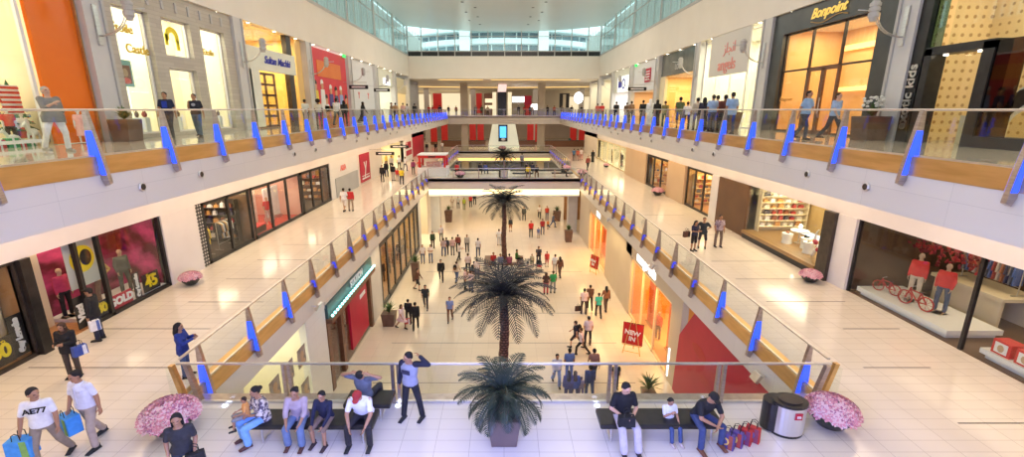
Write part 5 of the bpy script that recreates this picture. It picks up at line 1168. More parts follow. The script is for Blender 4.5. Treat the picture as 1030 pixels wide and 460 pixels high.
# ---- things they carry
def tote(x, y, z, label, cols, wd=.42, hg=.40, dp=.16, rz=0.0, group=None, name='shopping_bag', emblem=None):
    t = thing(name, label, 'bag', (x, y, z), rz, group); MB().prism([(-wd*.5, 0), (wd*.5, 0), (wd*.47, hg), (-wd*.47, hg)], 'y', -dp/2, dp/2).build('body', cloth(cols[0]), t, bevel=.01)
    MB().prism([(wd*.12, 0.01), (wd*.40, 0.01), (wd*.38, hg-.01), (wd*.12, hg-.01)], 'y', -dp/2-.006, -dp/2).build('panel', cloth(cols[1]), t)
    if emblem: MB().ell((-wd*.12, -dp/2 - .004, hg*.5), (hg*.26, .006, hg*.26), 16, 8).ell((-wd*.12, -dp/2 - .008, hg*.5), (hg*.16, .006, hg*.16), 12, 6, 1).build('emblem', [cloth(emblem), cloth(cols[0])], t)
    hm = MB()
    for dy in (-dp/3, dp/3): hm.tube([(-.07, dy, hg - .02), (-.06, dy, hg + .12), (0, dy, hg + .16), (.06, dy, hg + .12), (.07, dy, hg - .02)], .008, 6)
    hm.build('handle', cloth((.02, .02, .02)), t, smooth=True); return t
def hand(pers, s, ps, h=1.75, fat=1.0): 
    J = joints(POSES[ps], fat); k = pers.scale[0]; W = (J['W', s] + J['fa', s] * .07) * k; return pers.location + Matrix.Rotation(pers.rotation_euler.z, 3, 'Z') @ W
q = hand(pB, -1, 'bagR', fat=1.08); tote(q.x, q.y - .02, q.z - .52, 'blue and green paper shopping bag carried by the man in the pale button shirt', ((.06, .30, .75), (.22, .42, .10)), .42, .40, .26, R(-25))
q = hand(pA, -1, 'bagR2'); tote(q.x, q.y - .02, q.z - .52, 'blue and green paper shopping bag at the lower left edge beside the AE77 shirt', ((.06, .30, .75), (.22, .42, .10)), .42, .40, .26, R(15))
tote(-5.80, 7.25, F2 + .62, 'black shoulder bag at the side of the woman by the left flower bowl', ((.012, .012, .014), (.02, .02, .02)), .32, .26, .12, R(30), name='shoulder_bag')
tote(2.60, 8.38, F2 + .58, 'black soft bag in the lap of the man in the black T-shirt', ((.008, .008, .01), (.012, .012, .014)), .36, .24, .14, 0, name='messenger_bag')
for i, (c1, c2, lb) in enumerate((((.10, .07, .22), (.35, .08, .05), 'dark purple paper bag with gold ring print, nearest of the four beside the capped man'), ((.12, .07, .22), (.40, .06, .04), 'purple paper bag second in the row of four beside the capped man'),
                              ((.45, .03, .03), (.20, .05, .12), 'red paper bag third in the row of four beside the capped man'), ((.50, .04, .03), (.25, .06, .10), 'red paper bag nearest the steel bin, last of four'))):
    tote(4.82 + i * .22, 8.42 + i * .07, F2 + .002, lb, (c1, c2), .30, .36, .12, R(-42), emblem=(.75, .50, .12) if i < 2 else (.15, .15, .35))

# ---- middle floor, left gallery
def far(u, v, z, *a, **k): q = P(u, v, z); return person((q.x, q.y, z + .004), *a, **k)
p1 = far(101, 342, F2, -75, 'stand', ('long_w', K_), ('trousers', (.02, .025, .05)), 'man in black jacket and dark cap standing at the magenta window', h=1.78, hair='cap', near=True)
p2 = far(76, 379, F2, 12, 'phone', ('long_w', K_), ('trousers', (.06, .045, .035)), 'woman in black top and dark headscarf, looking down at her hands', h=1.64, hair='scarf', hc='b', fem=True, near=True)
p3 = person((-7.75 - .75, 10.75, F2), 105, 'girlback', ('long_w', (.02, .04, .22)), ('trousers', JN), 'woman with long dark hair in a blue tunic at the corner of the left rail', h=1.62, hair='long', fem=True, near=True)
p3.location = P(189, 362, F2); p3.location.x = -8.68; p3.location.y = 11.15
q = p1.location; tote(q.x + .22, q.y - .30, F2 + .48, 'white and blue plastic bag held by the man at the magenta window', (W_, (.1, .15, .4)), .28, .34, .12, R(60))
q = p2.location; tote(q.x + .40, q.y - .10, F2 + .72, 'blue and white shoulder bag of the woman in the dark headscarf', ((.05, .09, .35), W_), .32, .28, .14, R(70), name='shoulder_bag')
L2 = [
 (347, 213, 175, 'walkA', ('short_n', W_), ('shorts', (.65, .6, .55)), 'man in white shirt and pale shorts walking away beside a red shirt', 1.75, 'short', 'k', False),
 (353.5, 212.5, 185, 'stand2', ('long_n', RD), ('trousers', KH), 'person in red top with beige trousers beside the man in white shorts', 1.68, 'short', 'k', False),
 (385, 183, 0, 'stand', ('long_n', K_), ('trousers', K_), 'person all in black, nearest of the crowd by the black oval signs', 1.72, 'short', 'k', False),
 (389, 178, 30, 'stand2', ('long_w', K_), ('trousers', NV), 'person in a long black jacket just behind the nearest one in black', 1.72, 'long', 'k', True),
 (396, 182, 170, 'stand', ('long_n', K_), ('trousers', (.45, .40, .36)), 'person in black top with pale trousers in the crowd by the signs', 1.75, 'short', 'k', False),
 (394, 172, 10, 'stand2', ('long_n', (.55, .52, .5)), ('trousers', K_), 'person in light grey top at the back of the crowd by the signs', 1.8, 'short', 'k', False),
 (402, 171, 180, 'stand', ('short_n', W_), ('trousers', K_), 'person in white top and black trousers in the crowd near the coral poster', 1.76, 'short', 'k', False),
 (408, 172, 160, 'walkB', ('short_n', (.7, .68, .7)), ('trousers', (.12, .12, .16)), 'person in pale top and grey trousers next to the coral poster', 1.7, 'short', 'b', False),
 (404.5, 186, 190, 'stand2', ('short_n', YL), ('trousers', K_), 'person in a yellow shirt beside the far left rail', 1.66, 'short', 'k', False),
 (400, 182.5, 190, 'stand', ('short_n', RD), ('trousers', (.3, .2, .2)), 'child in red beside the yellow shirt', 1.35, 'short', 'k', False),
 (416, 175.5, 200, 'stand', ('long_n', (.30, .06, .16)), ('trousers', K_), 'person in purple top near the red kiosk', 1.66, 'short', 'k', False),
 (422.5, 176, 170, 'hips', ('short_n', (.6, .12, .1)), ('trousers', (.08, .08, .08)), 'person in reddish top at the side of the red kiosk', 1.74, 'short', 'k', False),
 (429.5, 153.8, 0, 'stand', ('long_n', K_), ('trousers', (.12, .05, .1)), 'distant person in black behind the kiosk, nearest the red columns', 1.72, 'short', 'k', False),
 (438.5, 153.4, 0, 'stand2', ('long_n', K_), ('trousers', K_), 'distant person in black second behind the kiosk', 1.72, 'short', 'k', False),
 (445, 152.6, 0, 'stand', ('short_n', W_), ('trousers', GY), 'distant person in white behind the kiosk', 1.72, 'short', 'k', False),
 (697, 252.5, 20, 'phone', ('short_n', (.02, .02, .05)), ('shorts', K_), 'woman in dark top and knee shorts with a shoulder bag, right middle gallery', 1.64, 'long', 'k', True),
 (705.5, 249.6, -20, 'hips', ('short_w', (.02, .025, .03)), ('shorts', (.02, .02, .03)), 'woman in a dark short dress with bare legs behind the one with the shoulder bag', 1.68, 'bun', 'b', True),
 (721.5, 248.5, 0, 'stand2', ('short_n', (.26, .20, .24)), ('trousers', (.14, .10, .08)), 'man in a checked shirt and brown trousers standing near the gold shop', 1.76, 'short', 'k', False),
 (577, 162, 180, 'stand', ('short_n', (.05, .12, .22)), ('trousers', K_), 'distant person in dark blue on the right of the second opening', 1.74, 'short', 'k', False),
 (580.8, 161.8, 180, 'stand2', ('short_n', (.4, .08, .05)), ('trousers', (.2, .06, .05)), 'distant person in brick red on the right of the second opening', 1.68, 'short', 'k', False),
 (584.3, 161.2, 180, 'walkA', ('short_n', (.6, .5, .5)), ('trousers', (.45, .2, .2)), 'distant person in pale pink on the right of the second opening', 1.74, 'short', 'b', False),
 (591, 171.3, 15, 'walkB', ('long_n', (.22, .04, .03)), ('trousers', K_), 'person in dark red top walking by the far right shops', 1.76, 'short', 'k', False),
 (596, 163.3, 0, 'stand', ('long_w', K_), ('robe', K_), 'woman in a long black robe by the far right shops', 1.68, 'scarf', 'k', True),
 (573, 146.8, 0, 'stand2', ('long_w', (.04, .14, .14)), ('trousers', K_), 'distant figure in black and teal by the far right red column', 1.8, 'short', 'k', False),
 (525, 168, 200, 'stand', ('long_n', (.20, .20, .24)), ('trousers', K_), 'person in grey standing behind the right bench of the second bridge', 1.75, 'short', 'k', False),
]
for u, v, f_, ps, tp, bt, lb, h_, ha, hc_, fm_ in L2:
    far(u, v, F2, f_, ps, tp, bt, lb, h=h_, hair=ha, hc=hc_, fem=fm_, sk='m' if (u * 7) % 3 else 'l')
q = P(697, 252.5, F2); tote(q.x - .42, q.y + .0, F2 + .75, 'brown shoulder bag of the woman by the right middle rail', ((.12, .05, .03), K_), .36, .30, .16, R(20), name='shoulder_bag')
for x, y, f_, tp, bt, lb in ((-5.3, 51.5, 180, RD, K_, 'person in red seated at the left end of the second bridge bench'), (-2.7, 51.5, 180, K_, K_, 'person in black seated on the left bench of the second bridge'), (-2.1, 51.5, 170, (.06, .08, .22), JN, 'person in dark blue seated on the left bench of the second bridge'),
                           (2.6, 51.7, 180, K_, K_, 'first person in black seated on the right bench of the second bridge'), (3.2, 51.7, 190, (.03, .03, .05), K_, 'second person in black seated beside the first on the second bridge'),
                           (2.6, 49.4, 0, YL, BR, 'person in yellow and brown seated at the short bench of the second bridge'), (3.5, 49.5, 0, K_, BR, 'person in black seated with a brown bag on the second bridge'), (6.3, 49.7, 90, (.02, .03, .03), K_, 'person in black seated alone on the right short bench')):
    person((x, y, F2), f_, 'sit', ('long_n', tp), ('trousers', bt), lb, h=1.72)

# ---- upper floor
U3 = [
 (61.5, 152.5, 75, 'look_up', ('mid_w', (.24, .22, .19)), ('trousers', (.80, .78, .76)), 'large woman in grey top and white trousers looking up by the Christmas window', 1.70, 'short', 'g', True, 'l', 1.28),
 (173, 138.5, 15, 'walkA', ('short_n', (.015, .02, .05)), ('trousers', (.05, .05, .06)), 'man in black T-shirt with blue print walking past the stone shopfront', 1.80, 'short', 'k', False, 'm', 1.0),
 (201, 137.5, 15, 'chin', ('short_n', (.02, .02, .03)), ('trousers', (.09, .14, .19)), 'man in black T-shirt and jeans with hand on chin past the stone shopfront', 1.74, 'short', 'k', False, 'm', 1.0),
 (806, 140.5, 30, 'walkB', ('short_n', (.28, .42, .64)), ('trousers', (.05, .05, .07)), 'man in light blue shirt walking before the dark framed shop, left of two', 1.80, 'short', 'k', False, 'm', 1.05),
 (835, 141, 20, 'walkA', ('short_n', (.32, .42, .60)), ('trousers', (.04, .04, .06)), 'woman in light blue shirt striding before the dark framed shop, right of two', 1.72, 'short', 'b', True, 'l', 1.05),
 (309, 127.8, 170, 'stand', ('short_n', (.6, .64, .62)), ('trousers', (.10, .12, .14)), 'person in pale top with grey trousers at the start of the red mural', 1.72, 'short', 'k', False, 'm', 1.0),
 (322, 127.2, 190, 'stand2', ('short_n', (.62, .60, .52)), ('trousers', (.16, .12, .10)), 'person with a big round head of hair before the red mural', 1.72, 'afro', 'k', True, 'd', 1.0),
 (340, 126.6, 175, 'walkB', ('long_n', W_), ('trousers', (.06, .06, .08)), 'man in a white shirt before the red mural', 1.86, 'short', 'k', False, 'm', 1.0),
 (347.5, 125.6, 200, 'stand', ('long_n', (.03, .03, .03)), ('trousers', K_), 'woman in black with long hair beside the man in the white shirt', 1.72, 'long', 'k', True, 'm', 1.0),
 (366, 124.6, 120, 'walkA', ('long_w', K_), ('dress', K_), 'woman in black walking along the white hoarding', 1.70, 'scarf', 'k', True, 'm', 1.0),
 (394.5, 122.0, 90, 'stand', ('long_n', (.2, .12, .06)), ('trousers', K_), 'person in brown before the pale green shop', 1.72, 'short', 'k', False, 'm', 1.0),
 (398.5, 121.6, 200, 'stand2', ('long_n', (.40, .25, .12)), ('trousers', K_), 'person in tan before the pale green shop', 1.72, 'short', 'k', False, 'm', 1.0),
 (406, 121.0, 180, 'stand', ('short_n', (.6, .35, .3)), ('trousers', NV), 'person in pinkish top past the pale green shop', 1.74, 'short', 'b', False, 'm', 1.0),
 (410, 120.6, 160, 'walkB', ('short_n', (.55, .5, .5)), ('trousers', K_), 'person in light top by the far left upper pier', 1.70, 'short', 'k', False, 'm', 1.0),
 (417.5, 120.0, 180, 'stand', ('long_n', K_), ('trousers', K_), 'person in black near the far left end of the upper rail', 1.74, 'short', 'k', False, 'm', 1.0),
 (714, 134.6, 180, 'stand', ('short_n', (.30, .42, .62)), ('trousers', (.08, .08, .10)), 'man in light blue shirt seen from behind below the angels sign, left of two', 1.80, 'short', 'k', False, 'm', 1.08),
 (733, 134.8, 185, 'stand2', ('short_w', (.26, .40, .62)), ('trousers', (.04, .06, .12)), 'tall man in light blue shirt seen from behind below the angels sign, right of two', 1.86, 'short', 'k', False, 'm', 1.08),
 (705.5, 135.0, 160, 'stand', ('long_w', (.02, .02, .04)), ('robe', K_), 'woman in black with long dark hair left of the light blue shirts', 1.70, 'long', 'k', True, 'm', 1.0),
 (726, 133.5, 180, 'stand', ('long_n', (.10, .03, .02)), ('trousers', K_), 'man in dark brown between the two light blue shirts', 1.78, 'short', 'k', False, 'd', 1.0),
 (718.5, 132.0, 175, 'stand2', ('long_n', (.22, .04, .03)), ('trousers', K_), 'person in maroon just behind the left light blue shirt', 1.80, 'short', 'k', False, 'm', 1.0),
 (699, 132.5, 180, 'stand', ('long_n', (.5, .42, .32)), ('trousers', (.3, .25, .2)), 'person in beige beside the woman with long dark hair', 1.70, 'short', 'k', False, 'm', 1.0),
 (689.5, 131.0, 170, 'stand2', ('short_n', (.7, .68, .68)), ('trousers', K_), 'shorter person in white top before the golden open shop', 1.52, 'short', 'k', False, 'm', 1.0),
 (682, 131.0, 180, 'stand', ('short_n', (.10, .13, .05)), ('shorts', (.05, .07, .14)), 'person in olive shirt and shorts before the golden open shop', 1.80, 'short', 'k', False, 'm', 1.0),
 (667.5, 129.5, 175, 'phone', ('short_n', (.22, .18, .06)), ('trousers', (.04, .08, .04)), 'person in olive brown pushing along by the tan screen', 1.62, 'short', 'b', False, 'm', 1.0),
 (659.5, 129.0, 180, 'stand', ('long_w', K_), ('robe', K_), 'woman in a long black robe beside the man in white', 1.72, 'scarf', 'k', True, 'm', 1.0),
 (652.5, 128.8, 180, 'stand', ('long_w', (.82, .82, .82)), ('robe', (.82, .82, .82)), 'man in a long white robe and white headcloth', 1.80, 'ghutra', 'w', False, 'm', 1.0),
 (645.5, 127.5, 170, 'stand2', ('long_n', K_), ('trousers', (.06, .04, .04)), 'person in black left of the man in the white robe', 1.76, 'short', 'k', False, 'm', 1.0),
 (634, 126.0, 180, 'stand', ('short_n', (.24, .13, .07)), ('trousers', K_), 'person in brown before the tan shop opening', 1.74, 'short', 'k', False, 'm', 1.0),
 (629.5, 125.8, 150, 'stand2', ('short_n', (.14, .09, .05)), ('trousers', (.1, .1, .1)), 'person in dark brown beside the one in brown', 1.66, 'short', 'b', False, 'm', 1.0),
 (619, 125.0, 180, 'stand', ('short_n', K_), ('trousers', K_), 'person in black below the blue swirl sign', 1.78, 'short', 'k', False, 'm', 1.0),
 (605, 121.8, 180, 'stand', ('short_n', RD), ('trousers', K_), 'person in red by the far right upper shops', 1.72, 'short', 'k', False, 'm', 1.0),
 (600.5, 121.5, 180, 'stand2', ('short_n', (.5, .1, .08)), ('trousers', GY), 'person in brick red by the far right upper shops', 1.72, 'short', 'k', False, 'm', 1.0),
]
for u, v, f_, ps, tp, bt, lb, h_, ha, hc_, fm_, sk_, ft_ in U3:
    big = u in (61.5, 173, 201, 806, 835)
    pq = far(u, v, F3, f_, ps, tp, bt, lb, h=h_, hair=ha, hc=hc_, fem=fm_, sk=sk_, fat=ft_, near=big, shoe=(.35, .33, .30) if u == 61.5 else (.02, .02, .02))
    if abs(pq.location.x) < 10.2 and pq.location.y < 79: pq.location.xy = pq.location.xy * (10.2 / abs(pq.location.x))
    if u == 173: MB().box(-.08, .08, -.152, -.142, 1.12, 1.36).build('shirt_print', cloth((.02, .05, .40)), pq)
    if u == 201: MB().ell((0, -.146, 1.28), (.07, .01, .06), 10, 6).build('shirt_print', cloth((.4, .4, .45)), pq)
rnd = random.Random(11); FCOL = [RD, K_, K_, (.45, .1, .06), GY, (.1, .16, .08), (.5, .4, .3), NV]
spots = [(-12.5, 83), (-11.3, 84), (-9.8, 83.5), (-8.6, 85), (-5.0, 83), (-4.0, 85), (-2.9, 84), (2.6, 84.5), (3.6, 83), (4.7, 85), (7.7, 84), (8.8, 83), (10.4, 85), (12.0, 84), (5.4, 90), (-10.8, 79), (-12.2, 77), (11.2, 78.5), (12.6, 77)]
where = ['by the far left corner of the upper rail', 'left of the left stone column', 'just left of the stone column', 'close beside the left stone column', 'between the left stone column and the black kiosk', 'near the middle of the far upper rail', 'just left of the black kiosk', 'just right of the black kiosk', 'right of the lit screens', 'before the red stand', 'right of the right stone column', 'near the cream wall', 'before the dark doorway strips', 'by the far right corner of the upper rail', 'at the red stand farther back', 'at the last bay of the left upper gallery', 'under the far left upper shops', 'at the last bay of the right upper gallery', 'under the far right upper shops']
for i, (x, y) in enumerate(spots):
    c = FCOL[i % 8]; nmc = ['red', 'black', 'black', 'rust', 'grey', 'dark green', 'tan', 'navy'][i % 8]
    person((x, y, F3), rnd.choice((0, 180, 170, 20)), rnd.choice(('stand', 'stand2')), ('long_n', c), ('trousers', K_), 'distant person in %s %s' % (nmc, where[i]), h=1.7 + rnd.random() * .1)

# ---- ground floor
GF = [
 (404.5, 331, 60, 'walkA', ('short_w', (.75, .62, .62)), ('short_skirt', (.72, .55, .55)), 'woman in white and pink walking beside two people in black, carrying bags', 1.68, 'long', 'b', True),
 (411.5, 326, 175, 'stand2', ('long_n', K_), ('trousers', K_), 'shorter person in black between the woman in pink and man in black', 1.70, 'short', 'k', False),
 (418.5, 331, 185, 'walkB', ('long_w', K_), ('trousers', K_), 'man in a black suit seen from behind, beside the woman in pink', 1.80, 'short', 'k', False),
 (428.5, 311, 5, 'walkA', ('short_n', (.02, .025, .03)), ('trousers', (.03, .03, .04)), 'man in black T-shirt walking forward alone on the left of the ground floor', 1.80, 'short', 'k', False),
 (453, 323.5, 0, 'walkB', ('short_n', (.22, .28, .55)), ('trousers', (.14, .06, .03)), 'man in a blue shirt and brown trousers walking forward alone', 1.74, 'short', 'b', False),
 (444, 283, 5, 'walkA', ('long_w', K_), ('trousers', K_), 'man all in black walking forward in the middle left of the ground floor', 1.86, 'short', 'k', False),
 (420.5, 292, 80, 'walkB', ('long_n', (.12, .05, .03)), ('shorts', K_), 'woman in brown and black with bare calves near the slim planter', 1.76, 'short', 'k', True),
 (425.5, 265, 0, 'stand', ('short_n', (.7, .65, .62)), ('trousers', (.10, .12, .2)), 'person in white top left of the one with folded arms', 1.72, 'short', 'k', False),
 (433.5, 264.5, 0, 'arms', ('short_n', (.68, .60, .54)), ('trousers', JN), 'person in cream top with folded arms and jeans', 1.70, 'short', 'k', False),
 (446.5, 258, 180, 'stand2', ('short_n', (.45, .35, .36)), ('trousers', JN), 'person in dusty pink top and jeans near the bridge column', 1.76, 'short', 'k', False),
 (449.5, 256.5, 185, 'stand', ('long_n', (.05, .05, .06)), ('trousers', K_), 'person in black just right of the dusty pink top', 1.70, 'short', 'k', False),
 (455.5, 257, 175, 'stand', ('short_n', (.62, .42, .40)), ('trousers', (.10, .11, .13)), 'broad person in pink shirt and dark jeans', 1.78, 'short', 'k', False),
 (461, 253.5, 180, 'stand2', ('long_n', (.22, .06, .04)), ('trousers', K_), 'person in dark red behind the pink shirt', 1.74, 'short', 'k', False),
 (462, 262, 130, 'push', ('short_n', (.7, .6, .55)), ('trousers', K_), 'person in white bending forward with black trousers', 1.60, 'short', 'k', False),
 (470, 253.5, 0, 'stand', ('long_n', (.45, .42, .38)), ('trousers', K_), 'person in light grey top walking near the second palm', 1.72, 'short', 'k', False),
 (481, 258, 180, 'walkB', ('short_n', (.72, .70, .72)), ('trousers', (.07, .09, .16)), 'person in white top and blue jeans walking away left of the second palm', 1.78, 'short', 'k', False),
 (459.5, 284, 160, 'walkA', ('short_n', (.70, .55, .40)), ('trousers', JN), 'person in cream top and jeans with a dark backpack', 1.76, 'short', 'b', False),
 (471, 275, 180, 'stand2', ('short_n', (.70, .58, .58)), ('trousers', K_), 'person in pale pink top and black skirt among the group left of the palm', 1.74, 'short', 'b', False),
 (468, 291.5, 90, 'stand', ('short_n', (.66, .5, .5)), ('trousers', K_), 'person in pink top at the left edge of the near palm crown', 1.72, 'short', 'k', False),
 (474, 294, 150, 'stand2', ('short_n', (.72, .55, .56)), ('trousers', JN), 'person in pale rose shirt partly behind the near palm crown', 1.70, 'short', 'b', False),
 (480, 281, 200, 'stand', ('short_n', (.70, .60, .60)), ('trousers', (.1, .1, .15)), 'person in white and rose beside the dark seat left of the palm', 1.72, 'short', 'k', False),
 (435.5, 250, 30, 'stand', ('long_n', (.03, .06, .03)), ('trousers', K_), 'person in dark green at the foot of the left bridge column', 1.74, 'short', 'k', False),
 (444, 243, 20, 'stand', ('short_n', (.5, .45, .45)), ('trousers', (.1, .1, .1)), 'person in grey with a yellow hat beyond the bridge column', 1.74, 'short', 'y', False),
 (455, 209, 0, 'stand', ('short_n', (.75, .65, .5)), ('trousers', (.5, .4, .3)), 'distant person in cream under the bridge, first on the left', 1.7, 'short', 'k', False),
 (461, 210, 0, 'stand2', ('short_n', (.55, .55, .5)), ('trousers', K_), 'distant person in grey under the bridge, beside the cream one', 1.7, 'short', 'k', False),
 (467, 211, 0, 'stand', ('short_n', (.45, .55, .06)), ('trousers', (.2, .25, .1)), 'distant person in lime green under the bridge', 1.66, 'short', 'b', False),
 (473.5, 208.5, 0, 'stand', ('short_n', RD), ('trousers', K_), 'distant person in bright red under the bridge, left of the palm', 1.74, 'short', 'k', False),
 (477.5, 206, 0, 'stand2', ('long_n', K_), ('trousers', K_), 'distant person in black under the bridge, beside the bright red one', 1.8, 'short', 'k', False),
 (527, 222, 0, 'stand2', ('long_n', (.08, .09, .08)), ('trousers', K_), 'person in dark grey right of the second palm crown under the bridge', 1.76, 'short', 'k', False),
 (542.5, 220, 0, 'walkA', ('short_n', (.75, .72, .66)), ('trousers', K_), 'person in white walking under the bridge right of the palm', 1.74, 'short', 'k', False),
 (550, 221.5, 0, 'stand', ('short_n', (.50, .05, .03)), ('trousers', (.12, .12, .16)), 'person in red under the bridge beside the walker in white', 1.78, 'short', 'k', False),
 (556, 229, 90, 'stride', ('short_n', (.12, .14, .20)), ('trousers', JN), 'person in grey-blue striding right near the timber panel', 1.74, 'short', 'k', False),
 (551, 230.5, 20, 'stand', ('short_n', (.7, .25, .06)), ('shorts', K_), 'small child in orange near the timber panel', 1.05, 'short', 'k', False),
 (534, 238.8, 0, 'stand', ('short_n', (.62, .03, .02)), ('trousers', K_), 'man in a bright red shirt and black trousers in the middle distance', 1.82, 'short', 'k', False),
 (545.5, 236, 10, 'stand2', ('short_n', (.45, .03, .03)), ('trousers', (.08, .08, .14)), 'person in dark red beside a child in blue', 1.76, 'short', 'k', False),
 (541.5, 239.5, 0, 'stand', ('short_n', (.12, .16, .35)), ('shorts', (.3, .3, .35)), 'child in blue beside the person in dark red', 1.15, 'short', 'k', False),
 (513.5, 233, 20, 'stand', ('long_n', (.03, .03, .03)), ('shorts', (.4, .15, .05)), 'person in black just right of the second palm trunk', 1.6, 'short', 'k', False),
 (502, 247, 180, 'stand', ('short_n', W_), ('trousers', (.5, .5, .55)), 'person in white half hidden by the second palm trunk', 1.7, 'short', 'k', False),
 (535, 269.5, 0, 'stand', ('short_n', (.45, .40, .28)), ('shorts', (.03, .06, .04)), 'child in beige left of the pushchair', 1.25, 'short', 'b', False),
 (541.5, 267, 0, 'push', ('short_n', (.06, .06, .08)), ('trousers', K_), 'parent in dark grey pushing the pushchair', 1.78, 'short', 'k', False),
 (550, 268.5, 0, 'stand', ('short_n', (.60, .05, .05)), ('shorts', (.5, .08, .06)), 'child in red right of the pushchair', 1.40, 'short', 'b', False),
 (558, 276, 180, 'stand', ('short_n', W_), ('trousers', (.5, .45, .42)), 'person in white right of the pushchair, beside a dark-haired one', 1.74, 'short', 'k', False),
 (563, 279, 200, 'walkB', ('long_n', (.12, .05, .03)), ('trousers', (.08, .05, .04)), 'dark-haired person in brown beside the one in white', 1.78, 'long', 'k', True),
 (556, 295, 190, 'stand2', ('short_n', (.03, .30, .09)), ('trousers', (.25, .25, .25)), 'person in a green shirt right of the near palm crown', 1.76, 'short', 'b', False),
 (549, 296, 170, 'stand', ('short_n', (.06, .03, .03)), ('trousers', (.45, .05, .06)), 'person in black with a red bag right of the near palm crown', 1.70, 'long', 'b', True),
 (587, 316, 180, 'stand2', ('short_n', (.68, .55, .54)), ('trousers', (.06, .04, .04)), 'man in pinkish-white shirt with a dark case, among four walking away', 1.82, 'short', 'k', False),
 (593, 311, 175, 'walkA', ('long_n', (.12, .05, .03)), ('trousers', K_), 'person in brown half hidden by the pinkish-white shirt', 1.78, 'short', 'k', False),
 (601.5, 319, 180, 'walkA', ('short_n', (.04, .42, .32)), ('trousers', K_), 'person in a turquoise shirt walking away', 1.72, 'short', 'b', False),
 (609, 312.5, 190, 'walkB', ('long_n', (.20, .09, .05)), ('trousers', (.08, .05, .04)), 'woman in brown with long hair right of the turquoise shirt', 1.78, 'long', 'k', True),
 (591, 347, 180, 'stand2', ('short_n', (.70, .60, .64)), ('trousers', (.02, .02, .03)), 'man in pale pink shirt and black trousers walking behind a striding pair', 1.80, 'short', 'k', False),
 (579, 350, 245, 'stride', ('short_n', (.02, .02, .04)), ('shorts', (.02, .02, .03)), 'young man in black shorts with a backpack striding left', 1.74, 'short', 'b', False),
 (584.5, 357, 250, 'stride', ('short_n', (.72, .60, .60)), ('trousers', K_), 'woman in white top and black trousers striding left', 1.70, 'short', 'b', True),
 (559.5, 388, 5, 'walkA', ('long_n', (.66, .66, .80)), ('wide', (.22, .30, .62)), 'man in white shirt and light blue trousers walking toward the front rail', 1.78, 'short', 'k', False),
 (572, 383, 185, 'stand', ('short_n', (.14, .22, .48)), ('trousers', (.06, .12, .38)), 'man in a blue shirt beside the one in light blue trousers', 1.80, 'short', 'k', False),
 (596.5, 384, 185, 'walkB', ('short_n', (.34, .18, .14)), ('trousers', (.05, .06, .12)), 'broad man in a brown shirt behind the front rail', 1.84, 'short', 'k', False),
 (618.7, 391, 0, 'stand', ('short_n', (.03, .03, .03)), ('trousers', (.03, .03, .05)), 'boy in black and white behind the front rail near the seated man in black', 1.42, 'short', 'k', False),
 (571, 405, 180, 'stand', ('long_w', (.05, .05, .22)), ('wide', (.10, .10, .26)), 'woman in dark purple top and blue headscarf just beyond the front rail', 1.66, 'scarf', 'k', True),
 (577.5, 404, 180, 'stand2', ('long_w', (.04, .07, .35)), ('trousers', (.05, .05, .12)), 'person in bright blue headscarf beside the purple top', 1.60, 'scarf', 'b', True),
 (584, 401, 175, 'stand', ('short_n', (.35, .3, .45)), ('shorts', (.2, .15, .3)), 'small child between the headscarfed women and the man in dark blue', 1.15, 'short', 'b', False),
 (592.5, 401, 180, 'walkA', ('long_n', (.03, .05, .16)), ('trousers', (.05, .08, .2)), 'man in dark blue jacket just beyond the front rail', 1.78, 'short', 'k', False),
]
for u, v, f_, ps, tp, bt, lb, h_, ha, hc_, fm_ in GF:
    far(u, v, G, f_, ps, tp, bt, lb, h=h_, hair=ha, hc=hc_, fem=fm_, sk='m' if int(u) % 3 else 'l')
q = P(404.5, 331, 0); tote(q.x + .35, q.y, .35, 'red and pink shopping bag of the woman in white and pink', ((.6, .12, .10), W_), .34, .34, .14, R(20))
q = P(587, 316, 0); tote(q.x - .38, q.y, .22, 'dark briefcase held by the man in the pinkish-white shirt', ((.05, .02, .015), K_), .42, .34, .12, R(10), name='briefcase')
q = P(579, 350, 0); t = thing('backpack', 'black backpack on the young man striding left in shorts', 'bag', (q.x + .16, q.y, 1.0)); MB().ell((0, 0, .22), (.14, .17, .24), 14, 10).build('body', cloth(K_), t, smooth=True); MB().ell((.12, 0, .14), (.06, .12, .12), 12, 8).build('pocket', cloth(GY), t, smooth=True)
q = P(459.5, 284, 0); t = thing('backpack', 'dark backpack on the person in cream top and jeans', 'bag', (q.x - .1, q.y - .14, 1.05)); MB().ell((0, 0, .22), (.15, .12, .24), 14, 10).build('body', cloth(K_), t, smooth=True); MB().ell((0, -.1, .14), (.10, .05, .12), 12, 8).build('pocket', cloth(BR), t, smooth=True)
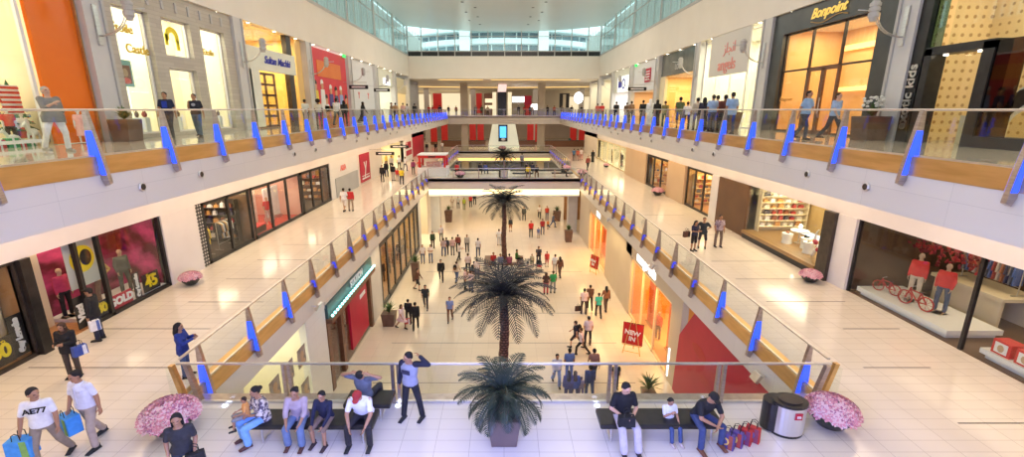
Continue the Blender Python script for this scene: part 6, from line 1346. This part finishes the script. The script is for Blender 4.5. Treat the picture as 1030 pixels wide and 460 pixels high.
# seats and sitters round the second palm
for x, y, rz, L_, lb in ((0, 36.9, 0, 2.6, 'dark bench in front of the second palm trunk'), (-1.4, 38, PI / 2, 2.0, 'dark bench left of the second palm trunk'), (1.4, 38, PI / 2, 2.0, 'dark bench right of the second palm trunk'), (-2.3, 34.6, 0, 1.6, 'dark seat nearest the group left of the second palm'), (1.6, 34.6, 0, 1.6, 'dark seat in front and right of the second palm')):
    b = bench(x, y, L_, lb, z=0, m=M_brown); b.rotation_euler = (0, 0, rz)
for x, y, f_, c, nmc, lb in ((-.9, 37.2, 0, (.50, .03, .03), 'red', 'person in red seated at the foot of the second palm'), (1.1, 38.0, 80, (.05, .16, .04), 'green', 'broad person in green seated right of the second palm trunk'), (-2.4, 34.8, 200, K_, 'black', 'person in black seated left of the second palm'),
                         (1.9, 34.7, 170, (.5, .4, .36), 'beige', 'person in beige seated on the dark seat right of the palm'), (.45, 36.8, 180, (.3, .08, .15), 'plum', 'person in plum seated in front of the second palm'), (-.3, 36.8, 0, (.15, .15, .3), 'slate', 'person in slate blue seated in front of the second palm')):
    person((x, y, 0), f_, 'sit', ('long_n', c), ('trousers', K_), lb, h=1.74)
q = P(542, 271.5, 0); t = thing('pushchair', 'red and black pushchair pushed by a parent in dark grey', 'pushchair', (q.x, q.y, 0)); MB().ell((0, 0, .62), (.24, .30, .26), 14, 8).build('hood', cloth(K_), t, smooth=True); MB().box(-.2, .2, -.35, .1, .35, .5).build('seat', cloth(RD), t, bevel=.03)
for sx in (-.22, .22):
    for sy in (-.35, .3): MB().lathe([(.06, -.02), (.1, -.02), (.1, .02), (.06, .02)], n=12).build('wheel', M_black, t).matrix_local = Matrix.Translation((sx, sy, .1)) @ Matrix.Rotation(PI/2, 4, 'Y')
MB().tube([(-.2, .25, .2), (-.2, .45, .95), (.2, .45, .95), (.2, .25, .2)], .018).build('handlebar', M_steel, t)
# ------------------------------------------------------------------ shop displays, kiosk, far hall, building outside
def mannequin(x, y, z, face, ps, top, bot, label, h=1.78, m=None, fat=1.0, stand=True, group=None):
    m = m or M_skin_m; p = POSES[ps]; nm = (ps, False, fat, False); r = thing('mannequin', label, 'mannequin', (x, y, z), R(face), group); k = h / 1.75; r.scale = (k * 1.05, k * 1.05, k)
    put(cached(('b',) + nm, lambda: body_mesh(p, False, fat, .019, False)), 'body', [m, m, m], r)
    if top: put(cached(('t', top[0]) + nm, lambda: top_mesh(p, False, fat, .020, top[0])), 'sweater', [cloth(top[1])], r)
    if bot: put(cached(('p', bot[0]) + nm, lambda: bottom_mesh(p, False, fat, .020, bot[0])), 'trousers' if bot[0] == 'trousers' else 'skirt', [cloth(bot[1])], r)
    if stand: MB().lathe([(0, 0), (.22, 0), (.20, -.015), (0, -.015)], n=16).build('base_plate', M_steel, r)
    return r
# upper left Christmas window
t = thing('christmas_tree', 'decorated Christmas tree standing in the window left of the orange panel', 'tree', (-15.35, 14.8, F3 + .0)); tm = MB()
for i in range(7): tm.lathe([(0, .45 + i * .2 + .34), (.50 - i * .065, .45 + i * .2), (.36 - i * .05, .47 + i * .2), (0, .5 + i * .2)], n=14)
tm.build('branches', noisy('fir_green', (.02, .10, .04), (.05, .18, .08), 12, .8, bump=.3), t); MB().tube([(0, 0, 0), (0, 0, .5)], .05).build('trunk', M_brown, t)
bm_ = MB(); rr = random.Random(3)
for i in range(46):
    h_ = rr.random(); a = rr.random() * 2 * PI; q = (.46 * (1 - h_) + .03); bm_.ell((q * math.cos(a), q * math.sin(a), .52 + h_ * 1.3), (.035, .035, .035), 6, 4, i % 3)
o = bm_.build('baubles', [mat('bauble_silver', (.8, .85, .9), .2, .6), mat('bauble_red', (.7, .03, .03), .25), mat('bauble_blue', (.2, .35, .8), .25)], t); o['kind'] = 'stuff'
t = thing('striped_sweater_display', 'red and white striped knitted panel hung in the Christmas window', 'decoration', (-14.95, 14.42, F3 + .95))
for k in range(6): pass
MB().box(-.02, .02, -.28, .28, 0, .85).build('knit_panel', M_whitep, t)
sm_ = MB(); [sm_.box(-.01, .035, -.285, .285, .04 + k * .14, .11 + k * .14) for k in range(6)]; sm_.build('red_stripes', M_red, t)
t = thing('wreath', 'golden brown wreath at the upper left of the Christmas window', 'decoration', (-15.0, 14.05, F3 + 1.55)); wm = MB(); pts = [(0, .22 * math.cos(a * PI / 8), .22 * math.sin(a * PI / 8)) for a in range(17)]; wm.tube(pts, .07, 8).build('ring', noisy('wreath_gold', (.35, .22, .06), (.15, .2, .05), 18, .8), t)
MB().ell((.07, 0, -.22), (.04, .1, .06)).build('bow', M_red, t)
def horse(x, y, z, rz, label, k=1.0, m=None):
    t = thing('toy_horse', label, 'toy', (x, y, z), rz); b = MB(); b.ell((0, 0, .36), (.20, .09, .10), 12, 8); seg(b, (.15, 0, .40), .06, (.27, 0, .60), .045); seg(b, (.27, 0, .60), .045, (.37, 0, .54), .03)
    for sx in (-.13, .13):
        for sy in (-.05, .05): seg(b, (sx, sy, .32), .032, (sx + (.02 if sx > 0 else -.01), sy, .17), .022); seg(b, (sx + (.02 if sx > 0 else -.01), sy, .17), .022, (sx, sy, .02), .02)
    seg(b, (-.19, 0, .40), .02, (-.28, 0, .22), .03); me = meld(b, .012, 2); put(me, 'horse_body', [m or M_white_m], t); mn = MB(); seg(mn, (.13, 0, .47), .025, (.26, 0, .66), .02); mn.build('mane', M_white, t, smooth=True); t.scale = (k, k, k); return t
horse(-14.65, 14.55, F3, R(-70), 'white toy horse standing in the Christmas window', 1.15)
horse(-14.75, 14.0, F3 + .0, R(-100), 'small white toy horse lower left in the Christmas window', .8)
mannequin(-14.9, 14.15, F3, 60, 'stand', ('short_n', (.6, .06, .05)), ('trousers', K_), 'white-headed child mannequin in red in the Christmas window', 1.15, M_white_m)
mannequin(-15.0, 14.65, F3, 50, 'stand2', ('short_n', (.75, .72, .7)), ('skirt', (.5, .08, .06)), 'white-headed child mannequin in cream top beside the toy horse', 1.0, M_white_m)
mannequin(-13.85, 15.35, F3, 40, 'stand', ('short_n', (.80, .42, .40)), ('skirt', (.78, .45, .42)), 'white child mannequin in a pink dress before the orange panel', 1.12, M_white_m)
for i, (y, c, s_) in enumerate(((13.75, (.04, .35, .12), .34), (14.05, (.6, .05, .05), .22), (14.32, (.05, .30, .12), .24), (13.4, (.6, .05, .06), .30))):
    t = thing('gift_box', ['green gift box low in the Christmas window, the largest', 'red gift box beside the large green one', 'smaller green gift box near the toy horse', 'red gift box at the left edge of the Christmas window'][i], 'box', (-14.65, y, F3)); MB().box(-s_/2, s_/2, -s_/2, s_/2, 0, s_ * .8).build('box', cloth(c), t, bevel=.01); MB().box(-s_/2-.005, s_/2+.005, -.03, .03, 0, s_ * .8 + .005).box(-.03, .03, -s_/2-.005, s_/2+.005, 0, s_ * .8 + .005).build('ribbon', M_whitep, t)
# stone shopfront: small goods along the window foot
for i in range(9):
    y = (18.2, 18.5, 18.9, 19.3, 20.8, 21.3, 23.3, 23.7, 24.3)[i]; t = thing('boutique_item', 'small dark accessory set out at the foot of the stone shopfront windows', 'accessory', (-14.7, y, F3 + .02), i, 'accessories behind the stone shopfront')
    MB().box(-.12, .12, -.10, .10, 0, .75).build('pedestal', M_paper, t); MB().ell((0, 0, .87), (.12, .07, .12), 10, 8).tube([(-.08, 0, .93), (0, 0, 1.1), (.08, 0, .93)], .012).build('handbag', cloth(((.3, .05, .05), K_, BR)[i % 3]), t, smooth=True)
# ---- middle left
mannequin(-14.75, 15.75, F2 + .14, 70, 'hips', ('long_n', (.55, .34, .10)), ('trousers', (.22, .13, .08)), 'mannequin in mustard shirt under the round logo poster', 1.80)
mannequin(-14.75, 16.75, F2 + .14, 70, 'stand2', ('long_n', (.10, .10, .07)), ('trousers', (.10, .11, .07)), 'mannequin in olive jacket and trousers beside the GOLD banner', 1.80)
mannequin(-15.1, 14.65, F2 + .14, 80, 'stand', ('long_n', (.5, .05, .12)), ('trousers', K_), 'mannequin in crimson at the doorway end of the magenta window', 1.78)
person((-15.3, 11.2, F2), 200, 'stand2', ('long_n', K_), ('trousers', K_), 'customer in black inside the glazed shop at the left edge', h=1.72)
def shelf_unit(x, y0, y1, z, nsh, label, s, cols, wood=None, dp=.4, h=2.4, seed=1, rz=0.0):
    t = thing('shelf_unit', label, 'shelf', (x, (y0 + y1) / 2, z), rz); L_ = y1 - y0; m = MB()
    m.box(-dp/2, dp/2, -L_/2, -L_/2 + .04, 0, h).box(-dp/2, dp/2, L_/2 - .04, L_/2, 0, h).box(s*dp/2 - s*.03, s*dp/2, -L_/2, L_/2, 0, h); m.build('frame', wood or M_brown, t)
    for k in range(nsh): MB().box(-dp/2, dp/2, -L_/2 + .04, L_/2 - .04, .25 + k * (h - .3) / nsh, .28 + k * (h - .3) / nsh).build('shelf_board', wood or M_brown, t)
    rr = random.Random(seed); i = 0
    for k in range(nsh):
        y = -L_/2 + .2
        while y < L_/2 - .25:
            w_ = rr.uniform(.22, .38); hh = rr.uniform(.12, .28); g = thing('folded_clothes' if cols == 'c' else 'handbag', {'c': 'stack of folded clothes on the ' + label, 'b': 'handbag on the ' + label}[cols], 'clothes' if cols == 'c' else 'bag', (x - math.sin(rz) * (y + w_/2), (y0 + y1) / 2 + math.cos(rz) * (y + w_/2), z + .281 + k * (h - .3) / nsh), rz, ('folded clothes on the ' if cols == 'c' else 'handbags on the ') + label)
            c = rr.choice(((.7, .65, .55), (.3, .1, .05), (.08, .07, .1), (.6, .3, .1), (.75, .7, .7), (.45, .05, .05)))
            if cols == 'c': MB().box(-.14, .14, -w_*.42, w_*.42, 0, hh).build('fold', cloth(c), g, bevel=.02)
            else: MB().prism([(-w_*.42, 0), (w_*.42, 0), (w_*.32, hh), (-w_*.32, hh)], 'x', -.07, .07).tube([(0, -w_*.2, hh), (0, 0, hh + .1), (0, w_*.2, hh)], .01, 6).build('bag_body', cloth(c), g)
            y += w_ + rr.uniform(.05, .12); i += 1
    return t
shelf_unit(-16.1, 10.4, 13.6, F2, 5, 'tan wall shelves deep in the glazed shop', 1, 'c', M_cream, seed=2, rz=PI/2)
shelf_unit(-18.2, 12.8, 16.2, F2, 4, 'wall shelves seen through the open doorway', -1, 'c', M_cream, seed=3)
shelf_unit(-15.9, 22.9, 25.7, F2, 5, 'dark wall shelves of the bag shop on the left', 1, 'b', M_dark, seed=4, rz=PI/2)
shelf_unit(15.8, 32.8, 35.8, F2, 6, 'amber shelves in the gold shop', 1, 'b', M_gold_wall, seed=5, rz=PI/2)
shelf_unit(15.6, 23.75, 26.45, F2 + .45, 6, 'ivory wall shelves of the shoe showcase', 1, 'b', M_cream, h=2.35, seed=6, rz=PI/2)
shelf_unit(15.7, 42.8, 45.6, F2, 4, 'golden shelves behind the black framed door on the right', 1, 'b', M_gold_wall, seed=8, rz=PI/2)
shelf_unit(-15.7, 34.6, 37.4, F2, 4, 'dim shelves behind the last black frames on the left', 1, 'c', M_brown, seed=9, rz=PI/2)
def rack(x, y, z, L_, label, cols, rz=0.0, h=1.45):
    t = thing('clothes_rack', label, 'rack', (x, y, z), rz); m = MB()
    for sy in (-L_/2, L_/2): m.tube([(0, sy, 0), (0, sy, h)], .018).tube([(-.22, sy, .02), (.22, sy, .02)], .018)
    m.tube([(0, -L_/2, h), (0, L_/2, h)], .016).tube([(0, -L_/2, .3), (0, L_/2, .3)], .014).build('frame', M_steel, t)
    n = int(L_ / .13)
    for i in range(n):
        yy = -L_/2 + .1 + i * (L_ - .2) / max(1, n - 1); c = cols[i % len(cols)]; v = Matrix.Rotation(rz, 3, 'Z') @ Vector((0, yy, 0))
        g = thing('hanging_garment', 'garment hanging on the ' + label, 'clothes', (x + v.x, y + v.y, z + h - .02), rz, 'garments on the ' + label)
        MB().prism([(-.05, -.03), (.05, -.03), (.20, -.12), (.24, -.55), (.15, -.52), (.17, -.85), (-.17, -.85), (-.15, -.52), (-.24, -.55), (-.20, -.12)], 'y', -.03, .03).build('cloth', cloth(c), g, bevel=.012)
        MB().tube([(0, 0, -.04), (0, 0, .03)], .006, 5).build('hanger', M_steel, g)
    return t
rack(-14.8, 21.5, F2, 1.1, 'silver rack nearest the perforated strip', (BR, YL, K_), 0)
rack(-14.8, 23.4, F2, 1.2, 'silver rack before the next black post', (K_, (.5, .3, .1), (.6, .6, .58)), 0)
rack(-15.2, 33.0, F2, 1.3, 'silver rack in the last dark shop on the left', ((.6, .45, .2), K_, (.5, .4, .35)), 0)
rack(16.9, 15.0, F2 + 1.12, 1.9, 'rail above the cream counter', ((.08, .14, .34), (.15, .16, .18), (.04, .05, .12), (.35, .14, .07), (.5, .45, .38), (.3, .05, .05)), 0, 1.2)
rack(16.5, 11.0, F2, 1.6, 'rail of clothes deep in the red sweater shop', ((.05, .1, .3), (.4, .3, .2), (.3, .05, .05)), 0, 1.5)
mannequin(-15.2, 25.9, F2, 60, 'stand', ('short_n', (.15, .10, .12)), ('trousers', W_), 'mannequin in dark top and white trousers in the rose lit shop', 1.78)
mannequin(-15.0, 28.4, F2, 60, 'stand2', ('short_n', RD), ('trousers', (.55, .4, .35)), 'mannequin in red top in the rose lit shop', 1.78)
for i, (y, hh) in enumerate(((27.4, 2.4), (29.3, 1.9), (30.3, 1.9))):
    t = thing('display_banner', ['tall rose patterned display panel in the rose lit shop', 'white display panel in the rose lit shop, nearer', 'white display panel in the rose lit shop, farther'][i], 'panel', (-15.4, y, F2)); MB().box(-.04, .04, -.45, .45, .25, hh + .25).build('panel_sheet', (noisy('rose_pattern', (.75, .45, .38), (.85, .7, .62), 9, .6), M_paper, M_paper)[i], t); MB().box(-.2, .2, -.3, .3, 0, .25).build('foot', M_steel, t)
t = thing('display_plinth', 'red topped low display plinth in the rose lit shop', 'plinth', (-14.8, 26.3, F2)); MB().box(-.4, .4, -.6, .6, 0, .4).build('block', M_dark, t); MB().box(-.42, .42, -.62, .62, .4, .46).build('top', M_red, t)
# ---- middle right
mannequin(14.9, 15.55, F2 + .32, -55, 'stand', ('long_n', (.60, .035, .03)), ('trousers', (.58, .50, .38)), 'mannequin in red sweater and cream trousers on the white platform', 1.85, M_skin_m)
mannequin(14.95, 14.55, F2 + .32, -60, 'stand2', ('long_n', (.55, .03, .03)), ('trousers', (.05, .08, .15)), 'mannequin in red sweater and dark jeans on the white platform', 1.80, M_skin_m)
mannequin(15.2, 10.2, F2 + .30, -60, 'hips', ('long_n', (.05, .10, .35)), ('shorts', (.45, .35, .25)), 'child mannequin in blue on the low platform with red boxes', 1.35, M_skin_m)
def bike(x, y, z, rz, label, k=.62):
    t = thing('bicycle', label, 'bicycle', (x, y, z), rz); m_ = mat('bike_red', (.45, .02, .02), .35)
    for sy in (-.5, .5):
        w_ = MB(); pts = [(0, .33 * math.cos(a * PI / 10), .33 * math.sin(a * PI / 10)) for a in range(21)]; w_.tube(pts, .036, 6)
        for a in range(8): w_.tube([(0, 0, 0), (0, .32 * math.cos(a * PI / 4), .32 * math.sin(a * PI / 4))], .009, 4)
        o = w_.build('wheel', m_, t, smooth=True); o.location = (0, sy, .35)
    f = MB(); a, b_, c, d, e = (0, -.5, .35), (0, -.08, .30), (0, -.2, .78), (0, .34, .80), (0, .5, .35)
    for p_, q_ in ((a, b_), (b_, c), (a, c), (c, d), (b_, d), (d, e), (d, (0, .30, .95))): f.tube([p_, q_], .036, 6)
    f.build('frame', m_, t); MB().tube([(-.22, .22, 1.0), (0, .3, .96), (.22, .22, 1.0)], .016, 6).build('handlebar', M_steel, t); MB().ell((0, -.22, .84), (.07, .13, .035), 10, 6).build('saddle', M_black, t, smooth=True); MB().tube([(-.08, -.08, .30), (.08, -.08, .30)], .05, 8).build('crank', M_steel, t)
    t.scale = (k, k, k); return t
bike(14.5, 15.0, F2 + .32, R(10), 'red bicycle at the feet of the mannequins in red sweaters', .72); bike(14.55, 16.3, F2 + .32, R(20), 'smaller red bicycle farther along the white platform', .58)
t = thing('red_leaf_branches', 'red leafy branches hung behind the mannequins in red sweaters', 'decoration', (15.7, 15.4, F2 + 1.95)); m = MB(); rr = random.Random(5)
for i in range(150):
    c = Vector((rr.uniform(-.4, .4), rr.uniform(-1.2, 1.3), min(.9, max(-.2, rr.gauss(.35, .28))))); a = rr.random() * PI; m.ell(c, (.03, .085 + .03 * rr.random(), .05), 6, 4, i % 2, Matrix.Rotation(a, 3, 'X'))
for i in range(5): m.tube([(0, -1.3 + i * .6, .1), (0, -1.0 + i * .6, .5), (0, -1.1 + i * .6, .95)], .02, 5, 2)
o = m.build('leaves', [mat('leaf_red', (.40, .02, .03), .5), mat('leaf_wine', (.20, .01, .02), .5), M_brown], t); o['kind'] = 'stuff'
for i in range(4):
    t = thing('printed_box', 'red box with a portrait print, %s on the low platform' % ['nearest the glass door', 'second from the glass door', 'third from the glass door', 'last at the picture edge'][i], 'box', (14.35, 11.75 - i * .62, F2 + .30)); MB().box(-.22, .22, -.25, .25, 0, .42).build('box', M_red, t, bevel=.01); MB().box(-.23, -.222, -.17, .17, .06, .36).ell((-.232, 0, .2), (.008, .09, .11), mi=1).build('portrait_print', [M_paper, M_skin_m], t)
for i, (x, y, k) in enumerate(((14.5, 22.6, .42), (14.9, 21.7, .42), (14.5, 20.9, .45), (15.2, 20.2, .40))):
    t = thing('display_stool', 'round cream display stool in the shoe showcase, %s' % ['farthest along', 'second from the far end', 'third from the far end', 'nearest the sculpture'][i], 'stool', (x, y, F2 + .45)); MB().lathe([(0, 0), (.24, 0), (.22, .2), (.26, k + .05), (.26, k + .1), (0, k + .1)], n=20).build('stool_body', M_paper, t)
    s2 = thing('shoe', 'shoe displayed on a cream stool in the shoe showcase', 'shoe', (x, y, F2 + .45 + k + .1), i, 'shoes on the showcase stools'); MB().ell((0, 0, .04), (.05, .13, .04)).ell((0, .07, .07), (.045, .06, .07)).build('upper', cloth(((.3, .1, .05), K_, (.6, .5, .4), RD)[i]), s2, smooth=True); MB().box(-.03, .03, .07, .11, 0, .04).build('heel', cloth(K_), s2)
t = thing('display_table', 'round glass-white table with a lamp in the middle of the shoe showcase', 'table', (15.1, 22.6, F2 + .45)); MB().lathe([(0, .62), (.42, .62), (.42, .67), (0, .67)], n=24).build('tabletop', M_paper, t); MB().tube([(0, 0, 0), (0, 0, .62)], .04).lathe([(0, 0), (.2, 0), (.2, .03), (0, .03)], n=16).build('pedestal', M_steel, t); 
t = thing('table_lamp', 'small lit lamp on the round table in the shoe showcase', 'lamp', (15.1, 22.6, F2 + 1.12)); MB().lathe([(0, 0), (.06, 0), (.02, .04), (.02, .18), (0, .18)], n=12).build('base', M_steel, t); MB().lathe([(.09, .16), (.05, .30), (0, .30)], n=16).build('lamp_shade', M_lamp, t)
t = thing('sculpture', 'white and red curled sculpture at the near end of the shoe showcase', 'sculpture', (14.2, 19.9, F2 + .45)); pts = [(0, .22 * math.cos(a * .5), .1 + a * .075 + .16 * math.sin(a * .5)) for a in range(16)]; MB().tube(pts, [.09 - .004 * a for a in range(16)], 10).build('curl', M_white_m, t, smooth=True); MB().ell((-.05, .1, .8), (.08, .16, .12)).ell((-.06, -.1, .5), (.06, .08, .1)).build('red_accents', M_redw, t, smooth=True)
for i in range(6):
    mannequin(15.0 + (i % 2) * .6, 53.4 + i * 2.6, F2, -70, 'stand', ('long_n', ((.05, .04, .04), (.5, .4, .3), K_)[i % 3]), ('trousers', K_), 'mannequin in dark clothes in the glowing far right shop', 1.78, M_white_m, group='mannequins in the glowing far right shop')
for i in range(7):
    mannequin(-9.4, 29.9 + i * 1.8, 0, 60, ('stand', 'stand2')[i % 2], ('long_n', ((.25, .12, .04), (.5, .35, .2), K_)[i % 3]), ('trousers', ((.1, .06, .04), K_)[i % 2]), 'mannequin between dark posts of the amber ground-floor shop', 1.82, group='mannequins in the amber ground-floor shop')
for s, ys_ in ((-1, (46.5, 48.5, 51, 54)), ):
    for y in ys_: mannequin(-14.6, y + 6, F2, 70, 'stand', ('long_n', (.7, .5, .1)), ('trousers', K_), 'mannequin in yellow in the bright far left shop', 1.78, group='mannequins in the bright far left shop')
# ground: red doors of the orange shop
for i, (y, w_) in enumerate(((22.6, 1.6), (26.3, 1.3), (37, 1.5), (40.3, 1.3))):
    t = thing('orange_display_board', ['glossy orange display board in the near orange-lit shop, nearer', 'glossy orange display board in the near orange-lit shop, farther', 'glossy orange display board in the far orange-lit shop, nearer', 'glossy orange display board in the far orange-lit shop, farther'][i], 'panel', (9.2, y, 0)); MB().box(-.05, .05, -w_/2, w_/2, .1, 3.4).build('board', noisy('deep_orange', (.75, .12, .02), (.85, .2, .03), .6, .4), t); MB().box(-.15, .15, -w_/2, w_/2, 0, .1).build('foot', M_gold, t)
mannequin(9.0, 24.4, 0, -60, 'stand', ('long_n', (.6, .1, .05)), ('trousers', BR), 'mannequin in red in the near orange-lit ground shop', 1.8)
# kiosk
k = thing('kiosk', 'red framed kiosk with white counter at the left end of the second bridge', 'kiosk', (-7.75, 50.6, F2)); m = MB()
for x in (-1.35, 1.35):
    for y in (-1.0, 1.0): m.box(x - .1, x + .1, y - .1, y + .1, 0, 2.1)
m.box(-1.5, 1.5, -1.15, 1.15, 2.0, 2.3).build('frame', M_red, k); MB().box(-1.55, 1.55, -1.2, 1.2, 2.3, 2.42).build('roof', M_paper, k); MB().box(-1.6, 1.6, -1.25, -.6, 0, 1.0).box(-1.6, 1.6, .6, 1.25, 0, 1.0).build('counter', M_paper, k, bevel=.03)
MB().box(-.4, .4, -1.17, -1.15, 2.08, 2.22).build('sign', M_black, k); MB().box(-.8, .8, -.3, .3, 1.0, 1.5).build('display_case', noisy('pinkish_wares', (.7, .35, .3), (.8, .7, .6), 6, .6), k)
# far hall, middle floor
for i, x in enumerate((-14.4, -12.2, -6.4, -4.8, 5.4, 7.0, 14.2, 16.0)):
    t = thing('red_hanging_banner', 'red banner panel far down the middle floor, %s' % ['first from the left', 'second from the left', 'left beside the stone column', 'right beside the stone column', 'left of the right stone column', 'just at the right stone column', 'second from the right', 'first from the right'][i], 'banner', (x, 96, F2)); MB().box(-.65, .65, -.1, .1, .6, 4.6).build('panel', M_red, t); MB().box(-.7, .7, -.15, .15, 4.6, 4.75).build('rail', M_steel, t); MB().box(-.7, .7, -.2, .2, 0, .6).build('base', M_brown, t)
for i, (x0, x1) in enumerate(((-12, -8), (-7, -3.6), (2.6, 6), (8, 19))):
    t = thing('cafe_counter', 'long brown counter far down the middle floor, %s' % ['left of the left stone column', 'left of the white tower', 'right of the white tower', 'right of the right stone column'][i], 'counter', ((x0 + x1) / 2, 91, F2)); h_ = (x1 - x0) / 2; MB().box(-h_, h_, -.4, .4, 0, 1.15).build('front', M_brown, t); MB().box(-h_ - .05, h_ + .05, -.45, .45, 1.15, 1.22).build('worktop', M_dark, t)
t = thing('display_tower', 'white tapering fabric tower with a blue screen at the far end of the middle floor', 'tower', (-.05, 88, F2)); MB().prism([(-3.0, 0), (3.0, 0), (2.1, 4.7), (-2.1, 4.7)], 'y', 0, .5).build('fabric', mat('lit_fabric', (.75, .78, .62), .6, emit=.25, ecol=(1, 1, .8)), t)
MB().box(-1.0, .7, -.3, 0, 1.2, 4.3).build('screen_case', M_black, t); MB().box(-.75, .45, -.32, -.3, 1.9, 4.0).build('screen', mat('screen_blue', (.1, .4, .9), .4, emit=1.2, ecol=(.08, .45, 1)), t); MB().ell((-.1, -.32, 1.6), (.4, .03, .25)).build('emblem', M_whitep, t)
# far hall, upper floor
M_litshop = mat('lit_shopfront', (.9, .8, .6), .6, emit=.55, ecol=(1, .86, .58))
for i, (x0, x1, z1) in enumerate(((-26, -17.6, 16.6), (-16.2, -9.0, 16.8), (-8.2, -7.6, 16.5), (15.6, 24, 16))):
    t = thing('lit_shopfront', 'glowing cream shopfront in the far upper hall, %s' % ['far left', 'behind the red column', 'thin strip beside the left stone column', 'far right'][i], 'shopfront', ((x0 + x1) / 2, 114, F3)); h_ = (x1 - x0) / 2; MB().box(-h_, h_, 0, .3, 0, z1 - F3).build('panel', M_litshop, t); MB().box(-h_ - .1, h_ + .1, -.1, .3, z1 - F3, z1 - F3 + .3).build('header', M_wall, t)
for i, (x, w_) in enumerate(((-14.4, .9), (-5.4, .6))):
    t = thing('red_column_cladding', ['broad red clad column in the far upper hall', 'narrow red clad column in the far upper hall'][i], 'column', (x, 103, F3)); MB().box(-w_, w_, -.5, .5, .2, 4.4).build('cladding', M_red, t); MB().box(-w_ - .1, w_ + .1, -.6, .6, 0, .2).build('plinth', M_col, t)
t = thing('black_kiosk_tower', 'tall black box tower with a glowing pink lantern in the far upper hall', 'kiosk', (-.35, 84, F3)); MB().box(-.75, .75, -.5, .5, 0, 4.0).build('box', M_black, t); MB().prism([(-.8, 4.05), (.7, 4.05), (.85, 5.3), (-.65, 5.3)], 'y', -.4, .4).build('lantern', mat('lantern_pink', (.9, .7, .65), .5, emit=.6, ecol=(1, .72, .68)), t); MB().box(1.0, 1.7, -.1, .1, 0, 4.0).box(-1.7, -1.0, -.1, .1, 0, 4.0).build('white_wings', M_litshop, t)
for i, (x, z) in enumerate(((3.0, 15.0), (5.6, 13.5))):
    t = thing('lit_screen', ['upper glowing white screen right of the black tower', 'lower glowing white screen right of the black tower'][i], 'screen', (x, 98, z)); MB().box(-1.3, 1.3, -.1, .1, -.5, .6).build('panel', M_screenw, t); MB().box(-1.4, 1.4, .0, .2, -.6, .7).build('case', M_black, t); MB().box(-.1, .1, 0, .2, F3 - z, -.6).build('post', M_steel, t)
t = thing('red_stand', 'red promotional stand in the far upper hall', 'stand', (4.6, 92, F3)); MB().box(-.6, .6, -.4, .4, 0, 1.9).build('body', M_red, t); MB().box(-.7, .7, -.5, .5, 1.9, 3.6).build('header', M_redw, t)
t = thing('dark_display_cabinet', 'dark cabinet with shelves between the red column and the black tower', 'cabinet', (-2.8, 98, F3)); MB().box(-1.3, 1.3, -.4, .4, 0, 4.2).build('case', M_brown, t); MB().box(-1.1, 1.1, -.44, -.4, 1.2, 1.9).box(-1.1, 1.1, -.44, -.4, 2.4, 3.2).build('niches', M_litshop, t)
t = thing('dark_doorway_frame', 'pair of dark upright strips in the cream wall of the far upper hall', 'doorway', (13.2, 103, F3)); MB().box(-1.2, -.5, -.2, .2, 0, 4.2).build('left_strip', M_black, t); MB().box(.2, .9, -.2, .2, 0, 4.2).build('right_strip', M_black, t); MB().box(-1.2, .9, -.2, .2, 4.2, 4.4).build('head', M_black, t)
t = thing('grey_planter_wall', 'low grey counter before the cream wall at the far upper right', 'counter', (10.2, 90, F3)); MB().box(-2.4, 2.4, -.3, .3, 0, 1.3).build('front', M_col, t); MB().box(-2.5, 2.5, -.35, .35, 1.3, 1.36).build('worktop', M_white, t)
# building seen through the end clerestory
b = thing('curved_building', 'curved white building with blue glass bands seen through the end window', 'building', (0, 113, 0)); n = 36; Rr = 34.0
def arc(r0, r1, z0, z1, name, m, a0=-.95, a1=.95):
    vs, fs = [], []
    for i in range(n + 1):
        a = a0 + (a1 - a0) * i / n; s_, c_ = math.sin(a), math.cos(a)
        for r_, z in ((r0, z0), (r1, z0), (r1, z1), (r0, z1)): vs.append((r_ * s_, -r_ * c_, z))
    for i in range(n):
        p_, q_ = 4 * i, 4 * i + 4; fs += [(p_ + k_, p_ + (k_ + 1) % 4, q_ + (k_ + 1) % 4, q_ + k_) for k_ in range(4)]
    fs += [(0, 1, 2, 3), (4 * n + 3, 4 * n + 2, 4 * n + 1, 4 * n)]
    return MB().add(vs, fs).build(name, m, b)
M_bwhite = mat('building_white', (.85, .88, .88), .6); M_bglass = noisy('building_glass', (.12, .17, .22), (.25, .33, .36), .3, .15)
arc(21.5, 22, 17.9, 26.9, 'glass_band', M_bglass, -1.2, 1.2); arc(22, 24, 24.7, 25.6, 'lower_balcony', M_bwhite, -1.2, 1.2); arc(21.5, 25, 26.8, 27.7, 'upper_balcony', M_bwhite, -1.2, 1.2)
mm = MB()
for i in range(-11, 12):
    a = i * .105; x, y = 22.05 * math.sin(a), -22.05 * math.cos(a); mm.box(x - .12, x + .12, y - .12, y + .12, 17.9, 27)
mm.build('mullions', M_bwhite, b)
for x in (-7.0, 7.0): MB().box(x - .9, x + .9, -26.5, -24.5, 17.9, 28).build('white_pier', M_bwhite, b)
MB().box(-26, 26, -27, 0, 17.78, 17.95).build('terrace', M_bwhite, b)
